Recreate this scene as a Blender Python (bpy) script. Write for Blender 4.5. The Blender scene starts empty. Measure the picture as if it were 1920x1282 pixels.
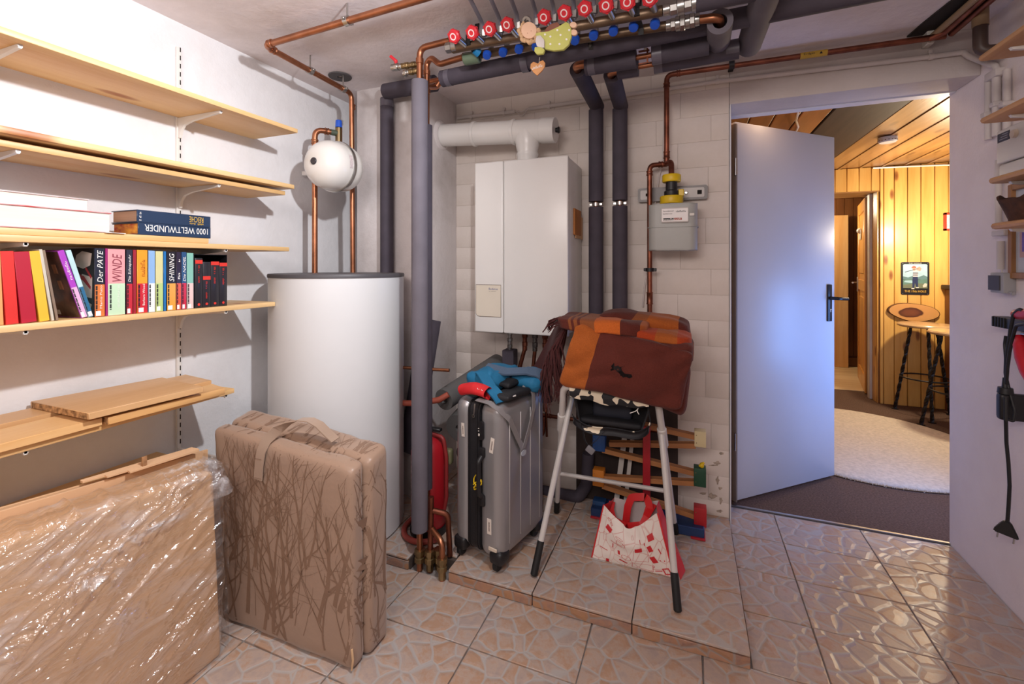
import bpy, bmesh, math, random
from mathutils import Vector, Matrix, noise
random.seed(11)
PI = math.pi
scene = bpy.context.scene
COL = scene.collection

# ------------------------------------------------------------------ camera, world, lights, exposure
CAM_H = 1.25
YAW = math.atan2(0.3657, 0.9307)
cam_data = bpy.data.cameras.new('camera')
cam_data.sensor_width = 36.0
cam_data.lens = 845.0 / 1920.0 * 36.0
cam_data.shift_y = -(641.0 - 497.0) / 1920.0
cam_data.clip_start = 0.02
cam = bpy.data.objects.new('camera', cam_data)
cam.location = (0, 0, CAM_H)
cam.rotation_euler = (PI / 2, 0, YAW)
COL.objects.link(cam)
scene.camera = cam

world = bpy.data.worlds.new('world')
scene.world = world
world.use_nodes = True
world.node_tree.nodes['Background'].inputs[0].default_value = (1.0, 0.84, 0.75, 1)
world.node_tree.nodes['Background'].inputs[1].default_value = 0.34

def lamp(name, kind, loc, power, color, size=0.1, target=None, size_y=None, spot=None, blend=0.3):
    d = bpy.data.lights.new(name, kind)
    d.energy = power
    d.color = color
    if kind == 'AREA':
        d.shape = 'RECTANGLE'
        d.size = size
        d.size_y = size_y or size
    else:
        d.shadow_soft_size = size
    if kind == 'SPOT':
        d.spot_size = spot
        d.spot_blend = blend
    o = bpy.data.objects.new(name, d)
    o.location = loc
    if target is not None:
        o.rotation_euler = (Vector(target) - Vector(loc)).to_track_quat('-Z', 'Y').to_euler()
    COL.objects.link(o)
    return o

# work lamp hung under the cellar ceiling just above the frame, turned to the shelves
lamp('shelf_work_lamp', 'SPOT', (-0.30, 0.85, 2.00), 76, (0.97, 0.975, 1.0), 0.025, (-1.87, 0.72, 1.15), spot=math.radians(156), blend=1.0)
# soft fill light added behind the camera to lift the back wall
lamp('fill_behind', 'AREA', (-0.35, -0.75, 2.05), 27, (1.0, 0.90, 0.86), 1.2, (-0.1, 2.4, 1.55), 0.6)
# hall beyond the door: daylight window to the right, warm ceiling spots
lamp('hall_window', 'AREA', (1.50, 2.93, 0.78), 9, (0.16, 0.38, 1.0), 0.35, (0.75, 3.12, 0.72), 0.7)
lamp('hall_warm_lamp', 'POINT', (1.85, 4.30, 1.55), 46, (1.0, 0.83, 0.58), 0.05)
lamp('hall_warm_spot', 'POINT', (0.34, 2.74, 2.09), 1.6, (1.0, 0.70, 0.42), 0.03)
lamp('far_room_lamp', 'POINT', (1.15, 6.0, 1.9), 26, (1.0, 0.85, 0.6), 0.08)

vs = scene.view_settings
vs.view_transform = 'Standard'
vs.look = 'None'
vs.exposure = 0.2
vs.gamma = 1.0
vs.use_curve_mapping = False
scene.display_settings.display_device = 'sRGB'

# ------------------------------------------------------------------ helpers
FX, CX0, CY0, CC, SS = 845.0, 960.0, 497.0, 0.9307, 0.3657

def at(u, v, x=None, y=None, z=None, d=None):
    """world point seen at a photo pixel, at a known real plane (x, y or z) or depth d"""
    a = (u - CX0) / FX
    b = (CY0 - v) / FX
    X, Y = CC * a - SS, SS * a + CC
    if x is not None: d = x / X
    elif y is not None: d = y / Y
    elif z is not None: d = (z - CAM_H) / b
    return Vector((X * d, Y * d, CAM_H + b * d))

def lin(h):
    if isinstance(h, str):
        h = h.lstrip('#')
        c = [int(h[i:i + 2], 16) / 255 for i in (0, 2, 4)]
    else:
        c = list(h)
    return tuple((x / 12.92 if x <= 0.04045 else ((x + 0.055) / 1.055) ** 2.4) for x in c) + (1.0,)

def newbm():
    return bmesh.new()

def _m(M):
    return M if M is not None else Matrix.Identity(4)

def box(bm, c, s, bev=0.0, seg=1, M=None):
    r = bmesh.ops.create_cube(bm, size=1.0, matrix=_m(M) @ Matrix.Translation(c) @ Matrix.Diagonal((s[0], s[1], s[2], 1)))
    vs_ = r['verts']
    if bev > 0:
        es = list({e for v in vs_ for e in v.link_edges})
        bmesh.ops.bevel(bm, geom=es, offset=bev, segments=seg, profile=0.5, affect='EDGES')
    return bm

def bx(bm, x0, x1, y0, y1, z0, z1, bev=0.0, seg=1, M=None):
    return box(bm, ((x0 + x1) / 2, (y0 + y1) / 2, (z0 + z1) / 2), (abs(x1 - x0), abs(y1 - y0), abs(z1 - z0)), bev, seg, M)

def hexa(bm, p):
    """box from 8 corners: 4 bottom (ccw from above), 4 top"""
    v = [bm.verts.new(q) for q in p]
    for f in ((3, 2, 1, 0), (4, 5, 6, 7), (0, 1, 5, 4), (1, 2, 6, 5), (2, 3, 7, 6), (3, 0, 4, 7)):
        bm.faces.new([v[i] for i in f])
    return v

def bend_path(pts, r, seg=5):
    pts = [Vector(p) for p in pts]
    if r <= 0 or len(pts) < 3:
        return pts
    out = [pts[0]]
    for i in range(1, len(pts) - 1):
        a, b, c = pts[i - 1], pts[i], pts[i + 1]
        d1, d2 = (a - b), (c - b)
        l1, l2 = d1.length, d2.length
        if l1 < 1e-6 or l2 < 1e-6:
            continue
        d1 /= l1; d2 /= l2
        ang = math.acos(max(-1, min(1, d1.dot(d2))))
        if ang > PI - 0.05:
            out.append(b); continue
        t = min(r / math.tan(ang / 2), l1 * 0.49, l2 * 0.49)
        p, q = b + d1 * t, b + d2 * t
        for k in range(seg + 1):
            s = k / seg
            out.append((1 - s) ** 2 * p + 2 * s * (1 - s) * b + s * s * q)
    out.append(pts[-1])
    return out

def tube(bm, pts, r, n=10, bend=0.0, cap=True, bseg=5, flat=None):
    """round bar along a path; r is a number or one radius per path point; flat=(w,h) sweeps a flat strap"""
    path = bend_path(pts, bend, bseg)
    m = len(path)
    tan = []
    for i in range(m):
        if i == 0: t = path[1] - path[0]
        elif i == m - 1: t = path[-1] - path[-2]
        else: t = (path[i + 1] - path[i]).normalized() + (path[i] - path[i - 1]).normalized()
        tan.append(t.normalized())
    t0 = tan[0]
    ref = Vector((0, 0, 1)) if abs(t0.z) < 0.9 else Vector((1, 0, 0))
    nrm = (ref - t0 * ref.dot(t0)).normalized()
    rings = []
    for i in range(m):
        t = tan[i]
        nrm = (nrm - t * nrm.dot(t)).normalized()
        bn = t.cross(nrm)
        rr = r[min(i, len(r) - 1)] if isinstance(r, (list, tuple)) else r
        ring = []
        for k in range(n):
            a = 2 * PI * k / n
            if flat:
                ring.append(bm.verts.new(path[i] + bn * (flat[0] / 2 * (1 if math.cos(a) > 0 else -1) * min(1, abs(math.cos(a)) * 1.4)) + nrm * (flat[1] / 2 * math.sin(a))))
            else:
                ring.append(bm.verts.new(path[i] + (nrm * math.cos(a) + bn * math.sin(a)) * rr))
        rings.append(ring)
    for i in range(m - 1):
        for k in range(n):
            bm.faces.new((rings[i][k], rings[i][(k + 1) % n], rings[i + 1][(k + 1) % n], rings[i + 1][k]))
    if cap:
        bm.faces.new(list(reversed(rings[0])))
        bm.faces.new(rings[-1])
    return bm

def strap(bm, pts, w, t, side, bend=0.0):
    """flat band of width w along `side`, thickness t"""
    path = bend_path(pts, bend)
    sides = [Vector(q).normalized() for q in side] if isinstance(side, list) else None
    side = None if sides else Vector(side).normalized()
    rings = []
    m = len(path)
    for i in range(m):
        if sides: side = sides[i]
        tt = (path[min(i + 1, m - 1)] - path[max(i - 1, 0)]).normalized()
        sd = (side - tt * side.dot(tt)).normalized()
        up = tt.cross(sd)
        rings.append([bm.verts.new(path[i] + sd * (w / 2 * a) + up * (t / 2 * b)) for a, b in ((-1, -1), (1, -1), (1, 1), (-1, 1))])
    for i in range(m - 1):
        for k in range(4):
            bm.faces.new((rings[i][k], rings[i][(k + 1) % 4], rings[i + 1][(k + 1) % 4], rings[i + 1][k]))
    bm.faces.new(list(reversed(rings[0])))
    bm.faces.new(rings[-1])
    return bm

def axis_frame(p0, p1):
    p0, p1 = Vector(p0), Vector(p1)
    z = (p1 - p0).normalized()
    ref = Vector((0, 0, 1)) if abs(z.z) < 0.9 else Vector((0, 1, 0))
    x = (ref - z * ref.dot(z)).normalized()
    y = z.cross(x)
    M = Matrix((x, y, z)).transposed().to_4x4()
    M.translation = p0
    return M

def frame(o, xd, yd):
    x = Vector(xd).normalized()
    y = Vector(yd)
    y = (y - x * y.dot(x)).normalized()
    z = x.cross(y)
    M = Matrix((x, y, z)).transposed().to_4x4()
    M.translation = Vector(o)
    return M

def lathe(bm, prof, M=None, n=20):
    """revolve (radius, height) pairs about local Z; a closed solid if it starts and ends at radius 0"""
    M = _m(M)
    rings = []
    for (r, z) in prof:
        if r < 1e-6:
            rings.append([bm.verts.new(M @ Vector((0, 0, z)))])
        else:
            rings.append([bm.verts.new(M @ Vector((r * math.cos(2 * PI * k / n), r * math.sin(2 * PI * k / n), z))) for k in range(n)])
    for a, b in zip(rings[:-1], rings[1:]):
        for k in range(n):
            k2 = (k + 1) % n
            if len(a) == 1 and len(b) == 1: continue
            if len(a) == 1: bm.faces.new((a[0], b[k2], b[k]))
            elif len(b) == 1: bm.faces.new((a[k], a[k2], b[0]))
            else: bm.faces.new((a[k], a[k2], b[k2], b[k]))
    return bm

def htube(bm, p0, p1, ro, ri, n=20):
    """pipe wall with an open bore"""
    L = (Vector(p1) - Vector(p0)).length
    M = axis_frame(p0, p1)
    prof = [(ri, 0), (ro, 0), (ro, L), (ri, L), (ri, 0)]
    rings = [[bm.verts.new(M @ Vector((r * math.cos(2 * PI * k / n), r * math.sin(2 * PI * k / n), z))) for k in range(n)] for r, z in prof[:4]]
    for i in range(4):
        a, b = rings[i], rings[(i + 1) % 4]
        for k in range(n):
            bm.faces.new((a[k], a[(k + 1) % n], b[(k + 1) % n], b[k]))
    return bm

def cyl(bm, p0, p1, r, n=16, r2=None, bev=0.0):
    r2 = r if r2 is None else r2
    L = (Vector(p1) - Vector(p0)).length
    if bev > 0:
        prof = [(0, 0), (r - bev, 0), (r, bev), (r2, L - bev), (r2 - bev, L), (0, L)]
    else:
        prof = [(0, 0), (r, 0), (r2, L), (0, L)]
    return lathe(bm, prof, axis_frame(p0, p1), n)

def ball(bm, c, r, n=12, M=None, s=(1, 1, 1)):
    T = _m(M) @ Matrix.Translation(c) @ Matrix.Diagonal((s[0], s[1], s[2], 1))
    bmesh.ops.create_uvsphere(bm, u_segments=n, v_segments=max(6, n // 2 + 2), radius=r, matrix=T)
    return bm

def prism(bm, pts, t, M=None):
    """extrude a 2-D outline (ccw) along local z from 0 to t"""
    M = _m(M)
    a = [bm.verts.new(M @ Vector((p[0], p[1], 0))) for p in pts]
    b = [bm.verts.new(M @ Vector((p[0], p[1], t))) for p in pts]
    n = len(pts)
    bm.faces.new(list(reversed(a)))
    bm.faces.new(b)
    for k in range(n):
        bm.faces.new((a[k], a[(k + 1) % n], b[(k + 1) % n], b[k]))
    return bm

def rrect(w, h, r, seg=4, cx=0.0, cy=0.0):
    out = []
    for (sx, sy, a0) in ((1, -1, -PI / 2), (1, 1, 0), (-1, 1, PI / 2), (-1, -1, PI)):
        for k in range(seg + 1):
            a = a0 + (PI / 2) * k / seg
            out.append((cx + sx * (w / 2 - r) + r * math.cos(a), cy + sy * (h / 2 - r) + r * math.sin(a)))
    return out

def sheet(bm, nu, nv, f, closed_u=False, thick=0.0):
    """grid surface f(s, t); thick > 0 gives it a back"""
    uvl = bm.loops.layers.uv.verify()
    def layer(off):
        g = []
        for j in range(nv + 1):
            row = []
            for i in range(nu if closed_u else nu + 1):
                s, t = i / nu, j / nv
                p = Vector(f(s, t))
                if off:
                    e = 1e-3
                    du = Vector(f(s + e if s < 1 - e else s, t)) - Vector(f(s if s < 1 - e else s - e, t))
                    dv = Vector(f(s, t + e if t < 1 - e else t)) - Vector(f(s, t if t < 1 - e else t - e))
                    nn = du.cross(dv)
                    if nn.length > 1e-12: p = p - nn.normalized() * off
                row.append(bm.verts.new(p))
            g.append(row)
        return g
    def skin(g, flip):
        for j in range(nv):
            w = len(g[0])
            for i in range(nu):
                q = [g[j][i], g[j][(i + 1) % w], g[j + 1][(i + 1) % w], g[j + 1][i]]
                uv = [(i / nu, j / nv), ((i + 1) / nu, j / nv), ((i + 1) / nu, (j + 1) / nv), (i / nu, (j + 1) / nv)]
                if flip: q.reverse(); uv.reverse()
                fc = bm.faces.new(q)
                for lp, c in zip(fc.loops, uv): lp[uvl].uv = c
    g = layer(0)
    skin(g, False)
    if thick > 0:
        h = layer(thick)
        skin(h, True)
        w = len(g[0])
        rng = range(nu)
        for j in (0, nv):
            for i in rng:
                q = [g[j][(i + 1) % w], g[j][i], h[j][i], h[j][(i + 1) % w]]
                if j: q.reverse()
                bm.faces.new(q)
        if not closed_u:
            for j in range(nv):
                bm.faces.new([g[j][0], g[j + 1][0], h[j + 1][0], h[j][0]])
                bm.faces.new([g[j + 1][nu], g[j][nu], h[j][nu], h[j + 1][nu]])
    return bm

WM = {}   # world matrix of every object built here

def wm(o):
    return WM.get(o.name, Matrix.Identity(4))

def obj(name, bm, m, parent=None, angle=40, loc=None):
    """link the bmesh (world coordinates) as one mesh object; a top-level one gets its origin at its base"""
    bmesh.ops.recalc_face_normals(bm, faces=bm.faces)
    me = bpy.data.meshes.new(name)
    if parent is None:
        if loc is None:
            xs = [v.co.x for v in bm.verts]; ys = [v.co.y for v in bm.verts]; zs = [v.co.z for v in bm.verts]
            loc = ((min(xs) + max(xs)) / 2, (min(ys) + max(ys)) / 2, min(zs))
        W = Matrix.Translation(Vector(loc))
    else:
        W = wm(parent)
    bmesh.ops.transform(bm, matrix=W.inverted(), verts=bm.verts)
    bm.to_mesh(me)
    bm.free()
    me.materials.append(m)
    for p in me.polygons: p.use_smooth = True
    me.set_sharp_from_angle(angle=math.radians(angle))
    o = bpy.data.objects.new(name, me)
    COL.objects.link(o)
    if parent is None:
        o.matrix_basis = W
    else:
        o.parent = parent
    WM[o.name] = W.copy()
    return o

def thing(name, label, cat, loc=(0, 0, 0), rot=0.0, group=None):
    o = bpy.data.objects.new(name, None)
    o.empty_display_size = 0.05
    W = Matrix.Translation(Vector(loc)) @ Matrix.Rotation(rot, 4, 'Z')
    o.matrix_basis = W
    COL.objects.link(o)
    WM[o.name] = W
    return tag(o, label, cat, group)

def tag(o, label, cat, group=None, kind=None):
    o['label'] = label
    o['category'] = cat
    if group: o['group'] = group
    if kind: o['kind'] = kind
    return o

def struct(name, bm, m, parent=None, loc=(0, 0, 0), label=None):
    o = obj(name, bm, m, parent, loc=loc)
    if parent is None: o['kind'] = 'structure'
    if label: o['label'] = label
    return o

def piece(name, me, parent, loc=(0, 0, 0), rot=0.0, W=None):
    """an instance of shared mesh data as a part (world placement)"""
    o = bpy.data.objects.new(name, me)
    COL.objects.link(o)
    T = W if W is not None else Matrix.Translation(Vector(loc)) @ Matrix.Rotation(rot, 4, 'Z')
    o.parent = parent
    o.matrix_basis = wm(parent).inverted() @ T
    WM[o.name] = T
    return o

def meshdata(name, bm, m, angle=40):
    bmesh.ops.recalc_face_normals(bm, faces=bm.faces)
    me = bpy.data.meshes.new(name)
    bm.to_mesh(me); bm.free()
    me.materials.append(m)
    for p in me.polygons: p.use_smooth = True
    me.set_sharp_from_angle(angle=math.radians(angle))
    return me

def dup(root, M, label=None, first_free=None):
    """copy of a thing with copies of its parts and sub-parts, moved by M (world)"""
    r = root.copy(); COL.objects.link(r)
    W = M @ wm(root)
    r.matrix_basis = W; WM[r.name] = W
    if label: r['label'] = label
    for ch in list(root.children):
        c = ch.copy(); COL.objects.link(c); c.parent = r; WM[c.name] = M @ wm(ch)
        for g in list(ch.children):
            d = g.copy(); COL.objects.link(d); d.parent = c; WM[d.name] = M @ wm(g)
    return r

def lettering(name, s, M, w, h, m, parent, depth=0.0006, shear=0.0, serif=False, mirror=False, spacing=1.0):
    """text as a thin mesh fitted into a w x h field, lower left corner at M's origin, x right, y up"""
    cu = bpy.data.curves.new(name, 'FONT')
    cu.body = s
    cu.shear = shear
    cu.space_character = spacing
    cu.resolution_u = 2
    tmp = bpy.data.objects.new(name + '_tmp', cu)
    me0 = bpy.data.meshes.new_from_object(tmp)
    bm = newbm(); bm.from_mesh(me0)
    bpy.data.objects.remove(tmp); bpy.data.curves.remove(cu); bpy.data.meshes.remove(me0)
    if not bm.verts:
        bm.free(); return None
    xs = [v.co.x for v in bm.verts]; ys = [v.co.y for v in bm.verts]
    x0, x1, y0, y1 = min(xs), max(xs), min(ys), max(ys)
    for v in bm.verts:
        v.co = Vector(((v.co.x - x0) / (x1 - x0) * w, (v.co.y - y0) / (y1 - y0) * h, depth))
    bmesh.ops.transform(bm, matrix=M, verts=bm.verts)
    return obj(name, bm, m, parent)

def marks(name, n, M, w, h, m, parent, depth=0.0006):
    """print too small to read in the photo: a row of tiny uneven strokes"""
    r = random.Random(n * 31 + len(name))
    bm = newbm()
    step = w / n
    for k in range(n):
        if r.random() < 0.13: continue
        a, b = k * step, k * step + step * 0.74
        hh = h * r.choice((0.7, 0.7, 1.0))
        for (x0, x1, y0, y1) in ((a, a + step * 0.2, 0, hh), (a + step * 0.2, b, 0, hh * 0.2) if r.random() < 0.5 else (a + step * 0.2, b, hh * 0.8, hh), (b - step * 0.2, b, 0, hh * r.uniform(0.4, 1))):
            prism(bm, [(x0, y0), (x1, y0), (x1, y1), (x0, y1)], depth, M)
    o = obj(name, bm, m, parent)
    o['kind'] = 'stuff'
    return o

# ------------------------------------------------------------------ materials
MATS = {}

def _nt(name):
    m = bpy.data.materials.new(name)
    m.use_nodes = True
    nt = m.node_tree
    return m, nt, nt.nodes['Principled BSDF']

def N(nt, t, **kw):
    n = nt.nodes.new(t)
    for k, v in kw.items():
        if k.startswith('i_'):
            n.inputs[k[2:]].default_value = v
        elif k.startswith('n_'):
            n.inputs[int(k[2:])].default_value = v
        else:
            setattr(n, k, v)
    return n

def ramp(nt, stops, interp='LINEAR'):
    r = nt.nodes.new('ShaderNodeValToRGB')
    r.color_ramp.interpolation = interp
    el = r.color_ramp.elements
    while len(el) < len(stops): el.new(0.5)
    for e, (p, c) in zip(el, stops):
        e.position = p
        e.color = lin(c) if isinstance(c, str) else c
    return r

def coords(nt, scale=(1, 1, 1), random_shift=0.0, kind='Object'):
    tc = N(nt, 'ShaderNodeTexCoord')
    mp = N(nt, 'ShaderNodeMapping')
    mp.inputs['Scale'].default_value = scale
    nt.links.new(tc.outputs[kind], mp.inputs['Vector'])
    if random_shift:
        oi = N(nt, 'ShaderNodeObjectInfo')
        mu = N(nt, 'ShaderNodeVectorMath', operation='SCALE')
        mu.inputs[0].default_value = (7.3, 3.1, 5.7)
        nt.links.new(oi.outputs['Random'], mu.inputs['Scale'])
        m2 = N(nt, 'ShaderNodeVectorMath', operation='SCALE'); m2.inputs['Scale'].default_value = random_shift
        nt.links.new(mu.outputs[0], m2.inputs[0])
        nt.links.new(m2.outputs[0], mp.inputs['Location'])
    return mp

def mat(name, col, rough=0.5, metal=0.0, var=0.12, vscale=6.0, bump=0.0, bscale=60.0, spec=0.5, coat=0.0, sheen=0.0, stain=None, stretch=(1, 1, 1)):
    """one base colour with mild noise variation and fine relief"""
    if name in MATS: return MATS[name]
    m, nt, b = _nt(name)
    b.inputs['Roughness'].default_value = rough
    b.inputs['Metallic'].default_value = metal
    b.inputs['Specular IOR Level'].default_value = spec
    b.inputs['Coat Weight'].default_value = coat
    b.inputs['Coat Roughness'].default_value = 0.15
    if sheen:
        b.inputs['Sheen Weight'].default_value = sheen
    c = lin(col)
    mp = coords(nt, stretch)
    nz = N(nt, 'ShaderNodeTexNoise', i_Scale=vscale, i_Detail=5.0)
    nt.links.new(mp.outputs[0], nz.inputs['Vector'])
    dark = stain and lin(stain) or tuple(x * (1 - var) for x in c[:3]) + (1,)
    light = tuple(min(1, x * (1 + var * 0.6)) for x in c[:3]) + (1,)
    r = ramp(nt, [(0.32, dark), (0.68, light)])
    nt.links.new(nz.outputs['Fac'], r.inputs[0])
    nt.links.new(r.outputs[0], b.inputs['Base Color'])
    if bump:
        n2 = N(nt, 'ShaderNodeTexNoise', i_Scale=bscale, i_Detail=4.0)
        nt.links.new(mp.outputs[0], n2.inputs['Vector'])
        bp = N(nt, 'ShaderNodeBump', i_Strength=bump, i_Distance=0.004)
        nt.links.new(n2.outputs['Fac'], bp.inputs['Height'])
        nt.links.new(bp.outputs[0], b.inputs['Normal'])
    MATS[name] = m
    return m

def plaster(name, col, dirt, rough=0.85, bump=0.45, dirt_amt=0.35, fine=95.0):
    m, nt, b = _nt(name)
    b.inputs['Roughness'].default_value = rough
    b.inputs['Specular IOR Level'].default_value = 0.25
    mp = coords(nt)
    n1 = N(nt, 'ShaderNodeTexNoise', i_Scale=2.6, i_Detail=8.0, i_Roughness=0.62)
    n2 = N(nt, 'ShaderNodeTexNoise', i_Scale=22.0, i_Detail=6.0)
    n3 = N(nt, 'ShaderNodeTexNoise', i_Scale=fine, i_Detail=3.0)
    vo = N(nt, 'ShaderNodeTexVoronoi', i_Scale=13.0)
    for n in (n1, n2, n3, vo): nt.links.new(mp.outputs[0], n.inputs['Vector'])
    r1 = ramp(nt, [(0.42, (0, 0, 0, 1)), (0.78, (dirt_amt,) * 3 + (1,))])
    nt.links.new(n1.outputs['Fac'], r1.inputs[0])
    mx = N(nt, 'ShaderNodeMix', data_type='RGBA')
    mx.inputs[6].default_value = lin(col); mx.inputs[7].default_value = lin(dirt)
    nt.links.new(r1.outputs[0], mx.inputs[0])
    # few dark specks
    r2 = ramp(nt, [(0.0, (0.55, 0.52, 0.5, 1)), (0.025, (1, 1, 1, 1))])
    nt.links.new(vo.outputs['Distance'], r2.inputs[0])
    mm = N(nt, 'ShaderNodeMix', data_type='RGBA', blend_type='MULTIPLY'); mm.inputs[0].default_value = 0.6
    nt.links.new(mx.outputs[2], mm.inputs[6]); nt.links.new(r2.outputs[0], mm.inputs[7])
    nt.links.new(mm.outputs[2], b.inputs['Base Color'])
    ad = N(nt, 'ShaderNodeMath', operation='MULTIPLY_ADD'); ad.inputs[1].default_value = 0.35
    nt.links.new(n3.outputs['Fac'], ad.inputs[0]); nt.links.new(n2.outputs['Fac'], ad.inputs[2])
    bp = N(nt, 'ShaderNodeBump', i_Strength=bump, i_Distance=0.006)
    nt.links.new(ad.outputs[0], bp.inputs['Height'])
    nt.links.new(bp.outputs[0], b.inputs['Normal'])
    return m

def wood(name, light, dark, axis='y', ring=26.0, rough=0.45, knots=True, coat=0.0, vary=0.25, bump=0.08, knot_col=None, knot_scale=4.0, flat=None):
    """grain runs along `axis` of the object; every object gets its own stretch of grain"""
    m, nt, b = _nt(name)
    b.inputs['Roughness'].default_value = rough
    b.inputs['Coat Weight'].default_value = coat
    b.inputs['Coat Roughness'].default_value = 0.2
    lo = 0.09
    sc = {'x': (lo, 1, 1), 'y': (1, lo, 1), 'z': (1, 1, lo)}[axis]
    mp = coords(nt, sc, 1.0)
    big = N(nt, 'ShaderNodeTexNoise', i_Scale=ring * 0.35, i_Detail=2.0, i_Distortion=0.6)
    fine = N(nt, 'ShaderNodeTexNoise', i_Scale=ring * 5.0, i_Detail=3.0)
    nt.links.new(mp.outputs[0], big.inputs['Vector']); nt.links.new(mp.outputs[0], fine.inputs['Vector'])
    mulr = N(nt, 'ShaderNodeMath', operation='MULTIPLY'); mulr.inputs[1].default_value = 5.0
    fr = N(nt, 'ShaderNodeMath', operation='PINGPONG'); fr.inputs[1].default_value = 1.0
    nt.links.new(big.outputs['Fac'], mulr.inputs[0]); nt.links.new(mulr.outputs[0], fr.inputs[0])
    mixf = N(nt, 'ShaderNodeMath', operation='MULTIPLY_ADD'); mixf.inputs[1].default_value = 0.5
    nt.links.new(fine.outputs['Fac'], mixf.inputs[0])
    half = N(nt, 'ShaderNodeMath', operation='MULTIPLY'); half.inputs[1].default_value = 0.55
    nt.links.new(fr.outputs[0], half.inputs[0]); nt.links.new(half.outputs[0], mixf.inputs[2])
    r = ramp(nt, [(0.15, light), (0.95, dark)])
    nt.links.new(mixf.outputs[0], r.inputs[0])
    col = r.outputs[0]
    if knots:
        ks = list({'x': (0.35, 1, 1), 'y': (1, 0.35, 1), 'z': (1, 1, 0.35)}[axis])
        mk = coords(nt, tuple(ks), 1.0)
        vo = N(nt, 'ShaderNodeTexVoronoi', i_Scale=knot_scale, i_Randomness=1.0)
        if flat:                                # boards are thin: knots run through the thickness
            vo.voronoi_dimensions = '2D'
            sx = N(nt, 'ShaderNodeSeparateXYZ'); cx = N(nt, 'ShaderNodeCombineXYZ')
            nt.links.new(mk.outputs[0], sx.inputs[0])
            a_, b_ = [i for i in range(3) if i != 'xyz'.index(flat)]
            nt.links.new(sx.outputs[a_], cx.inputs[0]); nt.links.new(sx.outputs[b_], cx.inputs[1])
            nt.links.new(cx.outputs[0], vo.inputs['Vector'])
        else:
            nt.links.new(mk.outputs[0], vo.inputs['Vector'])
        rk = ramp(nt, [(0.0, (1, 1, 1, 1)), (0.055, (0.75, 0.75, 0.75, 1)), (0.10, (0, 0, 0, 1))])
        nt.links.new(vo.outputs['Distance'], rk.inputs[0])
        mx = N(nt, 'ShaderNodeMix', data_type='RGBA')
        nt.links.new(rk.outputs[0], mx.inputs[0]); nt.links.new(col, mx.inputs[6])
        mx.inputs[7].default_value = lin(knot_col or dark)
        col = mx.outputs[2]
    oi = N(nt, 'ShaderNodeObjectInfo')
    mr = N(nt, 'ShaderNodeMapRange'); mr.inputs[3].default_value = 1 - vary; mr.inputs[4].default_value = 1 + vary * 0.35
    nt.links.new(oi.outputs['Random'], mr.inputs[0])
    hs = N(nt, 'ShaderNodeHueSaturation')
    nt.links.new(mr.outputs[0], hs.inputs['Value']); nt.links.new(col, hs.inputs['Color'])
    nt.links.new(hs.outputs[0], b.inputs['Base Color'])
    bp = N(nt, 'ShaderNodeBump', i_Strength=bump, i_Distance=0.003)
    nt.links.new(fine.outputs['Fac'], bp.inputs['Height']); nt.links.new(bp.outputs[0], b.inputs['Normal'])
    return m
# ================================================================== shared materials
LWX, BWY, RWX, CZ = -1.87, 2.37, 1.09, 2.205
M_wall_left = plaster('wall_white', '#ebebee', '#bdb6b2', dirt_amt=0.35)
M_wall_back = plaster('wall_back_paint', '#e6dcd5', '#c9baaa', dirt_amt=0.45, bump=0.35)
M_wall_right = plaster('wall_right_paint', '#efe4e2', '#cfc0be', dirt_amt=0.35)
M_pillar = plaster('pillar_paint', '#e2dcdc', '#9c9088', dirt_amt=0.62, bump=0.6)
M_ceiling = plaster('ceiling_paint', '#f0e8ea', '#bdb0ab', dirt_amt=0.5, bump=0.4)
M_trim = mat('white_trim', '#dfe0e8', 0.45, var=0.05)
M_grout = mat('grout', '#8d8683', 0.9, var=0.2, vscale=30)
M_white = mat('white_enamel', '#e9e7e4', 0.28, var=0.03, vscale=3)
M_offwhite = mat('offwhite_plastic', '#dcd6ce', 0.45, var=0.05)
M_copper = mat('copper', '#b37859', 0.38, 1.0, var=0.30, vscale=14)
M_copper_dark = mat('copper_dull', '#8d5745', 0.46, 1.0, var=0.4, vscale=16)
M_brass = mat('brass', '#97825f', 0.42, 1.0, var=0.35, vscale=20)
M_steel = mat('steel', '#b9b7b4', 0.3, 1.0, var=0.12, vscale=20)
M_foam_d = mat('pipe_foam_dark', '#4c4650', 0.75, var=0.14, vscale=14, bump=0.10, bscale=160, spec=0.3)
M_foam_l = mat('pipe_foam_grey', '#69646d', 0.75, var=0.10, vscale=10, bump=0.10, bscale=160, spec=0.3)
M_foam_tape = mat('foam_tape', '#625d68', 0.35, var=0.08)
M_black = mat('black_plastic', '#19181b', 0.45, var=0.15)
M_rubber = mat('black_rubber', '#141416', 0.6, var=0.1)
M_red = mat('red_plastic', '#d22a36', 0.35, var=0.1)
M_blue = mat('blue_plastic', '#2458c8', 0.35, var=0.1)
M_yellow = mat('yellow_plastic', '#e2bd12', 0.4, var=0.1)
M_darkgap = mat('dark_gap', '#241d1b', 0.9)
M_pine = wood('pine_shelf', '#f3d09a', '#dcaa68', 'y', 24, 0.42, vary=0.06, knot_col='#a9622f', knot_scale=4.0, flat='z')
M_pine_z = wood('pine_panel', '#e6b768', '#cb9448', 'z', 16, 0.38, vary=0.18, coat=0.25, knot_col='#7a3f14', knot_scale=5.0, flat='y')
M_pine_ceil = wood('pine_ceiling', '#ad7d4a', '#7f5228', 'y', 18, 0.34, vary=0.3, coat=0.35, knot_col='#5b3014', knot_scale=4.0, flat='z', bump=0.2)
M_red_ceil = wood('reddish_ceiling', '#a9643a', '#7c4426', 'y', 18, 0.35, vary=0.3, coat=0.3)
M_dark_beam = wood('dark_beam', '#453329', '#2c201b', 'y', 20, 0.6, vary=0.1)
M_brown_panel = wood('brown_panel', '#8a5428', '#5e3415', 'z', 18, 0.5, vary=0.25)

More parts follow.
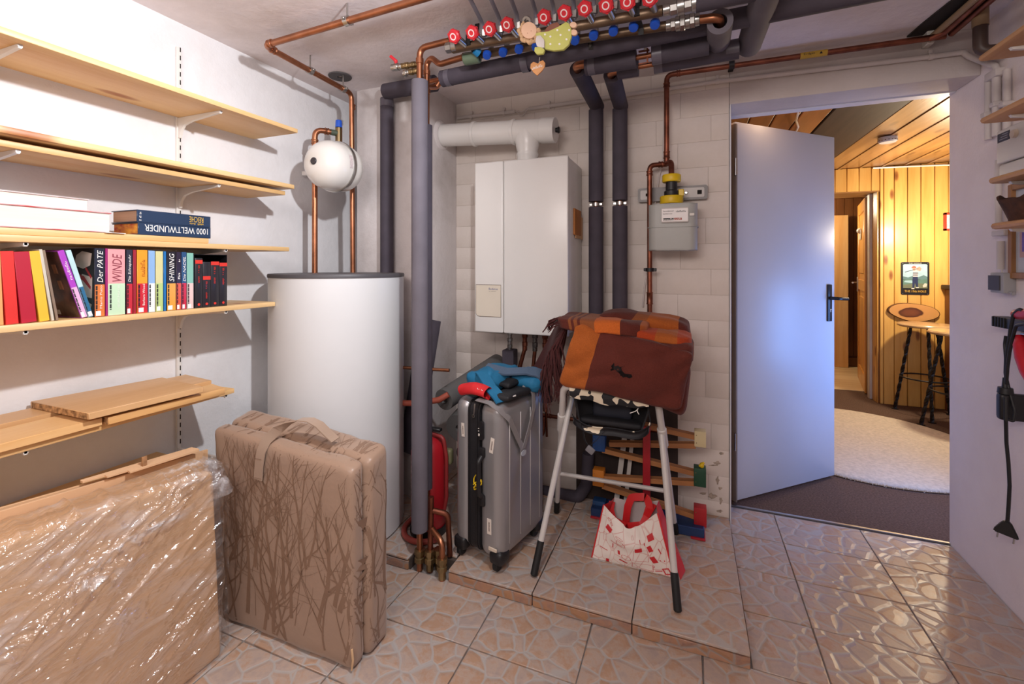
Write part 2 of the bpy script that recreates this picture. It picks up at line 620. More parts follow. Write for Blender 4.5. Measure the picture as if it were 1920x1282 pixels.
def tile_material(name, a, b_, c, vein):
    m, nt, b = _nt(name)
    b.inputs['Roughness'].default_value = 0.34
    b.inputs['Specular IOR Level'].default_value = 0.45
    mp = coords(nt, (1, 1, 1), 1.0)
    wob = N(nt, 'ShaderNodeTexNoise', i_Scale=9.0, i_Detail=2.0)
    nt.links.new(mp.outputs[0], wob.inputs['Vector'])
    ad = N(nt, 'ShaderNodeMix', data_type='VECTOR'); ad.inputs[0].default_value = 0.03
    nt.links.new(mp.outputs[0], ad.inputs[4]); nt.links.new(wob.outputs['Color'], ad.inputs[5])
    ve = N(nt, 'ShaderNodeTexVoronoi', feature='DISTANCE_TO_EDGE', i_Scale=14.5)
    vc = N(nt, 'ShaderNodeTexVoronoi', i_Scale=14.5)
    nz = N(nt, 'ShaderNodeTexNoise', i_Scale=26.0, i_Detail=6.0, i_Roughness=0.7)
    for n in (ve, vc, nz): nt.links.new(ad.outputs[1], n.inputs['Vector'])
    sp = N(nt, 'ShaderNodeSeparateColor'); nt.links.new(vc.outputs['Color'], sp.inputs[0])
    mixn = N(nt, 'ShaderNodeMath', operation='MULTIPLY_ADD'); mixn.inputs[1].default_value = 0.22
    nt.links.new(sp.outputs[0], mixn.inputs[0])
    hn = N(nt, 'ShaderNodeMath', operation='MULTIPLY'); hn.inputs[1].default_value = 0.95
    nt.links.new(nz.outputs['Fac'], hn.inputs[0]); nt.links.new(hn.outputs[0], mixn.inputs[2])
    rc = ramp(nt, [(0.40, c), (0.56, a), (0.72, b_)])
    nt.links.new(mixn.outputs[0], rc.inputs[0])
    rv = ramp(nt, [(0.03, (1, 1, 1, 1)), (0.065, (0, 0, 0, 1))])
    nt.links.new(ve.outputs['Distance'], rv.inputs[0])
    mx = N(nt, 'ShaderNodeMix', data_type='RGBA')
    fv = N(nt, 'ShaderNodeMath', operation='MULTIPLY'); fv.inputs[1].default_value = 0.85
    nt.links.new(rv.outputs[0], fv.inputs[0])
    nt.links.new(fv.outputs[0], mx.inputs[0]); nt.links.new(rc.outputs[0], mx.inputs[6]); mx.inputs[7].default_value = lin(vein)
    nt.links.new(mx.outputs[2], b.inputs['Base Color'])
    rb = ramp(nt, [(0.0, (0, 0, 0, 1)), (0.05, (0.25, 0.25, 0.25, 1)), (0.16, (1, 1, 1, 1))])
    nt.links.new(ve.outputs['Distance'], rb.inputs[0])
    hb = N(nt, 'ShaderNodeMath', operation='MULTIPLY_ADD'); hb.inputs[1].default_value = 0.12
    nt.links.new(nz.outputs['Fac'], hb.inputs[0]); nt.links.new(rb.outputs[0], hb.inputs[2])
    bp = N(nt, 'ShaderNodeBump', i_Strength=0.5, i_Distance=0.004)
    nt.links.new(hb.outputs[0], bp.inputs['Height']); nt.links.new(bp.outputs[0], b.inputs['Normal'])
    return m

M_tile = tile_material('stone_tile', '#b8a396', '#b5937b', '#ab9a93', '#b3aeab')
M_tile_edge = tile_material('stone_tile_edge', '#a98069', '#ab8060', '#94756a', '#988c86')

# ================================================================== room shell
floor = struct('floor', bx(newbm(), LWX, 1.29, -1.2, 2.603, -0.12, -0.006), M_grout)
TX = [LWX] + [0.04 + 0.355 * k for k in range(-5, 3)] + [RWX]
TY = [0.312 + 0.2525 * k for k in range(0, 10)]
PLAT_X, PLAT_Y = 0.178, 1.557

def tile_piece(parent, x0, x1, y0, y1, z, m, t=0.009, gap=0.0022, cache={}):
    w, h = round(x1 - x0 - 2 * gap, 3), round(y1 - y0 - 2 * gap, 3)
    if w < 0.02 or h < 0.02: return
    key = (w, h, m.name, t)
    if key not in cache:
        cache[key] = meshdata('tile', box(newbm(), (0, 0, -t / 2), (w, h, t), 0.0016), m)
    piece('tile', cache[key], parent, ((x0 + x1) / 2, (y0 + y1) / 2, z + random.uniform(-0.0006, 0.0006)))

for i in range(len(TX) - 1):
    for j in range(len(TY) - 1):
        x0, x1, y0, y1 = TX[i], TX[i + 1], TY[j], TY[j + 1]
        if y1 > PLAT_Y + 0.05 and x1 < PLAT_X + 0.05: continue          # under the plinth
        if y1 > PLAT_Y + 0.05 and x0 < PLAT_X: x0 = PLAT_X + 0.004
        tile_piece(floor, x0, x1, y0, y1, 0.0, M_tile)

# raised tiled plinth the boiler corner stands on
plinth = struct('floor_plinth', newbm() and bx(bx(bx(newbm(), LWX, -1.07, 1.572, BWY, -0.005, 0.040), -0.885, PLAT_X - 0.006, 1.572, BWY, -0.005, 0.040), -1.07, -0.885, 1.63, BWY, -0.005, 0.040), mat('mortar_dark', '#4f443e', 0.9))
PX = [LWX] + [-0.18 + 0.355 * k for k in range(-4, 0)] + [-0.18, PLAT_X]
PY = [1.560, 1.835, 2.09, 2.345, BWY]
for i in range(len(PX) - 1):
    for j in range(len(PY) - 1):
        x0, x1, y0, y1 = PX[i], PX[i + 1], PY[j], PY[j + 1]
        if j == 0 and x0 < -1.0 < x1:           # broken out around the pipes
            tile_piece(plinth, x0, -1.07, y0, y1, 0.050, M_tile); tile_piece(plinth, -1.07, x1, 1.645, y1, 0.050, M_tile)
            continue
        if j == 0 and x0 < -0.89 - 0.02 < x1 and x0 > -1.0:
            pass
        tile_piece(plinth, max(x0, -0.885) if (j == 0 and -0.9 < x0 < -0.88) else x0, x1, y0, y1, 0.050, M_tile)
for i in range(len(PX) - 1):                     # riser tiles along the front
    x0, x1 = PX[i], PX[i + 1]
    if x0 < -1.07 < x1: x1 = -1.07
    elif x0 < -0.885 < x1: x0 = -0.885
    k = meshdata('riser_tile', box(newbm(), (0, 0, 0), (x1 - x0 - 0.004, 0.009, 0.034), 0.0012), M_tile_edge)
    piece('riser_tile', k, plinth, ((x0 + x1) / 2, 1.567, 0.019))
for y0, y1 in ((1.575, 1.83), (1.834, 2.088), (2.092, 2.36)):
    piece('riser_tile', meshdata('riser_tile', box(newbm(), (0, 0, 0), (0.006, y1 - y0, 0.034), 0.001), M_tile_edge), plinth, (PLAT_X - 0.004, (y0 + y1) / 2, 0.019))

struct('wall_left', bx(newbm(), LWX - 0.2, LWX, -1.2, BWY + 0.3, -0.12, CZ + 0.1), M_wall_left)
struct('wall_right', bx(newbm(), RWX, RWX + 0.2, -1.2, 2.605, -0.12, CZ + 0.1), M_wall_right)
struct('ceiling', bx(newbm(), LWX - 0.2, RWX + 0.2, -1.2, 2.606, CZ, CZ + 0.12), M_ceiling)
struct('wall_pillar', bx(newbm(), -1.70, -1.288, 1.99, BWY + 0.02, 0.0, CZ + 0.02, 0.008, 2), M_pillar)

wall_back = struct('wall_back', bx(newbm(), LWX, 0.178, BWY + 0.006, 2.605, -0.1, CZ), plaster('mortar_paint', '#c9beb6', '#a8988c', dirt_amt=0.5))
BH, BL = 0.1237, 0.252
brick_me = {}
row = 0
z = 1.23 - 10 * BH
while z < 2.13:
    off = (row % 2) * BL / 2 + (row % 3) * 0.012
    x = -1.288 - off
    while x < 0.176:
        x0, x1 = max(x, -1.288), min(x + BL, 0.177)
        z1 = min(z + BH, CZ)
        if x1 - x0 > 0.03 and z1 > 0.05:
            z0 = max(z, 0.045)
            key = (round(x1 - x0, 3), round(z1 - z0, 3))
            if key not in brick_me:
                brick_me[key] = meshdata('brick', box(newbm(), (0, 0, 0), (key[0] - 0.0007, 0.012, key[1] - 0.0007), 0.0012, 2), M_wall_back, 60)
            piece('brick', brick_me[key], wall_back, ((x0 + x1) / 2, BWY + 0.006 + random.uniform(0, 0.0006), (z0 + z1) / 2))
        x += BL
    z += BH; row += 1
# concrete lintel over the doorway
LZ = 2.013
struct('trim_1', bx(newbm(), 0.178, RWX, BWY, 2.605, LZ, CZ, 0.004, 2), plaster('lintel_paint', '#d5ccc9', '#b5a79e', dirt_amt=0.45))
# white jamb boards of the doorway
struct('trim_2', bx(newbm(), 0.179, 0.186, BWY - 0.004, 2.602, 0.0, LZ, 0.002), M_trim)
struct('trim_3', bx(newbm(), 0.186, RWX, 2.55, 2.604, LZ - 0.004, LZ + 0.004, 0.001), M_trim)
struct('trim_4', bx(newbm(), 0.186, 0.200, 2.592, 2.635, 0.0, LZ - 0.004, 0.002), mat('jamb_gap', '#6b5a4e', 0.7))
struct('trim_5', bx(newbm(), 0.18, RWX, 2.598, 2.612, -0.004, 0.003, 0.001), M_steel)

# ================================================================== hall beyond the doorway
M_carpet = mat('hall_carpet', '#6a5449', 0.95, var=0.35, vscale=120, bump=0.5, bscale=260, spec=0.1)
struct('floor_hall', bx(newbm(), -0.6, 4.2, 2.6045, 5.42, -0.1, 0.0), M_carpet)
HZ = 2.14
hall_wall = struct('wall_hall_back', bx(bx(bx(newbm(), 1.60, 4.2, 5.016, 5.2, -0.05, HZ + 0.05), -0.6, 0.78, 5.016, 5.2, -0.05, HZ + 0.05), 0.78, 1.60, 5.016, 5.2, 1.925, HZ + 0.05), M_brown_panel)
bmat = M_pine_z
def wall_board(x0, x1, z0, z1):
    piece('wall_board', meshdata('wall_board', box(newbm(), (0, 0, 0), (x1 - x0 - 0.003, 0.016, z1 - z0), 0.004), bmat), hall_wall, ((x0 + x1) / 2, 5.008, (z0 + z1) / 2))
x = 1.603
for w in [0.012 + 0.016, 0.077] + [0.0945] * 24:
    wall_board(x, x + w, 0.0, HZ); x += w
x = 0.80
while x < 1.60:
    wall_board(x, min(x + 0.0925, 1.602), 1.92, HZ); x += 0.0925
x = -0.6
while x < 0.77:
    wall_board(x, x + 0.0945, 0.0, HZ); x += 0.0945
# reveal of the inner doorway
rev = struct('trim_6', bx(newbm(), 1.600, 1.625, 5.02, 5.34, 0.0, 1.925), M_brown_panel)
for k in range(4):
    y0 = 5.018 + k * 0.030
    piece('wall_board', meshdata('wall_board', box(newbm(), (0, 0, 0), (0.012, 0.029, 1.92), 0.003), bmat), rev, (1.594, y0 + 0.0145, 0.96))
struct('trim_7', bx(newbm(), 0.78, 1.60, 5.0, 5.36, 1.915, 1.925), wood('header_board', '#b98547', '#8a5a28', 'x', 18, 0.5))
struct('trim_8', bx(newbm(), 1.570, 1.604, 5.145, 5.20, 0.0, 1.915, 0.003), mat('white_frame', '#d9d2c8', 0.5))
# inner room seen through that doorway
struct('floor_inner', bx(newbm(), 0.2, 2.4, 5.42, 7.0, -0.1, 0.004), wood('inner_floor', '#e8d2ac', '#c9a777', 'x', 14, 0.35))
inner = struct('wall_inner', bx(newbm(), 0.2, 2.4, 6.72, 6.85, 0.0, 2.2), M_brown_panel)
for k in range(18):
    piece('wall_board', meshdata('wall_board', box(newbm(), (0, 0, 0), (0.088, 0.02, 1.95), 0.004), M_brown_panel), inner, (0.85 + k * 0.09, 6.71, 1.10))
piece('baseboard', meshdata('baseboard', bx(newbm(), -0.8, 0.8, -0.012, 0.012, 0, 0.11, 0.003), M_brown_panel), inner, (1.62, 6.69, 0.005))
struct('wall_inner_left', bx(newbm(), 0.1, 0.2, 5.2, 7.0, 0.0, 2.2), M_brown_panel)
struct('wall_inner_right', bx(newbm(), 2.4, 2.5, 5.2, 7.0, 0.0, 2.2), M_brown_panel)
struct('ceiling_inner', bx(newbm(), 0.2, 2.4, 5.2, 7.0, 2.12, 2.2), mat('inner_ceiling', '#d9cbb4', 0.7))
struct('wall_hall_left', bx(newbm(), -0.7, -0.6, 2.605, 5.2, -0.05, HZ + 0.05), M_pine_z)
struct('wall_hall_front', bx(newbm(), -0.6, 0.15, 2.606, 2.66, -0.05, HZ + 0.05), M_pine_z)
# boarded hall ceiling
hc = struct('ceiling_hall', bx(newbm(), -0.7, 4.2, 2.606, 5.2, HZ + 0.018, HZ + 0.1), M_darkgap)
x = -0.6
k = 0
while x < 3.6:
    if x < 0.60: w, mm_, th = 0.135, M_red_ceil, 0.016
    elif x < 0.745: w, mm_, th = 0.155, M_red_ceil, 0.016
    elif x < 1.0: w, mm_, th = 0.36, M_dark_beam, 0.020
    else: w, mm_, th = 0.163, M_pine_ceil, 0.016
    piece('ceiling_board', meshdata('ceiling_board', box(newbm(), (0, 0, 0), (w - 0.006, 2.39, th), 0.005), mm_), hc, (x + w / 2, 3.808, HZ + 0.018 - th / 2))
    if mm_ is M_pine_ceil:
        piece('cover_strip', meshdata('cover_strip', box(newbm(), (0, 0, 0), (0.022, 2.39, 0.008), 0.002), M_pine_ceil), hc, (x, 3.808, HZ - 0.001))
    x += w; k += 1
# ================================================================== left wall: rail, brackets, boards
RAILY = (0.625, 1.167)
for k, ry in enumerate(RAILY):
    r = thing('shelf_rail', ['white slotted steel wall rail nearest the camera on the left wall', 'white slotted steel wall rail holding the shelves, nearer the hot water tank'][k], 'shelf rail', (LWX, ry, 0.5), group='slotted shelf rails')
    obj('upright', bx(newbm(), LWX + 0.0002, LWX + 0.011, ry - 0.009, ry + 0.009, 0.50, 2.105, 0.002), M_white, r)
    sl = newbm()
    z = 0.55
    while z < 2.09:
        for dy in (0.0035,):
            bx(sl, LWX + 0.0108, LWX + 0.0114, ry + dy - 0.002, ry + dy + 0.002, z, z + 0.018)
        z += 0.032
    so = obj('slots', sl, M_darkgap, r); so['kind'] = 'stuff'

SH = [  # front edge x, y start, y end, underside z, words
    (-1.590, 0.10, 1.490, 1.826, 'top pine shelf board on the left wall, empty'),
    (-1.624, 0.10, 1.455, 1.552, 'lower board of the doubled second shelf on the left wall'),
    (-1.588, 0.10, 1.470, 1.579, 'upper board of the doubled second shelf, overhanging its twin'),
    (-1.590, 0.10, 1.445, 1.309, 'pine shelf board carrying the lying books, third from the top'),
    (-1.600, 0.10, 1.105, 1.3275, 'shorter pine board laid on the third shelf under the lying books'),
    (-1.590, 0.10, 1.375, 1.081, 'pine shelf board carrying the row of standing books'),
    (-1.590, 0.10, 1.195, 0.770, 'pine shelf board buried under loose planks, fifth from the top'),
    (-1.590, 0.10, 1.085, 0.534, 'lowest pine shelf board behind the wrapped cardboard'),
]
for (xf, y0, y1, z0, lab) in SH:
    x0 = LWX + 0.013
    if z0 == 0.770: y0 = 0.1
    tag(obj('shelf_board', bx(newbm(), x0, xf, y0, y1, z0, z0 + 0.018, 0.0025, 2), M_pine), lab, 'shelf', 'pine shelf boards on the left wall')

def bracket(y, z, L, label):
    t = thing('shelf_bracket', label, 'bracket', (LWX, y, z - 0.08), group='white shelf brackets')
    x0 = LWX + 0.0115
    pts = [(0, 0), (0, -0.078), (0.008, -0.078), (0.016, -0.050), (0.034, -0.031), (0.075, -0.021), (L - 0.02, -0.009), (L, -0.007), (L, 0)]
    M = frame((x0, y + 0.005, z - 0.0004), (1, 0, 0), (0, 0, 1))
    obj('arm', prism(newbm(), list(reversed(pts)), 0.010, M), M_white, t)
    obj('hook', bx(newbm(), x0 + L - 0.008, x0 + L, y - 0.004, y + 0.004, z - 0.011, z + 0.0, 0.001), M_white, t)
BR = [(1.826, .235, 'top'), (1.552, .225, 'doubled second'), (1.309, .262, 'third'), (1.081, .262, 'book row'), (0.770, .262, 'plank-laden fifth'), (0.534, .25, 'lowest')]
for zz, L, nm in BR:
    bracket(RAILY[1], zz, L, 'white steel bracket under the %s shelf, nearer the tank' % nm)
    bracket(RAILY[0], zz, L, 'white steel bracket under the %s shelf, nearest the camera' % nm)

# ------------------------------------------------------------------ books
M_paper = mat('paper_edges', '#efe4d6', 0.85, var=0.08, vscale=4, stretch=(1, 1, 40))
M_paper_t = mat('paper_tan', '#c39f86', 0.85, var=0.12, vscale=4, stretch=(1, 1, 60))
M_lbl = mat('white_label', '#f6f2f0', 0.6, var=0.02)
M_ink_w = mat('white_ink', '#f2efe9', 0.6, var=0.0)
M_ink_k = mat('black_ink', '#1c1a20', 0.6, var=0.0)
M_ink_r = mat('red_ink', '#d8342a', 0.6, var=0.0)
M_ink_gold = mat('gold_ink', '#d9b04a', 0.45, var=0.05)

def cmat(h, rough=0.4):
    return mat('cover_' + h.strip('#'), h, rough, var=0.06, vscale=9, coat=0.25)

def yb(u, xs=-1.60):
    return at(u, 500, x=xs).y

STRIP = newbm()
def book(u0, u1, lean, h, up, low, label, split=0.46, strip=True, wlabel=True, title=None, tcol=None, author=None, depth=0.125, kind='paperback_book', face=None, tfrac=0.5, shear=0.25):
    y0, y1 = yb(u0), yb(u1)
    w = max(0.006, y1 - y0 - 0.0008)
    xs = -1.602
    zb = 1.0995
    W = Matrix.Translation((xs, y0, zb)) @ Matrix.Rotation(lean, 4, 'X')
    t = thing(kind, label, 'book', (xs, y0, zb), group='books standing in the shelf row')
    bc = newbm()
    th = 0.0016
    bx(bc, -0.002, 0, 0, w, 0, h, 0.0008, 1, W)
    bx(bc, -depth, -0.0021, 0, th, 0, h, 0, 1, W)
    bx(bc, -depth, -0.0021, w - th, w, 0, h, 0, 1, W)
    obj('cover', bc, cmat(up), t)
    obj('pages', bx(newbm(), -depth + 0.002, -0.0022, th, w - th, 0.001, h - 0.002, 0, 1, W), M_paper, t)
    e = 0.0004
    if low:
        obj('lower_band', bx(newbm(), 0.0001, e, 0.0006, w - 0.0006, 0.001, h * split, 0, 1, W), cmat(low), t)['label'] = 'lower half of the spine in another colour'
    if strip:
        bm = newbm()
        sw = min(0.0045, w * 0.22)
        for k in range(16):
            zz = 0.018 + k * (h * split - 0.02) / 16
            bx(bm, e, e * 1.9, w * 0.10, w * 0.10 + sw, zz, zz + (h * split - 0.02) / 16 * (0.9 if k % 3 else 0.55), 0, 1, W)
        obj('publisher_strip', bm, M_ink_k, t)
    if wlabel:
        obj('shelf_label', bx(newbm(), e, e * 2.2, w * 0.12, w * 0.88 if w < 0.012 else w * 0.6, 0.003, 0.017, 0, 1, W), M_lbl, t)['label'] = 'small white label'
    if isinstance(title, int):
        F = frame(W @ Vector((0.0002, w * 0.74, h * split + 0.014)), W.to_3x3() @ Vector((0, 0, 1)), W.to_3x3() @ Vector((0, -1, 0)))
        marks('title', title, F, h * (1 - split) * 0.66, w * 0.42, tcol or M_ink_w, t)
    elif title:
        hh = (h - h * split) * tfrac * 1.6
        F = frame(W @ Vector((0.0002, w * 0.80, h * split + 0.006 if split else 0.02)), W.to_3x3() @ Vector((0, 0, 1)), W.to_3x3() @ Vector((0, -1, 0)))
        lettering('title', title, F, min(hh, h * (1 - split) - 0.012), w * 0.55, tcol or M_ink_w, t, 0.0005, shear)
    if isinstance(author, int):
        F = frame(W @ Vector((e, w * 0.66, 0.024)), W.to_3x3() @ Vector((0, 0, 1)), W.to_3x3() @ Vector((0, -1, 0)))
        marks('author', author, F, h * split * 0.72, w * 0.14, mat('pale_ink', '#dfe6da', 0.6, var=0.0), t)
    elif author:
        F = frame(W @ Vector((e, w * 0.72, 0.024)), W.to_3x3() @ Vector((0, 0, 1)), W.to_3x3() @ Vector((0, -1, 0)))
        lettering('author', author, F, h * split * 0.72, w * 0.22, M_ink_w, t, 0.0005)
    if face:
        face(t, W, w, h, depth)
    return t

def house_face(t, W, w, h, d):
    bm = newbm(); bx(bm, -d + 0.004, -0.004, -0.0005, 0, 0.002, h - 0.002, 0, 1, W)
    obj('cover_picture', bm, mat('cover_night_house', '#6b4034', 0.35, var=0.6, vscale=22, stain='#17121a', coat=0.3), t)['label'] = 'dark picture of a lit house'
    bm = newbm()
    for (cx, cz) in ((-0.045, 0.145), (-0.045, 0.098), (-0.085, 0.145)):
        for k in (0, 1):
            bx(bm, cx + k * 0.011 - 0.010, cx + k * 0.011 - 0.001, -0.0009, -0.0005, cz - 0.013, cz + 0.013, 0, 1, W)
    obj('lit_windows', bm, mat('window_print', '#c98a66', 0.4, var=0.2), t)['kind'] = 'stuff'
    obj('barcode', bx(newbm(), -0.122, -0.096, -0.0009, -0.0005, 0.008, 0.022, 0, 1, W), M_lbl, t)

def figure_face(t, W, w, h, d):
    bm = newbm(); bx(bm, -d + 0.003, -0.003, -0.0005, 0, 0.002, h - 0.002, 0, 1, W)
    obj('cover_picture', bm, cmat('#1c181c'), t)['label'] = 'black cover with a pale shirt and red marks'
    M = W @ frame((0, -0.0006, 0), (1, 0, 0), (0, 0, 1))
    pale = newbm()
    prism(pale, [(-0.100, 0.150), (-0.055, 0.140), (-0.02, 0.150), (-0.012, 0.185), (-0.06, 0.192), (-0.09, 0.180)], 0.0004, M)
    prism(pale, [(-0.075, 0.060), (-0.012, 0.055), (-0.010, 0.115), (-0.060, 0.125), (-0.085, 0.095)], 0.0004, M)
    prism(pale, [(-0.05, 0.018), (-0.025, 0.014), (-0.012, 0.036), (-0.034, 0.044)], 0.0004, M)
    obj('shirt_print', pale, cmat('#e6cfc3'), t)
    red = newbm()
    prism(red, [(-0.092, 0.128), (-0.05, 0.118), (-0.016, 0.088), (-0.018, 0.080), (-0.055, 0.105), (-0.09, 0.118)], 0.0007, M)
    prism(red, [(-0.045, 0.140), (-0.015, 0.110), (-0.012, 0.116), (-0.04, 0.145)], 0.0007, M)
    obj('red_print', red, cmat('#b8232a'), t)

R = math.radians
book(-40, -16, 0, .186, '#e9e2d2', None, 'cream book cut by the left picture edge, first of the row', 0, False, False)
book(-16, 9, R(2), .186, '#f1a76a', None, 'orange hardback at the left end of the book row', 0, False, False, kind='hardback_book')
book(12, 37, R(3), .186, '#e0342f', None, 'bright red hardback, second visible in the book row', 0, False, False, kind='hardback_book')
book(41, 71, R(4.5), .185, '#b91f38', None, 'crimson hardback with embossed spine leaning beside the bright red one', 0, False, False, kind='hardback_book')
book(75, 95, R(6.2), .188, '#f0bf3c', None, 'yellow paperback leaning beside the crimson hardback', 0, False, False)
book(97.5, 104, R(7.4), .194, '#cfc8ba', None, 'thin grey book leaning behind the yellow paperback', 0, False, False)
book(106, 112, R(8.4), .192, '#8d7867', None, 'thin brown book leaning between grey book and night house cover', 0, False, False)
book(154, 166, R(15.5), .196, '#b043c4', '#e6b6dc', 'purple and pink paperback leaning, night house picture on its cover', 0.46, title=9, face=house_face, depth=0.13)
book(167, 177, R(15.0), .197, '#bfe3e6', '#2f6d94', 'thin pale blue and navy paperback leaning next to the purple one', 0.46)
book(178, 198, R(0), .200, '#1d2233', '#e07f3e', 'black and orange paperback titled in white, pale shirt on its cover', 0.47, title='Der PATE', author='Mario Puzo', face=figure_face, depth=0.13, tfrac=0.62)
book(198.6, 202, 0, .200, '#a0246e', None, 'very thin magenta booklet squeezed in the book row', 0, False, False)
book(203, 236, 0, .199, '#f0a3a6', '#c8e6c4', 'thick pink and mint paperback, widest of the row', 0.48, title='WINDE', tcol=mat('rose_ink', '#8a3f4c', 0.5, var=0), wlabel=False, author=9)
book(238, 250, 0, .198, '#2a2c3c', '#c92b3b', 'black and red paperback right of the thick pink one', 0.47, title='Die Schnapsuhr')
book(250.6, 257, 0, .198, '#a02232', None, 'thin dark red book left of the orange and red one', 0, False, False)
book(258, 278, 0, .198, '#f2a028', '#cf2433', 'orange and red paperback in the middle of the row', 0.47, author='Barbara Wood', title=9, tcol=mat('orange_ink', '#b86414', 0.5, var=0))
book(279.5, 292, 0, .197, '#8fb6e4', '#eef0ee', 'light blue and white paperback right of the orange one', 0.47)
book(293, 307, 0, .196, '#d8d39a', '#bcd486', 'cream and lime green paperback', 0.47)
book(307.6, 313, 0, .196, '#1f6fb0', None, 'thin bright blue book between lime and black spines', 0, False, False)
book(313.6, 331, 0, .196, '#1e1a20', '#eaa43c', 'black and amber paperback with slanted white title', 0.46, title='SHINING', tfrac=0.66)
book(331.6, 341, 0, .195, '#2b1f33', '#e0573a', 'narrow black and orange-red paperback right of the amber one', 0.46, title=6)
book(341.6, 351, 0, .195, '#28507c', '#c9273f', 'navy and red paperback with white title', 0.46, title='Die NADEL')
book(351.6, 364, 0, .193, '#86bfae', '#e9c9c4', 'sea green and rose paperback beside the black boxed set', 0.46)
# boxed set of four black volumes
ys = [yb(u) for u in (365.5, 381, 396, 412, 428)]
t = thing('slipcase', 'black slipcase around four black volumes at the right end of the row', 'slipcase', (-1.60, ys[0], 1.0995))
bm = newbm()
bx(bm, -1.735, -1.6065, ys[0], ys[0] + 0.0015, 1.0995, 1.289); bx(bm, -1.735, -1.6065, ys[4] - 0.0015, ys[4], 1.0995, 1.289)
bx(bm, -1.735, -1.6065, ys[0], ys[4], 1.287, 1.2885); bx(bm, -1.735, -1.733, ys[0], ys[4], 1.0995, 1.287)
obj('case', bm, cmat('#151317'), t)
tops = (1.275, 1.262, 1.262, 1.258)
bands = (0.155, 0.098, 0.150, 0.146)
for k in range(4):
    w = ys[k + 1] - ys[k] - 0.0008
    tb = thing('boxed_book', ['first black volume from the left in the slipcase', 'second black volume in the slipcase with its red band at mid height', 'third black volume in the slipcase with red band near the top', 'fourth black volume at the right end of the slipcase'][k], 'book', (-1.604, ys[k], 1.1), group='black volumes in the slipcase')
    y0 = ys[k] + 0.0022 if k == 0 else ys[k] + 0.0004
    y1 = ys[k + 1] - (0.0022 if k == 3 else 0.0004)
    obj('spine', bx(newbm(), -1.73, -1.6025, y0, y1, 1.1002, tops[k], 0.002, 2), cmat('#26242b'), tb)
    obj('red_band', bx(newbm(), -1.6026, -1.6019, y0 + 0.0005, y1 - 0.0005, 1.1 + bands[k], 1.1 + bands[k] + 0.013), M_ink_r, tb)
    F = frame((-1.6024, y0 + w * 0.62, 1.1 + bands[k] - 0.008), (0, 0, -1), (0, 1, 0))
    F = frame((-1.6024, y0 + w * 0.38, 1.1 + bands[k] - 0.006), (0, 0, -1), (0, 1, 0))
    marks('title', 16, F, 0.062, w * 0.22, M_ink_r, tb)
    lathe(bm := newbm(), [(0, 0), (0.0045, 0), (0.0045, 0.0006), (0, 0.0006)], frame((-1.6025, (y0 + y1) / 2, 1.112), (0, 1, 0), (0, 0, 1)), 12)
    obj('emblem', bm, M_ink_r, tb)

# lying books on the third shelf
def lying(name, label, x0, x1, y0, y1, z0, z1, cov, pag, spine='x', board=0.003):
    t = thing(name, label, 'book', ((x0 + x1) / 2, (y0 + y1) / 2, z0), group='big books lying on the third shelf')
    bm = newbm()
    bx(bm, x0, x1, y0, y1, z0, z0 + board, 0.001); bx(bm, x0, x1, y0, y1, z1 - board, z1, 0.001)
    if spine == 'x':
        bx(bm, x1 - 0.004, x1, y0, y1, z0 + board * 0.5, z1 - board * 0.5, 0.0015)
        obj('cover', bm, cov, t)
        obj('pages', bx(newbm(), x0 + 0.004, x1 - 0.0045, y0 + 0.004, y1 - 0.004, z0 + board, z1 - board), pag, t)
    else:
        bx(bm, x0, x0 + 0.004, y0, y1, z0 + board * 0.5, z1 - board * 0.5, 0.0015)
        obj('cover', bm, cov, t)
        obj('pages', bx(newbm(), x0 + 0.0045, x1 - 0.004, y0 + 0.004, y1 - 0.004, z0 + board, z1 - board), pag, t)
    return t
lying('large_book', 'big white-paged album with red cover edges lying on the third shelf', -1.835, -1.598, 0.40, 0.812, 1.3457, 1.405, mat('cover_red_edge', '#c83b40', 0.4, var=0.5, vscale=18, stain='#d9c9c9'), M_paper, 'b')
lying('large_book', 'big pale album lying on top of the other big album', -1.84, -1.612, 0.36, 0.765, 1.4052, 1.440, mat('cover_pale_edge', '#e8d9d6', 0.4, var=0.25, vscale=14), M_paper, 'b')
navy = mat('cover_navy', '#273a55', 0.3, var=0.06, coat=0.3)
b1 = lying('hardback_book', 'navy hardback lying under the other navy one, colourful page edge', -1.735, -1.600, 0.882, 1.112, 1.3457, 1.384, navy, mat('colour_edge', '#e2a23c', 0.6, var=0.7, vscale=34, stain='#b5402f', stretch=(1, 1, 2)))
F = frame((-1.5998, 1.100, 1.379), (0, -1, 0), (0, 0, -1))
lettering('title', '1000 WELTWUNDER', F, 0.200, 0.021, M_ink_w, b1, 0.0005)
b2 = lying('hardback_book', 'navy hardback with gold title lying on top of the pair', -1.735, -1.602, 0.880, 1.113, 1.3845, 1.424, navy, M_paper_t)
F = frame((-1.6018, 1.086, 1.418), (0, -1, 0), (0, 0, -1))
lettering('title', 'REICHE', F, 0.048, 0.019, M_ink_gold, b2, 0.0005)
F = frame((-1.6018, 1.086, 1.396), (0, -1, 0), (0, 0, -1))
marks('subtitle', 14, F, 0.048, 0.006, M_ink_gold, b2)
F = frame((-1.6018, 0.892, 1.390), (0, 0, 1), (0, -1, 0))
marks('publisher', 7, F, 0.028, 0.006, M_ink_w, b2)
tag(obj('paper_slip', bx(newbm(), -1.66, -1.592, 0.795, 0.845, 1.3455, 1.3468), M_lbl), 'white paper slip sticking out beside the big album', 'paper')

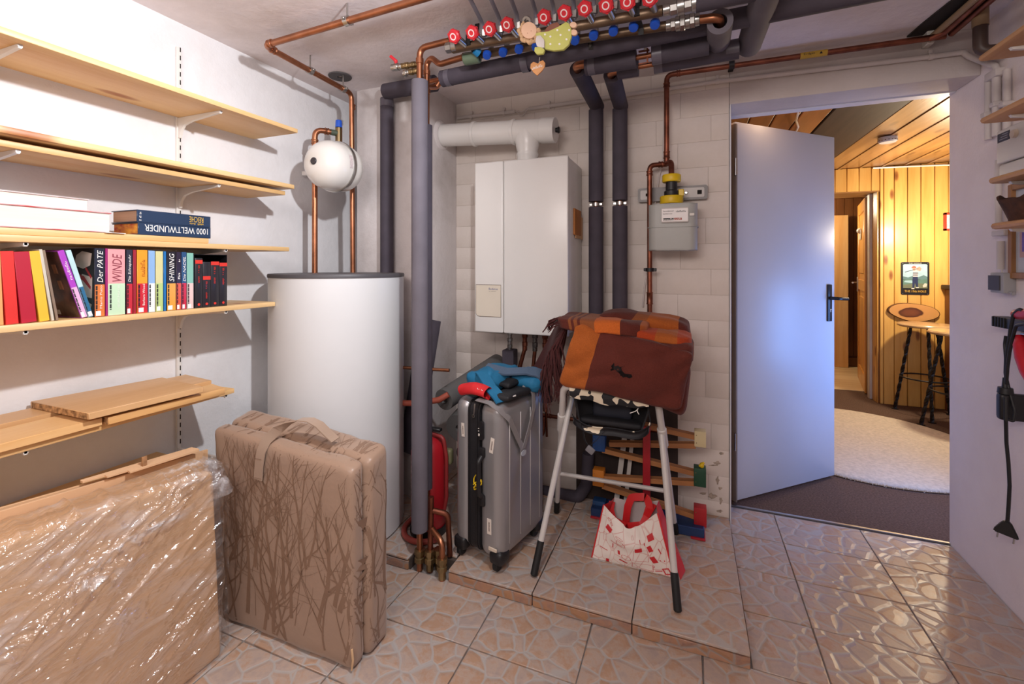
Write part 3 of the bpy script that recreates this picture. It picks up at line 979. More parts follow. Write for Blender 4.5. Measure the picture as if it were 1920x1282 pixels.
# ------------------------------------------------------------------ loose planks on the fifth shelf
M_chip = wood('laminate_board', '#e3b98a', '#cf9f6a', 'y', 14, 0.4, knots=False, vary=0.08)
M_chip2 = wood('laminate_board_b', '#eec48d', '#dda767', 'y', 18, 0.4, vary=0.08, knot_scale=3)
M_chip_edge = mat('chipboard_core', '#c49a6c', 0.85, var=0.5, vscale=90, stain='#7c5a39')
def plank(label, corners, z, th, m, core=True):
    c = [Vector((p[0], p[1], 0)) for p in corners]
    ctr = sum(c, Vector()) / 4
    t = thing('loose_plank', label, 'plank', (ctr.x, ctr.y, z), group='loose planks on the fifth shelf')
    bm = newbm()
    hexa(bm, [(p.x, p.y, z) for p in c] + [(p.x, p.y, z + th) for p in c])
    bmesh.ops.bevel(bm, geom=list(bm.edges), offset=0.0015, segments=1, affect='EDGES')
    obj('board', bm, m, t)
    if core:
        a, b_ = c[0], c[1]
        d = (a - c[3]).normalized() * 0.0006
        bm = newbm()
        i0, i1 = a.lerp(b_, 0.03), a.lerp(b_, 0.97)
        hexa(bm, [(i0.x, i0.y, z + 0.001), (i1.x, i1.y, z + 0.001), (i1.x + d.x, i1.y + d.y, z + 0.001), (i0.x + d.x, i0.y + d.y, z + 0.001), (i0.x, i0.y, z + th - 0.001), (i1.x, i1.y, z + th - 0.001), (i1.x + d.x, i1.y + d.y, z + th - 0.001), (i0.x + d.x, i0.y + d.y, z + th - 0.001)])
        obj('cut_end', bm, M_chip_edge, t)['label'] = 'raw chipboard edge'
plank('short pine plank at the left end of the fifth shelf', [(-1.72, 0.30), (-1.575, 0.30), (-1.575, 0.778), (-1.72, 0.785)], 0.7885, 0.022, M_chip2, False)
plank('chipboard offcut with speckled raw edge behind the short pine plank', [(-1.85, 0.25), (-1.735, 0.25), (-1.735, 0.80), (-1.85, 0.81)], 0.789, 0.030, M_chip)
plank('narrow planed plank lying along the front of the fifth shelf', [(-1.655, 0.785), (-1.560, 0.785), (-1.545, 1.125), (-1.645, 1.15)], 0.7885, 0.022, M_chip2)
plank('wide laminate board lying askew across the other planks', [(-1.852, 0.735), (-1.552, 0.735), (-1.532, 1.04), (-1.800, 1.07)], 0.8195, 0.019, M_chip)
plank('small chipboard offcut at the back of the fifth shelf', [(-1.85, 1.075), (-1.665, 1.075), (-1.665, 1.16), (-1.85, 1.185)], 0.789, 0.030, M_chip)
# ================================================================== floor-standing things on the left
def soft_box(bm, x0, x1, y0, y1, z0, z1, r, cuts=14, amp=0.0, freq=9.0, warp=None, seed=0.0):
    c = Vector(((x0 + x1) / 2, (y0 + y1) / 2, (z0 + z1) / 2)); h = Vector((abs(x1 - x0) / 2, abs(y1 - y0) / 2, abs(z1 - z0) / 2))
    tmp = newbm()
    bmesh.ops.create_cube(tmp, size=2.0)
    bmesh.ops.subdivide_edges(tmp, edges=list(tmp.edges), cuts=cuts, use_grid_fill=True)
    idx = {}
    for v in tmp.verts:
        p = Vector(v.co)
        # crowd the grid lines towards the edges so the rounding is smooth
        p = Vector([math.copysign(1 - (1 - abs(a)) ** 1.6, a) for a in p])
        P = Vector((p.x * h.x, p.y * h.y, p.z * h.z))
        q = Vector([max(-(hh - r), min(hh - r, a)) if hh > r else 0 for a, hh in zip(P, h)])
        d = P - q
        n = d.normalized() if d.length > 1e-9 else Vector((0, 0, 1))
        P = q + n * r
        if amp:
            P += n * amp * noise.fractal(Vector((P + c)) * freq + Vector((seed, 0, 0)), 1.0, 2.0, 3)
        P = c + P
        if warp: P = Vector(warp(P))
        idx[v] = bm.verts.new(P)
    for f in tmp.faces: bm.faces.new([idx[v] for v in f.verts])
    tmp.free()
    return bm

# ---- folding mattress in a branch-printed satin cover
def branch_material():
    m, nt, b = _nt('mattress_satin')
    b.inputs['Roughness'].default_value = 0.40
    b.inputs['Sheen Weight'].default_value = 0.25
    b.inputs['Base Color'].default_value = lin('#9f836f')
    tc = N(nt, 'ShaderNodeTexCoord')
    n2 = N(nt, 'ShaderNodeTexNoise', i_Scale=12.0, i_Detail=3.0); nt.links.new(tc.outputs['Object'], n2.inputs['Vector'])
    bp = N(nt, 'ShaderNodeBump', i_Strength=0.3, i_Distance=0.012)
    nt.links.new(n2.outputs['Fac'], bp.inputs['Height']); nt.links.new(bp.outputs[0], b.inputs['Normal'])
    return m
M_branch = branch_material()
def mwarp(P):
    s = (P.x + 1.50) / 0.55                       # 0 left .. 1 right
    k = max(0, P.z) / 0.64
    x = P.x + (-0.075 * (1 - s) * k)              # upper left corner bulges outwards
    z = P.z * (1.045 - 0.075 * s + 0.045 * (P.y - 1.11) / 0.15)
    if P.z > 0.5: z += 0.006 * noise.noise(Vector((P.x * 22, P.y * 9, 1.3)))
    return (x, P.y, z)
mt = thing('folding_mattress', 'brown folding mattress standing upright, satin cover printed with branches', 'mattress', (-1.24, 1.185, 0.0))
obj('cushion', soft_box(newbm(), -1.512, -0.960, 1.105, 1.168, 0.001, 0.640, 0.022, 18, 0.0035, 9, mwarp), M_branch, mt, 70)
obj('cushion', soft_box(newbm(), -1.508, -0.944, 1.164, 1.268, 0.001, 0.640, 0.024, 18, 0.0035, 9, mwarp, 4.0), M_branch, mt, 70)
# the printed bare branches: flat strokes lying on the cover
from mathutils.bvhtree import BVHTree
def surface_tree(objs):
    tb = newbm()
    for o in objs:
        t2 = newbm(); t2.from_mesh(o.data); bmesh.ops.transform(t2, matrix=wm(o), verts=t2.verts)
        me_ = bpy.data.meshes.new('tmp'); t2.to_mesh(me_); t2.free(); tb.from_mesh(me_); bpy.data.meshes.remove(me_)
    tree = BVHTree.FromBMesh(tb); tb.free()
    return tree
MT_TREE = surface_tree(list(mt.children))
brr = random.Random(21)
def strokes(project, a_rng, b_rng, n, hgt):
    """bare branching trees in a 2-D field; project(a, b) gives (point, normal) on the cover or None"""
    bm = newbm()
    def limb(a, b, ang, w, L, depth):
        steps = max(2, int(L / 0.016)); prev = None
        for k in range(steps + 1):
            q = project(a, b)
            ww = w * (1 - 0.75 * k / steps)
            if q is None: prev = None
            else:
                sa, sb = math.cos(ang) * ww / 2, -math.sin(ang) * ww / 2
                q1, q2 = project(a - sa, b - sb), project(a + sa, b + sb)
                if q1 and q2:
                    cur = (bm.verts.new(q1[0] + q1[1] * 0.0007), bm.verts.new(q2[0] + q2[1] * 0.0007))
                    if prev and (prev[0].co - cur[0].co).length < 0.05: bm.faces.new((prev[0], prev[1], cur[1], cur[0]))
                    prev = cur
                else: prev = None
            if depth < 3 and k > 0 and brr.random() < (0.20, 0.16, 0.10)[depth]:
                sgn = brr.choice((-1, 1))
                limb(a, b, ang + sgn * brr.uniform(0.35, 0.95), ww * 0.6, L * brr.uniform(0.25, 0.5), depth + 1)
            ang += brr.uniform(-0.13, 0.13) - 0.04 * ang
            a += math.sin(ang) * L / steps; b += math.cos(ang) * L / steps
    for k in range(n):
        a0 = a_rng[0] + (a_rng[1] - a_rng[0]) * (k + brr.random()) / n
        limb(a0, b_rng[0] + brr.uniform(-0.08, 0.30) * (hgt / 0.62), brr.uniform(-0.30, 0.40), brr.uniform(0.006, 0.019), brr.uniform(0.45, 1.05) * hgt, 0)
    for k in range(n):
        limb(brr.uniform(*a_rng), brr.uniform(b_rng[0], b_rng[1]), brr.uniform(-0.7, 0.7), brr.uniform(0.002, 0.004), brr.uniform(0.12, 0.3), 1)
    return bm
def cast(org, d):
    h = MT_TREE.ray_cast(Vector(org), Vector(d))
    return (h[0], -Vector(d)) if h[0] is not None and h[3] < 0.5 else None
M_print = mat('branch_print_brown', '#876b58', 0.48, var=0.05)
o_ = obj('branch_print', strokes(lambda a, b: cast((a, 0.9, b), (0, 1, 0)) if 0.01 < b < 0.66 else None, (-1.56, -0.97), (0.0, 0.6), 25, 0.62), M_print, mt, 180); o_['kind'] = 'stuff'; o_['label'] = 'printed bare branches on the front'
o_ = obj('branch_print', strokes(lambda a, b: cast((-0.75, a, b), (-1, 0, 0)) if 0.01 < b < 0.62 and 1.115 < a < 1.258 else None, (1.11, 1.26), (0.0, 0.55), 8, 0.6), M_print, mt, 180); o_['kind'] = 'stuff'
o_ = obj('branch_print', strokes(lambda a, b: cast((a, 1.11 + b, 0.95), (0, 0, -1)) if 0.0 < b < 0.15 and -1.57 < a < -0.96 else None, (-1.56, -0.97), (0.0, 0.1), 14, 0.16), M_print, mt, 180); o_['kind'] = 'stuff'
M_strap = mat('mattress_strap', '#a88f7c', 0.45, var=0.1, sheen=0.2)
hb = newbm()
hp = [Vector(p) for p in ((-1.348, 1.097, 0.530), (-1.343, 1.097, 0.580), (-1.335, 1.098, 0.625), (-1.322, 1.108, 0.662), (-1.300, 1.128, 0.690), (-1.268, 1.148, 0.714), (-1.230, 1.160, 0.727), (-1.190, 1.168, 0.727), (-1.155, 1.172, 0.714), (-1.128, 1.176, 0.692), (-1.095, 1.180, 0.668))]
hs_ = [Vector((1, 0, 0)), Vector((1, 0, 0)), Vector((1, 0.05, 0)), Vector((1, 0.35, 0)), Vector((0.8, 0.8, 0)), Vector((0.45, 1, 0)), Vector((0.25, 1, 0)), Vector((0.15, 1, 0)), Vector((0.15, 1, 0)), Vector((0.1, 1, 0)), Vector((0.1, 1, 0))]
strap(hb, hp, 0.036, 0.004, hs_)
obj('handle', hb, M_strap, mt, 80)['label'] = 'cloth carrying strap'
hs = newbm()
for zz in (0.535, 0.60):
    bx(hs, -1.362, -1.330, 1.0945, 1.0965, zz, zz + 0.0015)
obj('stitching', hs, mat('thread', '#8a7060', 0.8), mt)['kind'] = 'stuff'
obj('torn_seam', tube(newbm(), [(-0.962, 1.106, 0.010), (-0.955, 1.103, 0.045), (-0.960, 1.104, 0.075)], 0.0035, 6), mat('foam_core', '#d8b48c', 0.9), mt)['label'] = 'torn seam showing pale foam'

# ---- flat cardboard pack in plastic film
M_card = mat('cardboard', '#d8ae84', 0.8, var=0.12, vscale=7, bump=0.05, stretch=(1, 0.2, 1))
M_card_l = mat('cardboard_light', '#d9b088', 0.8, var=0.12, vscale=7, bump=0.05, stretch=(1, 0.2, 1))
M_card_edge = mat('cardboard_edge', '#a97c55', 0.9, var=0.3, vscale=60)
def film_material():
    m, nt, b = _nt('clear_film')
    out = nt.nodes['Material Output']
    nt.nodes.remove(b)
    tr = N(nt, 'ShaderNodeBsdfTransparent'); tr.inputs[0].default_value = (0.97, 0.97, 0.98, 1)
    gl = N(nt, 'ShaderNodeBsdfGlossy'); gl.inputs['Roughness'].default_value = 0.14; gl.inputs[0].default_value = (1, 1, 1, 1)
    df = N(nt, 'ShaderNodeBsdfDiffuse'); df.inputs[0].default_value = (0.85, 0.86, 0.9, 1)
    fr = N(nt, 'ShaderNodeFresnel', i_IOR=1.5)
    tc = N(nt, 'ShaderNodeTexCoord')
    mp = N(nt, 'ShaderNodeMapping'); mp.inputs['Rotation'].default_value = (0.55, 0, 0); mp.inputs['Scale'].default_value = (1, 0.22, 1)
    nt.links.new(tc.outputs['Object'], mp.inputs['Vector'])
    n1 = N(nt, 'ShaderNodeTexNoise', i_Scale=18.0, i_Detail=4.0, i_Distortion=1.0); n2 = N(nt, 'ShaderNodeTexNoise', i_Scale=90.0, i_Detail=3.0)
    nt.links.new(mp.outputs[0], n1.inputs['Vector']); nt.links.new(mp.outputs[0], n2.inputs['Vector'])
    ad = N(nt, 'ShaderNodeMath', operation='MULTIPLY_ADD'); ad.inputs[1].default_value = 0.12
    nt.links.new(n2.outputs['Fac'], ad.inputs[0]); nt.links.new(n1.outputs['Fac'], ad.inputs[2])
    bp = N(nt, 'ShaderNodeBump', i_Strength=0.7, i_Distance=0.03)
    nt.links.new(ad.outputs[0], bp.inputs['Height'])
    for n in (gl, fr): nt.links.new(bp.outputs[0], n.inputs['Normal'])
    sc_ = N(nt, 'ShaderNodeMath', operation='MULTIPLY_ADD'); sc_.inputs[1].default_value = 1.2; sc_.inputs[2].default_value = 0.06
    nt.links.new(fr.outputs[0], sc_.inputs[0])
    cl = N(nt, 'ShaderNodeMath', operation='MINIMUM'); cl.inputs[1].default_value = 0.30; nt.links.new(sc_.outputs[0], cl.inputs[0]); sc_ = cl
    m1 = N(nt, 'ShaderNodeMixShader'); m2 = N(nt, 'ShaderNodeMixShader')
    # crumpled, doubled film is milky along its folds; diffuse white also paints highlights there
    rr = ramp(nt, [(0.47, (0.03, 0.03, 0.03, 1)), (0.60, (0.30, 0.30, 0.30, 1)), (0.72, (0.8, 0.8, 0.8, 1))])
    nt.links.new(n1.outputs['Fac'], rr.inputs[0])
    bd = N(nt, 'ShaderNodeAttribute', attribute_name='crush')
    bm_ = N(nt, 'ShaderNodeMath', operation='MULTIPLY'); nt.links.new(rr.outputs[0], bm_.inputs[0]); nt.links.new(bd.outputs['Fac'], bm_.inputs[1])
    nt.links.new(bm_.outputs[0], m1.inputs[0]); nt.links.new(tr.outputs[0], m1.inputs[1]); nt.links.new(df.outputs[0], m1.inputs[2])
    nt.links.new(sc_.outputs[0], m2.inputs[0]); nt.links.new(m1.outputs[0], m2.inputs[1]); nt.links.new(gl.outputs[0], m2.inputs[2])
    nt.links.new(m2.outputs[0], out.inputs['Surface'])
    return m
M_film = film_material()
pk = thing('cardboard_pack', 'flat cardboard pack wrapped in crumpled clear film at the left picture edge', 'pack', (-1.46, 0.65, 0.0))
bm = newbm()
hexa(bm, [(-1.545, 0.15, 0.001), (-1.398, 0.15, 0.001), (-1.394, 1.005, 0.001), (-1.545, 1.012, 0.001), (-1.545, 0.15, 0.672), (-1.405, 0.15, 0.668), (-1.402, 0.985, 0.598), (-1.545, 0.99, 0.602)])
bmesh.ops.bevel(bm, geom=list(bm.edges), offset=0.012, segments=3, profile=0.5, affect='EDGES')
obj('carton', bm, M_card, pk)
def film(s, t):
    # s along the pack towards the tank, t from the floor up over the top edge
    y = 0.10 + 0.925 * s
    ztop = 0.672 - 0.085 * (y - 0.15)
    if t < 0.85:
        z = 0.004 + (ztop + 0.006) * (t / 0.85); x = -1.393 + 0.0 * t
        nx, nz = 1.0, 0.0
    else:
        k = (t - 0.85) / 0.15
        a = k * PI / 2
        x = -1.395 - 0.085 * k; z = ztop + 0.008 + 0.010 * math.sin(a)
        nx, nz = 0.35, 0.9
    p = Vector((y * 1.0, z, 0))
    u = y * 0.85 + z * 0.52; w = -y * 0.52 + z * 0.85         # along and across the diagonal folds
    n1 = noise.noise(Vector((u * 2.2, w * 9, 2.0)))
    n2 = 1 - abs(noise.noise(Vector((u * 4.0, w * 22, 5.0))))
    n3 = 1 - abs(noise.noise(Vector((u * 22, w * 52, 9.0))))
    band = math.exp(-((w - 0.10 - 0.05 * math.sin(u * 5)) / 0.055) ** 2)
    n4 = 1 - abs(noise.noise(Vector((u * 7, w * 60, 4.0))))
    msk = max(0.0, noise.noise(Vector((u * 3, w * 5, 8.0))) + 0.25)
    amp = 0.009 * n1 + 0.012 * n2 ** 5 + (0.002 + 0.014 * band) * (n3 ** 4) + 0.011 * msk * n4 ** 5
    edge = min(1, t * 9)
    x += nx * (0.004 + amp * edge); z += nz * amp * 0.8
    if s > 0.97: x -= (s - 0.97) * 1.2
    return (x, y, z)
def crushed(bm, k=1.0):
    lay = bm.verts.layers.float.new('crush')
    for v in bm.verts:
        u = v.co.y * 0.85 + v.co.z * 0.52; w = -v.co.y * 0.52 + v.co.z * 0.85
        v[lay] = k * (0.38 + 0.85 * math.exp(-((w - 0.10 - 0.05 * math.sin(u * 5)) / 0.07) ** 2))
    return bm
obj('film_wrap', crushed(sheet(newbm(), 190, 230, film)), M_film, pk, 180)['label'] = 'crumpled clear plastic film'
def film_end(s, t):
    z = 0.006 + 0.60 * t
    n3 = 1 - abs(noise.noise(Vector((s * 9, z * 26, 3.0))))
    return (-1.392 - 0.15 * s, 1.024 + 0.012 * n3 * n3 * math.sin(PI * min(1, s * 1.3 + 0.1)), z)
obj('film_end', crushed(sheet(newbm(), 20, 60, film_end)), M_film, pk, 180)
def film_knot(s, t):
    a = s * 2 * PI
    r = 0.020 + 0.030 * t + 0.012 * noise.noise(Vector((math.cos(a) * 2, math.sin(a) * 2, t * 4)))
    return (-1.415 + r * math.cos(a) * 0.8, 0.985 + 0.030 * t + r * math.sin(a) * 0.8, 0.625 - 0.11 * t + 0.012 * noise.noise(Vector((a, t * 5, 0))))
obj('film_tuft', crushed(sheet(newbm(), 28, 14, film_knot, True), 2.0), M_film, pk, 180)['label'] = 'gathered end of the film'

def card_sheet(label, x, y0, y1, za, zb, th, m):
    bm = newbm()
    hexa(bm, [(x, y0, 0.001), (x + th, y0, 0.001), (x + th, y1, 0.001), (x, y1, 0.001), (x, y0, za), (x + th, y0, za), (x + th, y1, zb), (x, y1, zb)])
    bmesh.ops.bevel(bm, geom=list(bm.edges), offset=0.0012, segments=1, affect='EDGES')
    tag(obj('cardboard_sheet', bm, m), label, 'cardboard', 'flattened cardboard behind the wrapped pack')
card_sheet('flattened cardboard sheet directly behind the wrapped pack', -1.556, 0.18, 1.052, 0.690, 0.612, 0.008, M_card_l)
card_sheet('second flattened cardboard sheet behind the wrapped pack, slightly longer', -1.568, 0.22, 1.075, 0.694, 0.608, 0.007, M_card)
card_sheet('flattened cardboard sheet nearest the lowest shelf board', -1.5835, 0.18, 1.072, 0.672, 0.588, 0.009, M_card_l)
fl = thing('cardboard_flap', 'torn folded cardboard flap lying on the upright cardboard edges', 'cardboard', (-1.56, 0.78, 0.66))
bm = newbm()
for k in range(3):
    hexa(bm, [(-1.560 + 0.012 * k, 0.72 + 0.05 * k, 0.652 - 0.006 * k), (-1.548 + 0.012 * k, 0.72 + 0.05 * k, 0.652 - 0.006 * k), (-1.548 + 0.012 * k, 1.02, 0.628), (-1.560 + 0.012 * k, 1.02, 0.628),
              (-1.560 + 0.012 * k, 0.72 + 0.05 * k, 0.659 - 0.006 * k), (-1.548 + 0.012 * k, 0.72 + 0.05 * k, 0.656 - 0.006 * k), (-1.548 + 0.012 * k, 1.02, 0.635), (-1.560 + 0.012 * k, 1.02, 0.637)])
obj('flap', bm, M_card_l, fl)
obj('staple', bx(newbm(), -1.536, -1.530, 0.855, 0.868, 0.640, 0.672, 0.001), M_card_edge, fl)

# ---- hot water tank
tk = thing('water_tank', 'white cylindrical hot water tank with dark grey lid, between shelves and pillar', 'tank', (-1.518, 1.660, 0.05))
M_tank = mat('tank_white', '#d9dadc', 0.42, var=0.03, vscale=3)
M_lid = mat('tank_lid', '#4e4c50', 0.5, var=0.06)
T0 = Matrix.Translation((-1.518, 1.660, 0))
obj('jacket', lathe(newbm(), [(0, 0.052), (0.285, 0.052), (0.293, 0.060), (0.293, 1.196), (0, 1.196)], T0, 72), M_tank, tk)
obj('lid', lathe(newbm(), [(0, 1.1962), (0.2955, 1.1962), (0.2965, 1.206), (0.293, 1.2125), (0, 1.2125)], T0, 72), M_lid, tk)['label'] = 'dark grey lid'
obj('base_ring', lathe(newbm(), [(0.262, 0.0505), (0.28, 0.0505), (0.28, 0.056), (0.262, 0.056)], T0, 40), M_black, tk)

# ---- expansion vessel
ev = thing('expansion_vessel', 'round white expansion vessel with chrome band above the hot water tank', 'vessel', (-1.576, 1.70, 1.60))
EV = frame((-1.576, 1.70, 1.720), (1, 0, 0), (0, 0, 1))          # local z runs towards -y
M_vessel = mat('vessel_white', '#e9e6e1', 0.25, var=0.03, coat=0.4)
dome = [(0.1165, 0.004)] + [(0.1165 * math.cos(a) ** 0.75 if a < 1.5 else 0.0, 0.030 + 0.105 * math.sin(a)) for a in [k * PI / 2 / 12 for k in range(0, 12)]] + [(0.0, 0.135)]
obj('front_shell', lathe(newbm(), [(0, 0.004)] + dome, EV, 40), M_vessel, ev)
back = [(0, -0.13), (0.055, -0.126)] + [(0.1150 * math.sin(a), -0.03 - 0.095 * math.cos(a)) for a in [0.5 + k * 0.107 for k in range(0, 11)]] + [(0.115, -0.004), (0, -0.004)]
obj('rear_shell', lathe(newbm(), back, EV, 40), M_vessel, ev)
obj('clamp_band', lathe(newbm(), [(0.112, -0.009), (0.122, -0.009), (0.1235, 0.0), (0.122, 0.008), (0.112, 0.008), (0.112, -0.009)], EV, 44), M_steel, ev)['label'] = 'chrome clamping band'
obj('valve_cap', lathe(newbm(), [(0, 0.132), (0.0165, 0.132), (0.0165, 0.1375), (0.014, 0.1405), (0, 0.1405)], EV, 20), mat('dark_cap', '#3d3a3f', 0.4), ev)['label'] = 'dark grey cap'
stk = newbm()
def sticker(s, t):
    a = 0.10 + 0.55 * (s - 0.5)
    r = 0.1172
    return EV @ Vector((r * math.cos(a), r * math.sin(a), 0.012 + 0.022 * t))
obj('type_sticker', sheet(stk, 10, 2, sticker), mat('sticker_pinkish', '#dccfcf', 0.6, var=0.25, vscale=120), ev)
obj('bracket', bx(newbm(), -1.86, -1.60, 1.765, 1.785, 1.71, 1.735, 0.003), M_white, ev)

# ---- copper between ceiling, vessel and tank
def pipe(name, label, pts, r, m=None, bend=0.03, fit=(), group=None, n=12, clips=()):
    """a pipe run: bar > fittings (sleeves) and clips"""
    p = [Vector(q) for q in pts]
    t = thing(name, label, 'pipe', (p[0].x, p[0].y, min(q.z for q in p)), group=group)
    obj('tube', tube(newbm(), p, r, n, bend), m or M_copper, t, 60)
    for (a, d, L) in fit:                       # sleeve at point a along direction d
        a = Vector(a); d = Vector(d).normalized()
        b = newbm()
        lathe(b, [(r * 1.02, 0), (r * 1.28, 0.001), (r * 1.30, 0.004), (r * 1.16, 0.006), (r * 1.16, L - 0.006), (r * 1.30, L - 0.004), (r * 1.28, L - 0.001), (r * 1.02, L)], axis_frame(a, a + d * L), n + 2)
        obj('fitting', b, m or M_copper, t, 50)
    for (a, d, top) in clips:                   # pipe clamp with threaded rod to the ceiling or wall point `top`
        a = Vector(a); d = Vector(d).normalized(); top = Vector(top)
        b = newbm()
        htube(b, a - d * 0.010, a + d * 0.010, r * 1.40, r * 1.02, 16)
        side = d.cross((top - a).normalized()).normalized()
        for s in (-1, 1):
            box(b, a + side * (s * r * 1.6), (0.014, 0.014, 0.010), 0.002)
        c = obj('clamp', b, M_steel, t)
        obj('rod', cyl(newbm(), a + (top - a).normalized() * r * 1.35, top, 0.0035, 8), M_steel, c)
    return t
zc = 2.140
pipe('copper_pipe', 'copper pipe under the ceiling running to the corner above the tank',
     [(0.30, 1.232, zc), (-1.602, 1.333, zc), (-1.607, 1.845, zc - 0.012), (-1.612, 1.862, 1.20)], 0.0125, None, 0.035,
     fit=[((-1.555, 1.3305, zc), (-1, 0.05, 0), 0.022), ((-1.6025, 1.385, zc), (0, -1, 0), 0.022), ((-1.6115, 1.857, 2.075), (0, 0, -1), 0.024), ((-1.612, 1.859, 1.83), (0, 0, -1), 0.055), ((-1.612, 1.861, 1.735), (0, 0, -1), 0.02)],
     clips=[((-1.16, 1.3095, zc), (1, -0.053, 0), (-1.16, 1.3095, CZ)), ((-1.6045, 1.573, zc - 0.005), (0, 1, 0), (-1.6045, 1.573, CZ)), ((-1.6065, 1.785, zc - 0.011), (0, 1, 0), (-1.6065, 1.785, CZ))])
pipe('copper_pipe', 'copper pipe behind the round vessel going down into the tank', [(-1.705, 1.70, 1.20), (-1.705, 1.70, 1.915), (-1.664, 1.772, 1.915)], 0.0135, None, 0.04,
     fit=[((-1.705, 1.70, 1.865), (0, 0, -1), 0.022), ((-1.682, 1.740, 1.915), (0.50, 0.87, 0), 0.02)])
sv = thing('safety_valve', 'brass safety valve with blue cap above the round vessel', 'valve', (-1.648, 1.80, 1.80))
obj('body', cyl(newbm(), (-1.648, 1.800, 1.862), (-1.648, 1.800, 1.945), 0.017, 14, bev=0.003), mat('bronze', '#8a7656', 0.4, 1.0, var=0.3), sv)
obj('inlet', cyl(newbm(), (-1.668, 1.765, 1.915), (-1.650, 1.797, 1.915), 0.015, 12), mat('valve_green', '#4f5a4a', 0.5), sv)
obj('blue_cap', lathe(newbm(), [(0, 0), (0.0175, 0), (0.0155, 0.034), (0.012, 0.037), (0, 0.037)], Matrix.Translation((-1.648, 1.800, 1.945)), 14), M_blue, sv)['label'] = 'blue twist cap'
bm = newbm()
for k in range(4): cyl(bm, (-1.648, 1.800, 1.795 + k * 0.017), (-1.648, 1.800, 1.8105 + k * 0.017), 0.0145 if k % 2 else 0.012, 8)
cyl(bm, (-1.648, 1.80, 1.80), (-1.648, 1.80, 1.862), 0.010, 10)
obj('coupling', bm, M_brass, sv)
bm = newbm(); tube(bm, [(-1.612, 1.858, 1.80), (-1.648, 1.80, 1.80)], 0.011, 10)
obj('branch', bm, M_copper, sv)
bm = lathe(newbm(), [(0.014, 0), (0.055, 0), (0.057, 0.004), (0.052, 0.006), (0.014, 0.006), (0.014, 0)], Matrix.Translation((-1.640, 1.80, CZ - 0.0075)), 28)
tag(obj('pipe_rosette', bm, mat('rosette_dark', '#4a4648', 0.6)), 'dark round cover plate on the ceiling above the vessel', 'cover plate')

# insulated rising pipe on the pillar
def insulated(name, label, runs, group='insulated heating pipes', m=None, r=0.034, bore=0.011, tape=(), cores=(), bend=0.0):
    """runs of foam tube, each with open ends showing the bore; cores are bare copper stretches"""
    p0 = Vector(runs[0][0])
    t = thing(name, label, 'pipe', tuple(p0), group=group)
    for run in runs:
        if len(run) == 2:
            obj('foam_tube', htube(newbm(), run[0], run[1], r, bore, 22), m or M_foam_d, t)
        else:
            obj('foam_tube', tube(newbm(), run, r, 20, bend), m or M_foam_d, t, 60)
    for c in cores:
        obj('copper_core', tube(newbm(), c, bore * 0.96, 10, 0.02), M_copper, t, 60)
    for (a, d, L) in tape:
        a = Vector(a); d = Vector(d).normalized()
        obj('tape_band', htube(newbm(), a, a + d * L, r * 1.025, r * 0.99, 22), M_foam_tape, t)
    return t
insulated('insulated_pipe', 'dark insulated pipe rising behind the tank along the pillar', [[(-1.464, 1.945, 1.19), (-1.464, 1.945, 2.115)]], r=0.0335, cores=[[(-1.464, 1.945, 1.16), (-1.464, 1.945, 2.142), (-1.42, 1.918, 2.142)]], tape=[((-1.464, 1.945, 2.112), (0, 0, -1), 0.04)])
insulated('insulated_pipe', 'short dark insulated pipe between pillar riser and the big grey riser', [[(-1.450, 1.915, 2.140), (-1.150, 1.905, 2.135)]], r=0.039)
# ================================================================== boiler, flue, pipes on the back wall
bo = thing('gas_boiler', 'white wall-hung gas boiler on the painted block wall', 'boiler', (-0.77, 2.21, 0.912))
BX0, BX1, BY0, BY1, BZ0, BZ1, BSX = -1.016, -0.529, 2.065, 2.362, 0.912, 1.768, -0.858
obj('casing', bx(newbm(), BX0 + 0.004, BX1 - 0.002, BY0 + 0.026, BY1, BZ0 + 0.01, BZ1 - 0.004, 0.004, 2), M_white, bo)
obj('front_panel', bx(newbm(), BX0, BSX - 0.0015, BY0, BY0 + 0.028, BZ0, BZ1, 0.007, 3), M_white, bo)['label'] = 'narrow left front panel'
obj('front_panel', bx(newbm(), BSX + 0.0015, BX1, BY0, BY0 + 0.028, BZ0, BZ1, 0.007, 3), M_white, bo)['label'] = 'wide right front panel'
F = frame((0, BY0, 0), (1, 0, 0), (0, 0, 1))
flap = obj('control_flap', prism(newbm(), [(-0.988, 0.993), (-0.871, 0.993), (-0.871, 1.150), (-1.006, 1.150), (-1.006, 1.006), (-1.000, 0.997)], 0.003, F), mat('flap_cream', '#e2d9c9', 0.4, var=0.03), bo)
ol = newbm()
oo = [(-0.988, 0.992), (-0.870, 0.992), (-0.870, 1.151), (-1.007, 1.151), (-1.007, 1.005), (-1.000, 0.996), (-0.988, 0.992)]
tube(ol, [F @ Vector((p[0], p[1], 0.0015)) for p in oo], 0.0016, 6)
obj('flap_outline', ol, mat('flap_gap', '#7d6a58', 0.7), flap)
lettering('maker_lettering', 'Buderus', F @ Matrix.Translation((-0.935, 1.1265, 0.003)), 0.048, 0.010, mat('navy_ink', '#2a3f8c', 0.5, var=0), flap)
marks('maker_subline', 14, F @ Matrix.Translation((-0.935, 1.1185, 0.003)), 0.050, 0.003, mat('grey_ink', '#7a6a6c', 0.5, var=0), flap)
cd = thing('paper_holder', 'orange-brown paper wallet on the right side of the boiler', 'paper', (-0.52, 2.25, 1.36))
M_wal = mat('wallet_orange', '#c07a3c', 0.6, var=0.2)
obj('wallet', bx(newbm(), BX1 - 0.001, BX1 + 0.008, 2.17, 2.31, 1.400, 1.530, 0.002), M_wal, cd)
obj('leaflet', bx(newbm(), BX1 + 0.002, BX1 + 0.0065, 2.20, 2.35, 1.385, 1.500, 0.001), mat('leaflet', '#e0b284', 0.7, var=0.15), cd)

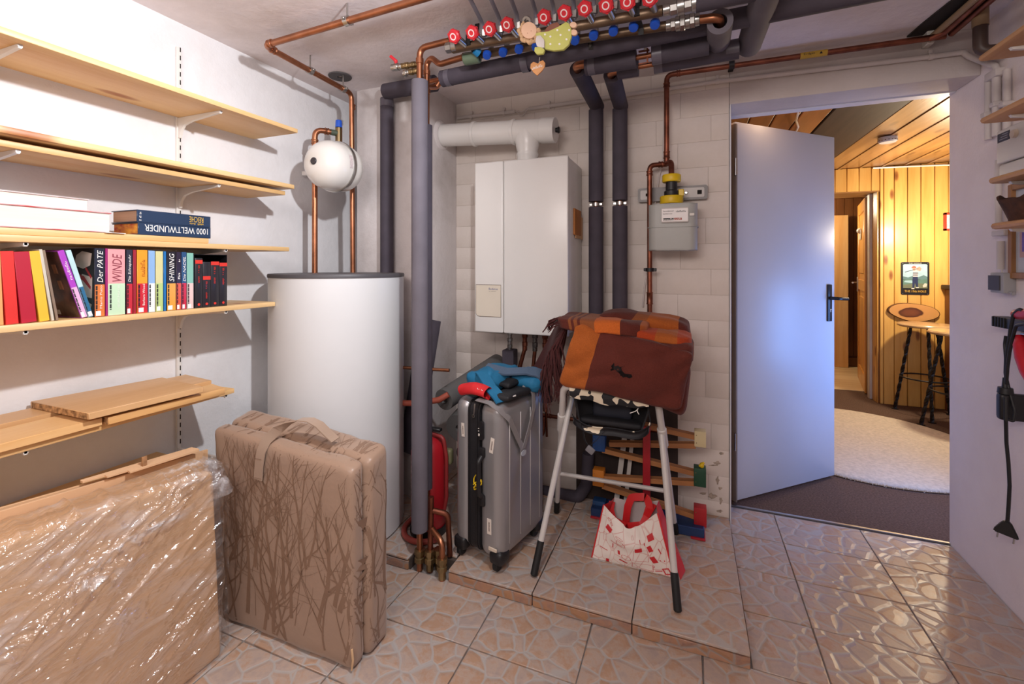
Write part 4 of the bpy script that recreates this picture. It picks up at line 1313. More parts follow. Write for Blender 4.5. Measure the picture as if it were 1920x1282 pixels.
fl = thing('flue_pipe', 'white flue pipe with tee running left from above the boiler', 'flue', (-0.95, 2.20, 1.77))
A, B = Vector((-1.295, 2.20, 1.974)), Vector((-0.627, 2.20, 1.932))
ax = (B - A).normalized()
obj('duct', cyl(newbm(), A, B - ax * 0.02, 0.0605, 36), M_white, fl)
for k, s in enumerate((0.0, 0.205, 0.435)):
    c = A + ax * s
    obj('collar', lathe(newbm(), [(0.060, 0), (0.0655, 0.003), (0.0675, 0.010), (0.0655, 0.017), (0.062, 0.020), (0.060, 0.020), (0.060, 0)], axis_frame(c, c + ax), 36), M_white, fl)
obj('end_cap', cyl(newbm(), B - ax * 0.075, B, 0.064, 36, bev=0.002), M_white, fl)
bm = newbm(); cyl(bm, B, B + ax * 0.010, 0.012, 14); cyl(bm, B + ax * 0.010, B + ax * 0.020, 0.017, 14, bev=0.003)
obj('test_plug', bm, M_black, fl)['label'] = 'black plug in the end cap'
tee = Vector((-0.778, 2.20, 1.940))
obj('tee_branch', lathe(newbm(), [(0, 0.0), (0.0635, 0.0), (0.0635, -0.045), (0.0605, -0.075), (0.0525, -0.105), (0.0525, -0.112), (0.0565, -0.113), (0.0575, -0.122), (0.0545, -0.128), (0.052, -0.171), (0, -0.171)], Matrix.Translation(tee), 36), M_white, fl)
obj('plaster_rim', lathe(newbm(), [(0.06, 0.0), (0.085, 0.0), (0.075, 0.012), (0.064, 0.016), (0.06, 0.0)], axis_frame(Vector((-1.2885, 2.20, 1.974)), Vector((-1.2, 2.20, 1.97))), 20), M_pillar, fl)

# white conduit along the top of the wall
M_cond = mat('conduit_white', '#d5ccc8', 0.55, var=0.08)
cn = thing('cable_conduit', 'white cable conduit clipped along the top of the block wall', 'conduit', (0.1, 2.35, 2.10))
cy = 2.354
pL = [at(857, 221, y=cy), at(966, 209, y=cy)]
pR = [at(992, 204, y=cy), at(1345, 153, y=cy), at(1745, 106, y=cy), at(1812, 97, y=cy)]
obj('tube', tube(newbm(), pL, 0.0098, 12), M_cond, cn, 60)
obj('tube', tube(newbm(), pR, 0.0105, 12), M_cond, cn, 60)
for (u, v) in ((884, 218), (945, 211), (1029, 199), (1345, 153), (1745, 106)):
    c = at(u, v, y=cy)
    bm = newbm()
    htube(bm, c - Vector((0.007, 0, 0)), c + Vector((0.007, 0, 0)), 0.0135, 0.0102, 14)
    bx(bm, c.x - 0.007, c.x + 0.007, cy - 0.004, cy + 0.012, c.z + 0.010, c.z + 0.030, 0.002)
    obj('clip', bm, M_cond, cn)
for dz in (-0.004, 0.003):
    a, b_ = pL[1], pR[0]
    obj('cable', tube(newbm(), [a + Vector((-0.01, 0, 0)), a + Vector((0.010, 0, dz)), (a + b_) / 2 + Vector((0, 0, -0.025 + dz * 4)), b_ + Vector((-0.012, 0, dz)), b_ + Vector((0.01, 0, 0))], 0.0032, 8, 0.02), M_cond, cn, 60)

# two dark insulated risers right of the boiler
for k, (xx, z1, lab) in enumerate(((-0.438, 2.045, 'left one of the two dark insulated pipes rising right of the boiler'), (-0.319, 2.035, 'right one of the two dark insulated pipes rising right of the boiler'))):
    yy = 2.275
    zg = 1.556
    t = insulated('insulated_pipe', lab, [[(xx, yy, zg + 0.014), (xx, yy, z1 - 0.012)], [(xx, yy, 0.50), (xx, yy, zg - 0.014)]], r=0.0365,
                  cores=[[(xx, yy, 0.45), (xx, yy, z1 + 0.018)]])
    c = newbm(); htube(c, (xx, yy, zg - 0.008), (xx, yy, zg + 0.008), 0.020, 0.0115, 16)
    for s in (-1, 1): box(c, (xx + s * 0.025, yy, zg), (0.016, 0.012, 0.014), 0.002)
    cyl(c, (xx, yy + 0.02, zg), (xx, BWY + 0.004, zg), 0.004, 8)
    obj('pipe_clamp', c, M_steel, t)['label'] = 'bare steel clamp between the foam lengths'

zb1, zb2 = 2.060, 2.045
ybA, ybB = 1.835, 1.905
insulated('insulated_pipe', 'dark insulated pipe from ceiling to the left riser, ring-shaped open end', [[(-0.428, ybA, zb1), (-0.437, 2.302, zb1 - 0.002)]], r=0.0355, bore=0.018,
          cores=[[(-0.430, 1.90, zb1), (-0.428, ybA - 0.035, zb1), (-0.37, ybA - 0.037, zb1 + 0.001)]])
insulated('insulated_pipe', 'dark insulated pipe from ceiling to the right riser, ring-shaped open end', [[(-0.300, ybB, zb2), (-0.318, 2.302, zb2 - 0.002)]], r=0.0355, bore=0.018,
          cores=[[(-0.305, 1.97, zb2), (-0.302, ybB - 0.030, zb2), (-0.235, ybB - 0.032, zb2)]])
y1 = ybA - 0.037
P1a, P1b, P1c, P1d = at(1098, 125, y=y1), at(1193, 110, y=y1), at(1222, 104, y=y1), at(1329, 84, y=y1)
insulated('insulated_pipe', 'front one of two dark insulated pipes under the ceiling, bare copper gap in the middle', [[P1a, P1b], [P1c, P1d]], r=0.0355, cores=[[P1a, P1d]],
          tape=[(P1a + Vector((0.012, 0, 0)), P1b - P1a, 0.028), (P1c + Vector((0.002, 0, 0)), P1d - P1c, 0.034)])
y2 = ybB - 0.032
P2a, P2b, P2c, P2d = at(1158, 132, y=y2), at(1197, 126, y=y2), at(1226, 121, y=y2), at(1385, 92, y=y2)
insulated('insulated_pipe', 'rear one of two dark insulated pipes under the ceiling, ending in grey tape', [[P2a, P2b], [P2c, P2d]], r=0.0355, cores=[[P2a, P2d]],
          tape=[(P2c + Vector((0.002, 0, 0)), P2d - P2c, 0.030), (P2d - Vector((0.045, 0, 0.0)), P2d - P2c, 0.044)])
c = thing('pipe_bracket', 'steel double bracket at the bare copper gap of the ceiling pipes', 'bracket', tuple((P1b + P1c) / 2))
bm = newbm()
mid = (P1b + P1c) / 2
bx(bm, mid.x - 0.020, mid.x + 0.020, y1 - 0.004, y1 + 0.006, mid.z + 0.022, mid.z + 0.026); bx(bm, mid.x - 0.020, mid.x + 0.020, y1 - 0.004, y1 + 0.006, mid.z - 0.026, mid.z - 0.022)
bx(bm, mid.x + 0.010, mid.x + 0.016, y1 - 0.006, y1 + 0.004, mid.z - 0.026, mid.z + 0.03)
obj('frame', bm, M_copper_dark, c)
obj('hanger', tube(newbm(), [mid + Vector((0.006, 0, 0.026)), mid + Vector((0.004, -0.02, 0.07)), mid + Vector((-0.03, -0.045, 0.10)), mid + Vector((-0.045, -0.05, CZ - mid.z))], 0.006, 8, 0.03), M_offwhite, c, 60)

# big grey pipes running from the manifold towards the back
e1a, e1b = at(1350, 40, y=1.62), at(1347, 82, y=1.86)
insulated('insulated_pipe', 'short thick grey pipe insulation under the ceiling with copper elbow entering its open ring', [[e1a, e1b]], r=0.040, bore=0.022, m=M_foam_l)
e2a, e2b = at(1452, -60, y=1.45), at(1404, 86, y=1.93)
insulated('insulated_pipe', 'thick grey insulated pipe crossing the ceiling right of the short one', [[e2a, e2b]], r=0.043, m=M_foam_l)
# long dark pipe along the ceiling
l0, l1 = at(829, 148, y=1.70), at(1720, -34, y=1.70)
l1 = l0 + (l1 - l0) * ((RWX - 0.002 - l0.x) / (l1.x - l0.x))
insulated('insulated_pipe', 'long dark insulated pipe along the ceiling behind the valve manifold', [[l0, l1]], r=0.034, cores=[[at(800, 154, y=1.70), l0 + Vector((0.02, 0, 0))]],
          tape=[(l0 + Vector((0.022, 0, 0)), l1 - l0, 0.022), (at(979, 120, y=1.70), l1 - l0, 0.028)])
c = thing('pipe_clip', 'black pipe clip on the long dark ceiling pipe', 'clip', tuple(at(1111, 92, y=1.65)))
q = at(1111, 88, y=1.70)
bm = newbm(); htube(bm, q - Vector((0.009, 0, 0)), q + Vector((0.009, 0, 0)), 0.037, 0.0345, 20)
obj('band', bm, M_black, c)
bm = newbm()
for dz in (-0.012, 0.010): cyl(bm, q + Vector((0, -0.035, dz)), q + Vector((0, -0.045, dz)), 0.006, 8)
obj('screws', bm, M_steel, c)['kind'] = 'stuff'

# ------------------------------------------------------------------ heating manifold
mf = thing('heating_manifold', 'underfloor heating manifold with red and blue caps under the ceiling', 'manifold', (-0.4, 1.58, 2.05))
M_mbar = mat('manifold_brass', '#7f6c5a', 0.45, 1.0, var=0.35, vscale=12)
YU, YL = 1.55, 1.625
u0, u1 = at(848, 92, y=YU), at(1243, 20, y=YU)
obj('supply_bar', cyl(newbm(), u0, u1, 0.017, 16, bev=0.002), M_mbar, mf)
w0, w1 = at(868, 107, y=YL), at(1252, 48, y=YL)
obj('return_bar', cyl(newbm(), w0, w1, 0.016, 16, bev=0.002), M_mbar, mf)
M_ring = mat('white_print_ring', '#f0dcdc', 0.5, var=0.0)
KN = [(852, 68), (886, 61), (919, 54), (952, 46), (1021, 32), (1059, 24), (1097, 16), (1137, 10), (1177, 4), (1219, -3)]
dirk = Vector((-0.10, -0.82, -0.55)).normalized()
def knob(u, v, with_cap=True):
    c = at(u, v, y=1.47)
    base = u0 + (u1 - u0) * ((c.x + 0.012 - u0.x) / (u1.x - u0.x))
    s = newbm()
    cyl(s, base, c - dirk * 0.006, 0.012, 12); cyl(s, c - dirk * 0.016, c - dirk * 0.008, 0.0165, 12, bev=0.002)
    k = obj('valve_stem', s, M_steel, mf)
    if not with_cap:
        obj('thread_ring', htube(newbm(), c - dirk * 0.008, c, 0.016, 0.009, 14), M_steel, k); return
    Fk = axis_frame(c - dirk * 0.008, c)
    b = newbm()
    n = 24
    prof = [(0, 0), (0.0215, 0), (0.0235, 0.004), (0.0235, 0.014), (0.019, 0.0185), (0, 0.0185)]
    lathe(b, prof, Fk, n)
    for v_ in b.verts:
        pass
    for q in range(6):
        a = q * PI / 3
        cyl(b, Fk @ Vector((0.021 * math.cos(a), 0.021 * math.sin(a), 0.001)), Fk @ Vector((0.021 * math.cos(a), 0.021 * math.sin(a), 0.015)), 0.005, 8)
    kn = obj('red_knob', b, M_red, mf)
    obj('scale_ring', lathe(newbm(), [(0.0085, 0.0184), (0.0125, 0.0184), (0.0125, 0.0191), (0.0085, 0.0191), (0.0085, 0.0184)], Fk, 18), M_ring, kn)
for (u, v) in KN: knob(u, v)
knob(987, 40, False)
BC = [(913, 103), (943, 98), (973, 92), (1005, 87), (1042, 81), (1078, 75), (1113, 66), (1150, 58), (1188, 50), (1228, 45)]
dirb = Vector((0.0, -0.45, -0.89)).normalized()
for (u, v) in BC:
    c = at(u, v, y=1.585)
    base = w0 + (w1 - w0) * ((c.x - w0.x) / (w1.x - w0.x))
    top = base + Vector((0, -0.02, 0.012))
    s = newbm(); cyl(s, base + Vector((0, 0, 0.004)), c - dirb * 0.004, 0.0105, 12); cyl(s, base + Vector((0, 0, 0.018)), base + Vector((0, -0.004, 0.04)), 0.011, 10)
    k = obj('return_stub', s, M_steel, mf)
    b = newbm(); lathe(b, [(0, 0), (0.0165, 0), (0.0165, 0.012), (0.0145, 0.018), (0, 0.019)], axis_frame(c - dirb * 0.008, c), 16)
    obj('blue_cap', b, M_blue, mf)
b = newbm(); q = at(898, 100, y=1.58); lathe(b, [(0, 0), (0.017, 0), (0.015, 0.02), (0, 0.02)], axis_frame(q, q + Vector((-0.4, -0.6, 0.3))), 14)
obj('blue_cap', b, mat('teal_cap', '#1f7fb8', 0.4), mf)
q = at(880, 110, y=1.61)
obj('end_body', cyl(newbm(), q - Vector((0.022, 0, 0)), q + Vector((0.045, 0, 0)), 0.024, 12, bev=0.003), mat('green_body', '#5d6e5a', 0.45, var=0.3), mf)
q = at(850, 88, y=YU)
bm = newbm(); cyl(bm, q - Vector((0.03, 0, 0)), q - Vector((0.004, 0, 0)), 0.021, 8, bev=0.002); cyl(bm, q - Vector((0.004, 0, 0)), q + Vector((0.02, 0, 0)), 0.024, 14, bev=0.003)
obj('end_nut', bm, M_steel, mf)
for (u, v) in ((882, 78), (1195, 22)):
    q = at(u, v, y=YU)
    bm = newbm()
    strap(bm, [q + Vector((0, -0.021, 0.0)), q + Vector((0, -0.019, 0.018)), q + Vector((0, 0.0, 0.028)), Vector((q.x, 1.60, 2.14)), Vector((q.x, 1.61, CZ))], 0.018, 0.004, (1, 0, 0))
    strap(bm, [q + Vector((0, -0.021, 0.0)), q + Vector((0, -0.019, -0.020)), Vector((q.x + 0.006, 1.60, q.z - 0.03)), Vector((q.x + 0.006, 1.61, q.z - 0.05))], 0.018, 0.004, (1, 0, 0))
    obj('bracket', bm, M_rubber, mf)
def fittings(p, q, radii, m):
    p, q = Vector(p), Vector(q)
    b = newbm(); n = len(radii)
    for k, r in enumerate(radii):
        a_, c_ = p.lerp(q, k / n), p.lerp(q, (k + 1) / n)
        cyl(b, a_, c_, r, 8 if k % 2 else 16, bev=0.0012)
    return b
obj('shutoff_union', fittings(w1 + Vector((-0.005, 0, 0)), at(1312, 36, y=1.62), [.018, .021, .024, .027, .022, .024, .020], M_steel), M_steel, mf)
obj('shutoff_union', fittings(u1, at(1310, 4, y=YU), [.018, .022, .026, .022, .024], M_steel), M_steel, mf)
obj('elbow', tube(newbm(), [at(1308, 37, y=1.62), e1a + Vector((0, 0.0, 0.0)) + Vector((0.0, -0.018, 0.004)), e1a + (e1b - e1a) * 0.4], 0.0145, 12, 0.035), M_copper, mf, 60)
obj('elbow', tube(newbm(), [at(1305, 5, y=YU), at(1440, -22, y=YU)], 0.030, 12), M_foam_d, mf, 60)
M_loop = mat('heating_loop_pipe', '#8f8f9c', 0.5, var=0.1)
for k, (u, v) in enumerate(KN[1:9] + [(987, 40)]):
    c = at(u, v, y=1.50)
    s = Vector((c.x + 0.018, 1.56, 2.115))
    t = obj('loop_pipe', tube(newbm(), [s, s + Vector((0.004, -0.02, 0.045)), s + Vector((0.030, -0.24, 0.070)), s + Vector((0.075, -0.60, 0.068)), s + Vector((0.09, -2.3, 0.070))], 0.0075, 8, 0.04), M_loop, mf, 60)
    t2 = newbm(); cyl(t2, s + Vector((0, 0, 0.006)), s + Vector((0.003, -0.008, 0.032)), 0.013, 8, bev=0.002)
    obj('loop_nut', t2, M_steel, t)

# copper from the grey risers to the manifold
RX, RY = -1.029, 1.583
r1 = thing('insulated_pipe', 'tall light grey insulated riser in front of the pillar, copper at both ends', 'pipe', (RX, RY, 0.0), group='insulated heating pipes')
obj('foam_tube', htube(newbm(), (RX, RY, 0.165), (RX, RY, 2.005), 0.0335, 0.012, 26), M_foam_l, r1)
obj('copper_core', tube(newbm(), [(RX, RY, 0.0), (RX, RY, 2.140), (at(846, 80, y=1.56).x, 1.555, 2.130)], 0.0125, 12, 0.035), M_copper, r1, 60)
b = newbm()
lathe(b, [(0.0125, 0), (0.016, 0.001), (0.016, 0.022), (0.0125, 0.023)], Matrix.Translation((RX, RY, 2.075)), 14)
obj('fitting', b, M_copper, r1)
b = newbm(); lathe(b, [(0.0125, 0), (0.021, 0.0), (0.021, 0.018), (0.017, 0.02), (0.017, 0.03), (0.022, 0.032), (0.022, 0.05), (0.0125, 0.052)], Matrix.Translation((RX, RY, 0.035)), 8)
obj('brass_union', b, M_brass, r1)
SX, SY = at(800, 500, y=1.655).x, 1.655
r2 = thing('insulated_pipe', 'thin dark insulated riser close behind the tall light grey one', 'pipe', (SX, SY, 0.0), group='insulated heating pipes')
obj('foam_tube', htube(newbm(), (SX, SY, 0.30), (SX, SY, 1.845), 0.024, 0.0115, 20), M_foam_d, r2)
obj('copper_core', tube(newbm(), [(SX, SY, 0.25), (SX, SY, 2.110), (SX + 0.03, SY - 0.01, 2.125), (SX + 0.075, SY - 0.02, 2.085), at(872, 106, y=1.635)], 0.0122, 12, 0.035), M_copper, r2, 60)
obj('branch', tube(newbm(), [(SX, SY, 2.008), (SX + 0.02, 1.70, 2.022), tuple(at(829, 149, y=1.70))], 0.012, 12, 0.015), M_copper, r2, 60)
for zz in (1.98, 2.06):
    b = newbm(); lathe(b, [(0.0122, 0), (0.0155, 0.001), (0.0155, 0.018), (0.0122, 0.019)], Matrix.Translation((SX, SY, zz)), 14)
    obj('fitting', b, M_copper, r2)
# drain cocks left of the risers
for k, (ua, va, ub, vb, red) in enumerate(((785, 120, 735, 127, True), (786, 132, 757, 138, False))):
    a_, b_ = at(ua, va, y=1.585), at(ub, vb, y=1.585)
    v = thing('drain_valve', ['steel ball valve with red lever left of the grey riser top', 'small brass drain stub under the red-levered ball valve'][k], 'valve', tuple(b_))
    obj('brass_neck', fittings(a_, a_.lerp(b_, 0.62), [.011, .013, .011, .014, .012], M_brass), M_brass, v)
    obj('valve_body', fittings(a_.lerp(b_, 0.62), b_, [.013, .017, .014], M_steel), M_steel, v)
    if red:
        c = a_.lerp(b_, 0.80)
        lv = newbm(); tube(lv, [c, c + Vector((0, -0.012, 0.022)), c + Vector((-0.022, -0.016, 0.042))], 0.0068, 8, 0.01); ball(lv, c + Vector((0, -0.010, 0.020)), 0.0085, 8)
        obj('lever', lv, M_red, v)['label'] = 'red lever'

# pipes coming up through the broken tile notch
ft = thing('floor_pipe', 'bent copper pipes rising from the floor notch beside the grey riser', 'pipe', (-0.94, 1.58, 0.0))
obj('tube', tube(newbm(), [(-0.913, 1.565, 0.0), (-0.913, 1.565, 0.150), (-0.985, 1.600, 0.172)], 0.012, 12, 0.035), M_copper, ft, 60)
obj('tube', tube(newbm(), [(-0.985, 1.590, 0.0), (-0.985, 1.600, 0.30)], 0.0115, 12), M_copper_dark, ft, 60)
obj('tube', tube(newbm(), [(-0.985, 1.60, 0.245), (-0.925, 1.632, 0.225), (-0.920, 1.640, 0.05)], 0.0115, 12, 0.03), M_copper_dark, ft, 60)
for (xx, yy) in ((-0.913, 1.565), (-0.985, 1.590), (-0.955, 1.61)):
    b = newbm(); lathe(b, [(0, 0.0), (0.015, 0), (0.015, 0.03), (0.021, 0.032), (0.021, 0.05), (0.017, 0.052), (0.017, 0.062), (0.0215, 0.064), (0.0215, 0.082), (0.013, 0.084), (0, 0.084)], Matrix.Translation((xx, yy, 0.006)), 8)
    obj('brass_union', b, M_brass, ft)

# ------------------------------------------------------------------ gas supply and meter
gy = 2.300
g0, g1 = at(1250, 141, y=gy), at(1768, 74, y=gy)
gz = 2.168
gp = pipe('gas_pipe', 'copper gas pipe along the top of the wall dropping to the gas meter', [(0.95, gy, gz - 0.006), (g0.x, gy, gz), (g0.x, gy, 1.735)], 0.0122, M_copper_dark, 0.03,
     fit=[((g0.x, gy, 2.13), (0, 0, -1), 0.02), ((g0.x, gy, 1.80), (0, 0, -1), 0.035), ((g0.x + 0.045, gy, gz), (1, 0, 0), 0.018)])
c = at(1372, 122, y=gy)
b = newbm(); htube(b, c - Vector((0.011, 0, 0)), c + Vector((0.011, 0, 0)), 0.019, 0.0122, 14); bx(b, c.x - 0.011, c.x + 0.011, gy, BWY, c.z - 0.004, c.z + 0.004)
obj('clip', b, M_black, gp)
yl = newbm(); a_ = at(1500, 107, y=gy); a_.z = gz - 0.003; htube(yl, a_, a_ + Vector((0.10, 0, 0)), 0.0135, 0.0122, 14)
gt = obj('yellow_marker', yl, mat('marker_yellow', '#c9a23a', 0.5), gp)
lettering('marker_text', 'Erdgas', frame(a_ + Vector((0.012, -0.0136, -0.006)), (1, 0, 0), (0, 0, 1)), 0.040, 0.011, M_ink_k, gt)
b = newbm(); prism(b, [(0, 0), (0.011, 0), (0.0055, 0.011)], 0.0006, frame(a_ + Vector((0.070, -0.0136, -0.006)), (1, 0, 0), (0, 0, 1))); obj('arrow_mark', b, M_ink_k, gt)
gx = at(1218, 320, y=2.27).x
gr = pipe('gas_riser', 'copper pipe dropping left of the gas meter to behind the blanket', [(g0.x, gy, 1.737), (gx, 2.272, 1.733), (gx, 2.278, 0.95)], 0.0122, M_copper_dark, 0.028,
     fit=[((gx, 2.272, 1.705), (0, 0, -1), 0.022), ((g0.x - 0.018, 2.296, 1.737), (-1, -0.3, 0), 0.02), ((gx, 2.277, 1.12), (0, 0, -1), 0.06)])
c = Vector((gx, 2.277, 1.228))
b = newbm(); htube(b, c - Vector((0, 0, 0.009)), c + Vector((0, 0, 0.009)), 0.019, 0.0122, 14); bx(b, c.x - 0.028, c.x + 0.032, c.y - 0.004, c.y + 0.004, c.z - 0.008, c.z + 0.008, 0.002)
obj('clip', b, M_black, gr)
gm = thing('gas_meter', 'grey gas meter with yellow coupling on the block wall', 'meter', (-0.07, 2.24, 1.32))
GX0, GX1, GYF, GYB, GZ0, GZ1 = -0.178, 0.036, 2.185, 2.325, 1.318, 1.533
M_meter = mat('meter_grey', '#a8a8a4', 0.42, var=0.05)
gp2 = rrect(GX1 - GX0, GYB - GYF, 0.035, 6, (GX0 + GX1) / 2, (GYF + GYB) / 2)
for nm, za, zb_ in (('lower_shell', GZ0, 1.4245), ('upper_shell', 1.4275, GZ1)):
    b = newbm(); prism(b, gp2, zb_ - za, Matrix.Translation((0, 0, za)))
    es = [e for e in b.edges if abs(e.verts[0].co.z - e.verts[1].co.z) < 1e-6 and abs(e.verts[0].co.z - (za if nm == 'lower_shell' else zb_)) < 1e-5]
    bmesh.ops.bevel(b, geom=es, offset=0.008, segments=3, profile=0.5, affect='EDGES')
    obj(nm, b, M_meter, gm)
b = newbm(); prism(b, rrect(GX1 - GX0 + 0.008, GYB - GYF + 0.008, 0.038, 6, (GX0 + GX1) / 2, (GYF + GYB) / 2), 0.004, Matrix.Translation((0, 0, 1.424)))
obj('seam_flange', b, M_meter, gm)
Fm = frame((0, GYF, 0), (1, 0, 0), (0, 0, 1))
pl0, pl1 = at(1240, 418, y=GYF), at(1291, 388, y=GYF)
b = newbm(); prism(b, rrect(pl1.x - pl0.x, pl1.z - pl0.z, 0.004, 3, (pl0.x + pl1.x) / 2, (pl0.z + pl1.z) / 2), 0.010, Fm)
pt = obj('register_plate', b, mat('plate_grey', '#bdb5b0', 0.5), gm)
cx_, cz_ = (pl0.x + pl1.x) / 2, (pl0.z + pl1.z) / 2
b = newbm(); prism(b, rrect(0.112, 0.058, 0.002, 2, cx_, cz_), 0.0115, Fm)
lb = obj('type_label', b, M_lbl, gm)
b = newbm(); bx(b, cx_ - 0.050, cx_ - 0.004, GYF - 0.0122, GYF - 0.0114, cz_ - 0.024, cz_ - 0.014); 
obj('counter_black', b, M_ink_k, lb)
b = newbm(); bx(b, cx_ - 0.003, cx_ + 0.030, GYF - 0.0122, GYF - 0.0114, cz_ - 0.024, cz_ - 0.014)
obj('counter_red', b, mat('counter_red', '#a8412e', 0.5), lb)
marks('counter_digits', 8, Fm @ Matrix.Translation((cx_ - 0.048, cz_ - 0.0225, 0.0122)), 0.075, 0.007, M_ink_w, lb, 0.0004)
marks('label_text', 8, Fm @ Matrix.Translation((cx_ + 0.006, cz_ + 0.012, 0.0118)), 0.042, 0.008, M_ink_k, lb)
marks('label_text', 13, Fm @ Matrix.Translation((cx_ - 0.050, cz_ + 0.016, 0.0118)), 0.046, 0.004, M_ink_k, lb)
marks('label_text', 11, Fm @ Matrix.Translation((cx_ - 0.050, cz_ + 0.004, 0.0118)), 0.040, 0.004, M_ink_k, lb)
obj('sensor_tab', bx(newbm(), pl1.x + 0.004, pl1.x + 0.024, GYF - 0.006, GYF + 0.001, cz_ - 0.006, cz_ + 0.006, 0.001), M_offwhite, gm)
kx, ky = at(1259, 340, y=2.235).x, 2.235
obj('black_body', lathe(newbm(), [(0, 1.53), (0.030, 1.53), (0.030, 1.56), (0.033, 1.565), (0.033, 1.595), (0.026, 1.600), (0.026, 1.64), (0.018, 1.645), (0, 1.645)], Matrix.Translation((kx, ky, 0)), 20), M_black, gm)
b = newbm(); lathe(b, [(0.0, 1.536), (0.050, 1.536), (0.052, 1.540), (0.052, 1.568), (0.050, 1.572), (0, 1.572)], Matrix.Translation((kx, ky, 0)), 12)
bx(b, kx + 0.03, kx + 0.055, ky - 0.012, ky + 0.012, 1.57, 1.602, 0.003)
obj('yellow_collar', b, M_yellow, gm)['label'] = 'large yellow collar'
obj('yellow_collar', lathe(newbm(), [(0, 1.638), (0.040, 1.638), (0.042, 1.642), (0.042, 1.668), (0.040, 1.672), (0, 1.672)], Matrix.Translation((kx, ky, 0)), 12), M_yellow, gm)['label'] = 'small yellow collar'
obj('inlet_elbow', tube(newbm(), [(g0.x - 0.004, gy, 1.737), (kx - 0.002, 2.262, 1.742), (kx, ky + 0.004, 1.672)], 0.013, 12, 0.03), M_copper_dark, gm, 60)
r0, r1_ = at(1196, 368, y=2.34), at(1327, 360, y=2.34)
rl = thing('mounting_rail', 'grey perforated steel mounting rail behind the gas meter', 'rail', tuple(r0))
zc_ = (r0.z + r1_.z) / 2 + 0.003
Fr = frame((0, 2.352, 0), (1, 0, 0), (0, 0, 1))
b = newbm(); prism(b, rrect(r1_.x - r0.x, 0.068, 0.010, 3, (r0.x + r1_.x) / 2, zc_), 0.014, Fr)
obj('rail', b, mat('rail_grey', '#74706f', 0.45, 0.3), rl)
b = newbm(); prism(b, rrect(0.055, 0.046, 0.006, 3, r0.x + 0.040, zc_), 0.0146, Fr); prism(b, rrect(0.140, 0.046, 0.006, 3, r1_.x - 0.085, zc_), 0.0146, Fr)
obj('recess', b, mat('rail_light', '#a39d9a', 0.45, 0.3), rl)['kind'] = 'stuff'
for (dx, s) in ((r0.x + 0.045, 0.014), (r1_.x - 0.036, 0.020)):
    b = newbm(); prism(b, rrect(s, s, 0.002, 2, dx, zc_), 0.0152, Fr); obj('slot', b, M_darkgap, rl)
b = newbm(); lathe(b, [(0, 0), (0.009, 0), (0.007, 0.006), (0, 0.007)], Fr @ Matrix.Translation((r1_.x - 0.095, zc_, 0.0146)), 14); obj('screw', b, M_steel, rl)
cb = thing('white_cable', 'thin white cable hanging on the wall left of the gas pipe', 'cable', (g0.x - 0.02, 2.36, 1.0))
obj('cable', tube(newbm(), [at(1246, 200, y=2.362), at(1243, 300, y=2.36), at(1236, 330, y=2.355), at(1228, 385, y=2.35), at(1222, 470, y=2.35), at(1208, 540, y=2.355), at(1205, 575, y=2.355)], 0.004, 8, 0.05), M_cond, cb, 60)

# ------------------------------------------------------------------ connections under the boiler
M_braid = mat('braided_steel', '#87827f', 0.35, 1.0, var=0.5, vscale=140)
ub = [(956, 'steel and foam-boxed connection under the boiler, leftmost of four'), (984, 'copper connection under the boiler, second of four'), (1003, 'ribbed connection under the boiler, third of four'), (1022, 'thin copper connection under the boiler, rightmost of four')]
for k, (u, lab) in enumerate(ub):
    p = at(u, 640, y=2.24)
    t = thing('boiler_connection', lab, 'pipe', (p.x, 2.24, 0.3), group='pipes under the boiler')
    if k == 0:
        obj('tail', fittings((p.x, 2.24, 0.915), (p.x, 2.24, 0.79), [.012, .015, .012, .016, .013, .015, .012], M_steel), M_steel, t)
        obj('foam_block', bx(newbm(), p.x - 0.032, p.x + 0.032, 2.205, 2.275, 0.35, 0.80, 0.004), M_foam_d, t)['label'] = 'grey foam block'
    else:
        obj('tail', fittings((p.x, 2.24, 0.915), (p.x, 2.24, 0.80), [.012, .016, .012, .015, .013], M_copper_dark), [None, M_copper_dark, M_braid, M_copper_dark][k], t)
        q = Vector((p.x, 2.24, 0.80))
        obj('tube', tube(newbm(), [q + Vector((0, 0, 0.01)), q + Vector((-0.018 * (k == 1) - 0.01, 0, -0.09)), q + Vector((-0.02 * (k == 1) + 0.012 * (k == 2), 0.01, -0.20)), q + Vector((0, 0.03, -0.45))], [0, .011, .0105, .006][k], 10, 0.04), M_copper_dark, t, 60)
p = at(1022, 740, y=2.22)
insulated('insulated_pipe', 'dark insulated pipe stub low behind the suitcase', [[(p.x, 2.22, 0.55), (p.x, 2.22, 0.74)]], r=0.036, cores=[[(p.x, 2.22, 0.50), (p.x, 2.22, 0.80)]])
a_, b_ = at(1016, 793, y=2.27), at(1262, 822, y=2.27)
pipe('copper_pipe', 'dull copper pipe running along the wall behind the high chair', [(a_.x, 2.27, 0.46), (b_.x, 2.27, 0.455)], 0.010, M_copper_dark, 0.0, fit=[((a_.x + 0.02, 2.27, 0.46), (1, 0, 0), 0.03)])
pipe('copper_pipe', 'short bent copper pipe beside the suitcase top', [(a_.x + 0.012, 2.262, 0.455), (a_.x + 0.012, 2.255, 0.37), (a_.x - 0.02, 2.25, 0.345), (a_.x - 0.06, 2.25, 0.345)], 0.011, M_copper_dark, 0.03)
insulated('insulated_pipe', 'grey insulated pipe lying low along the wall behind the high chair', [[at(1000, 918, y=2.29), at(1085, 932, y=2.26), at(1100, 908, y=2.27), at(1103, 850, y=2.28)]], r=0.030, m=M_foam_d, bend=0.05)

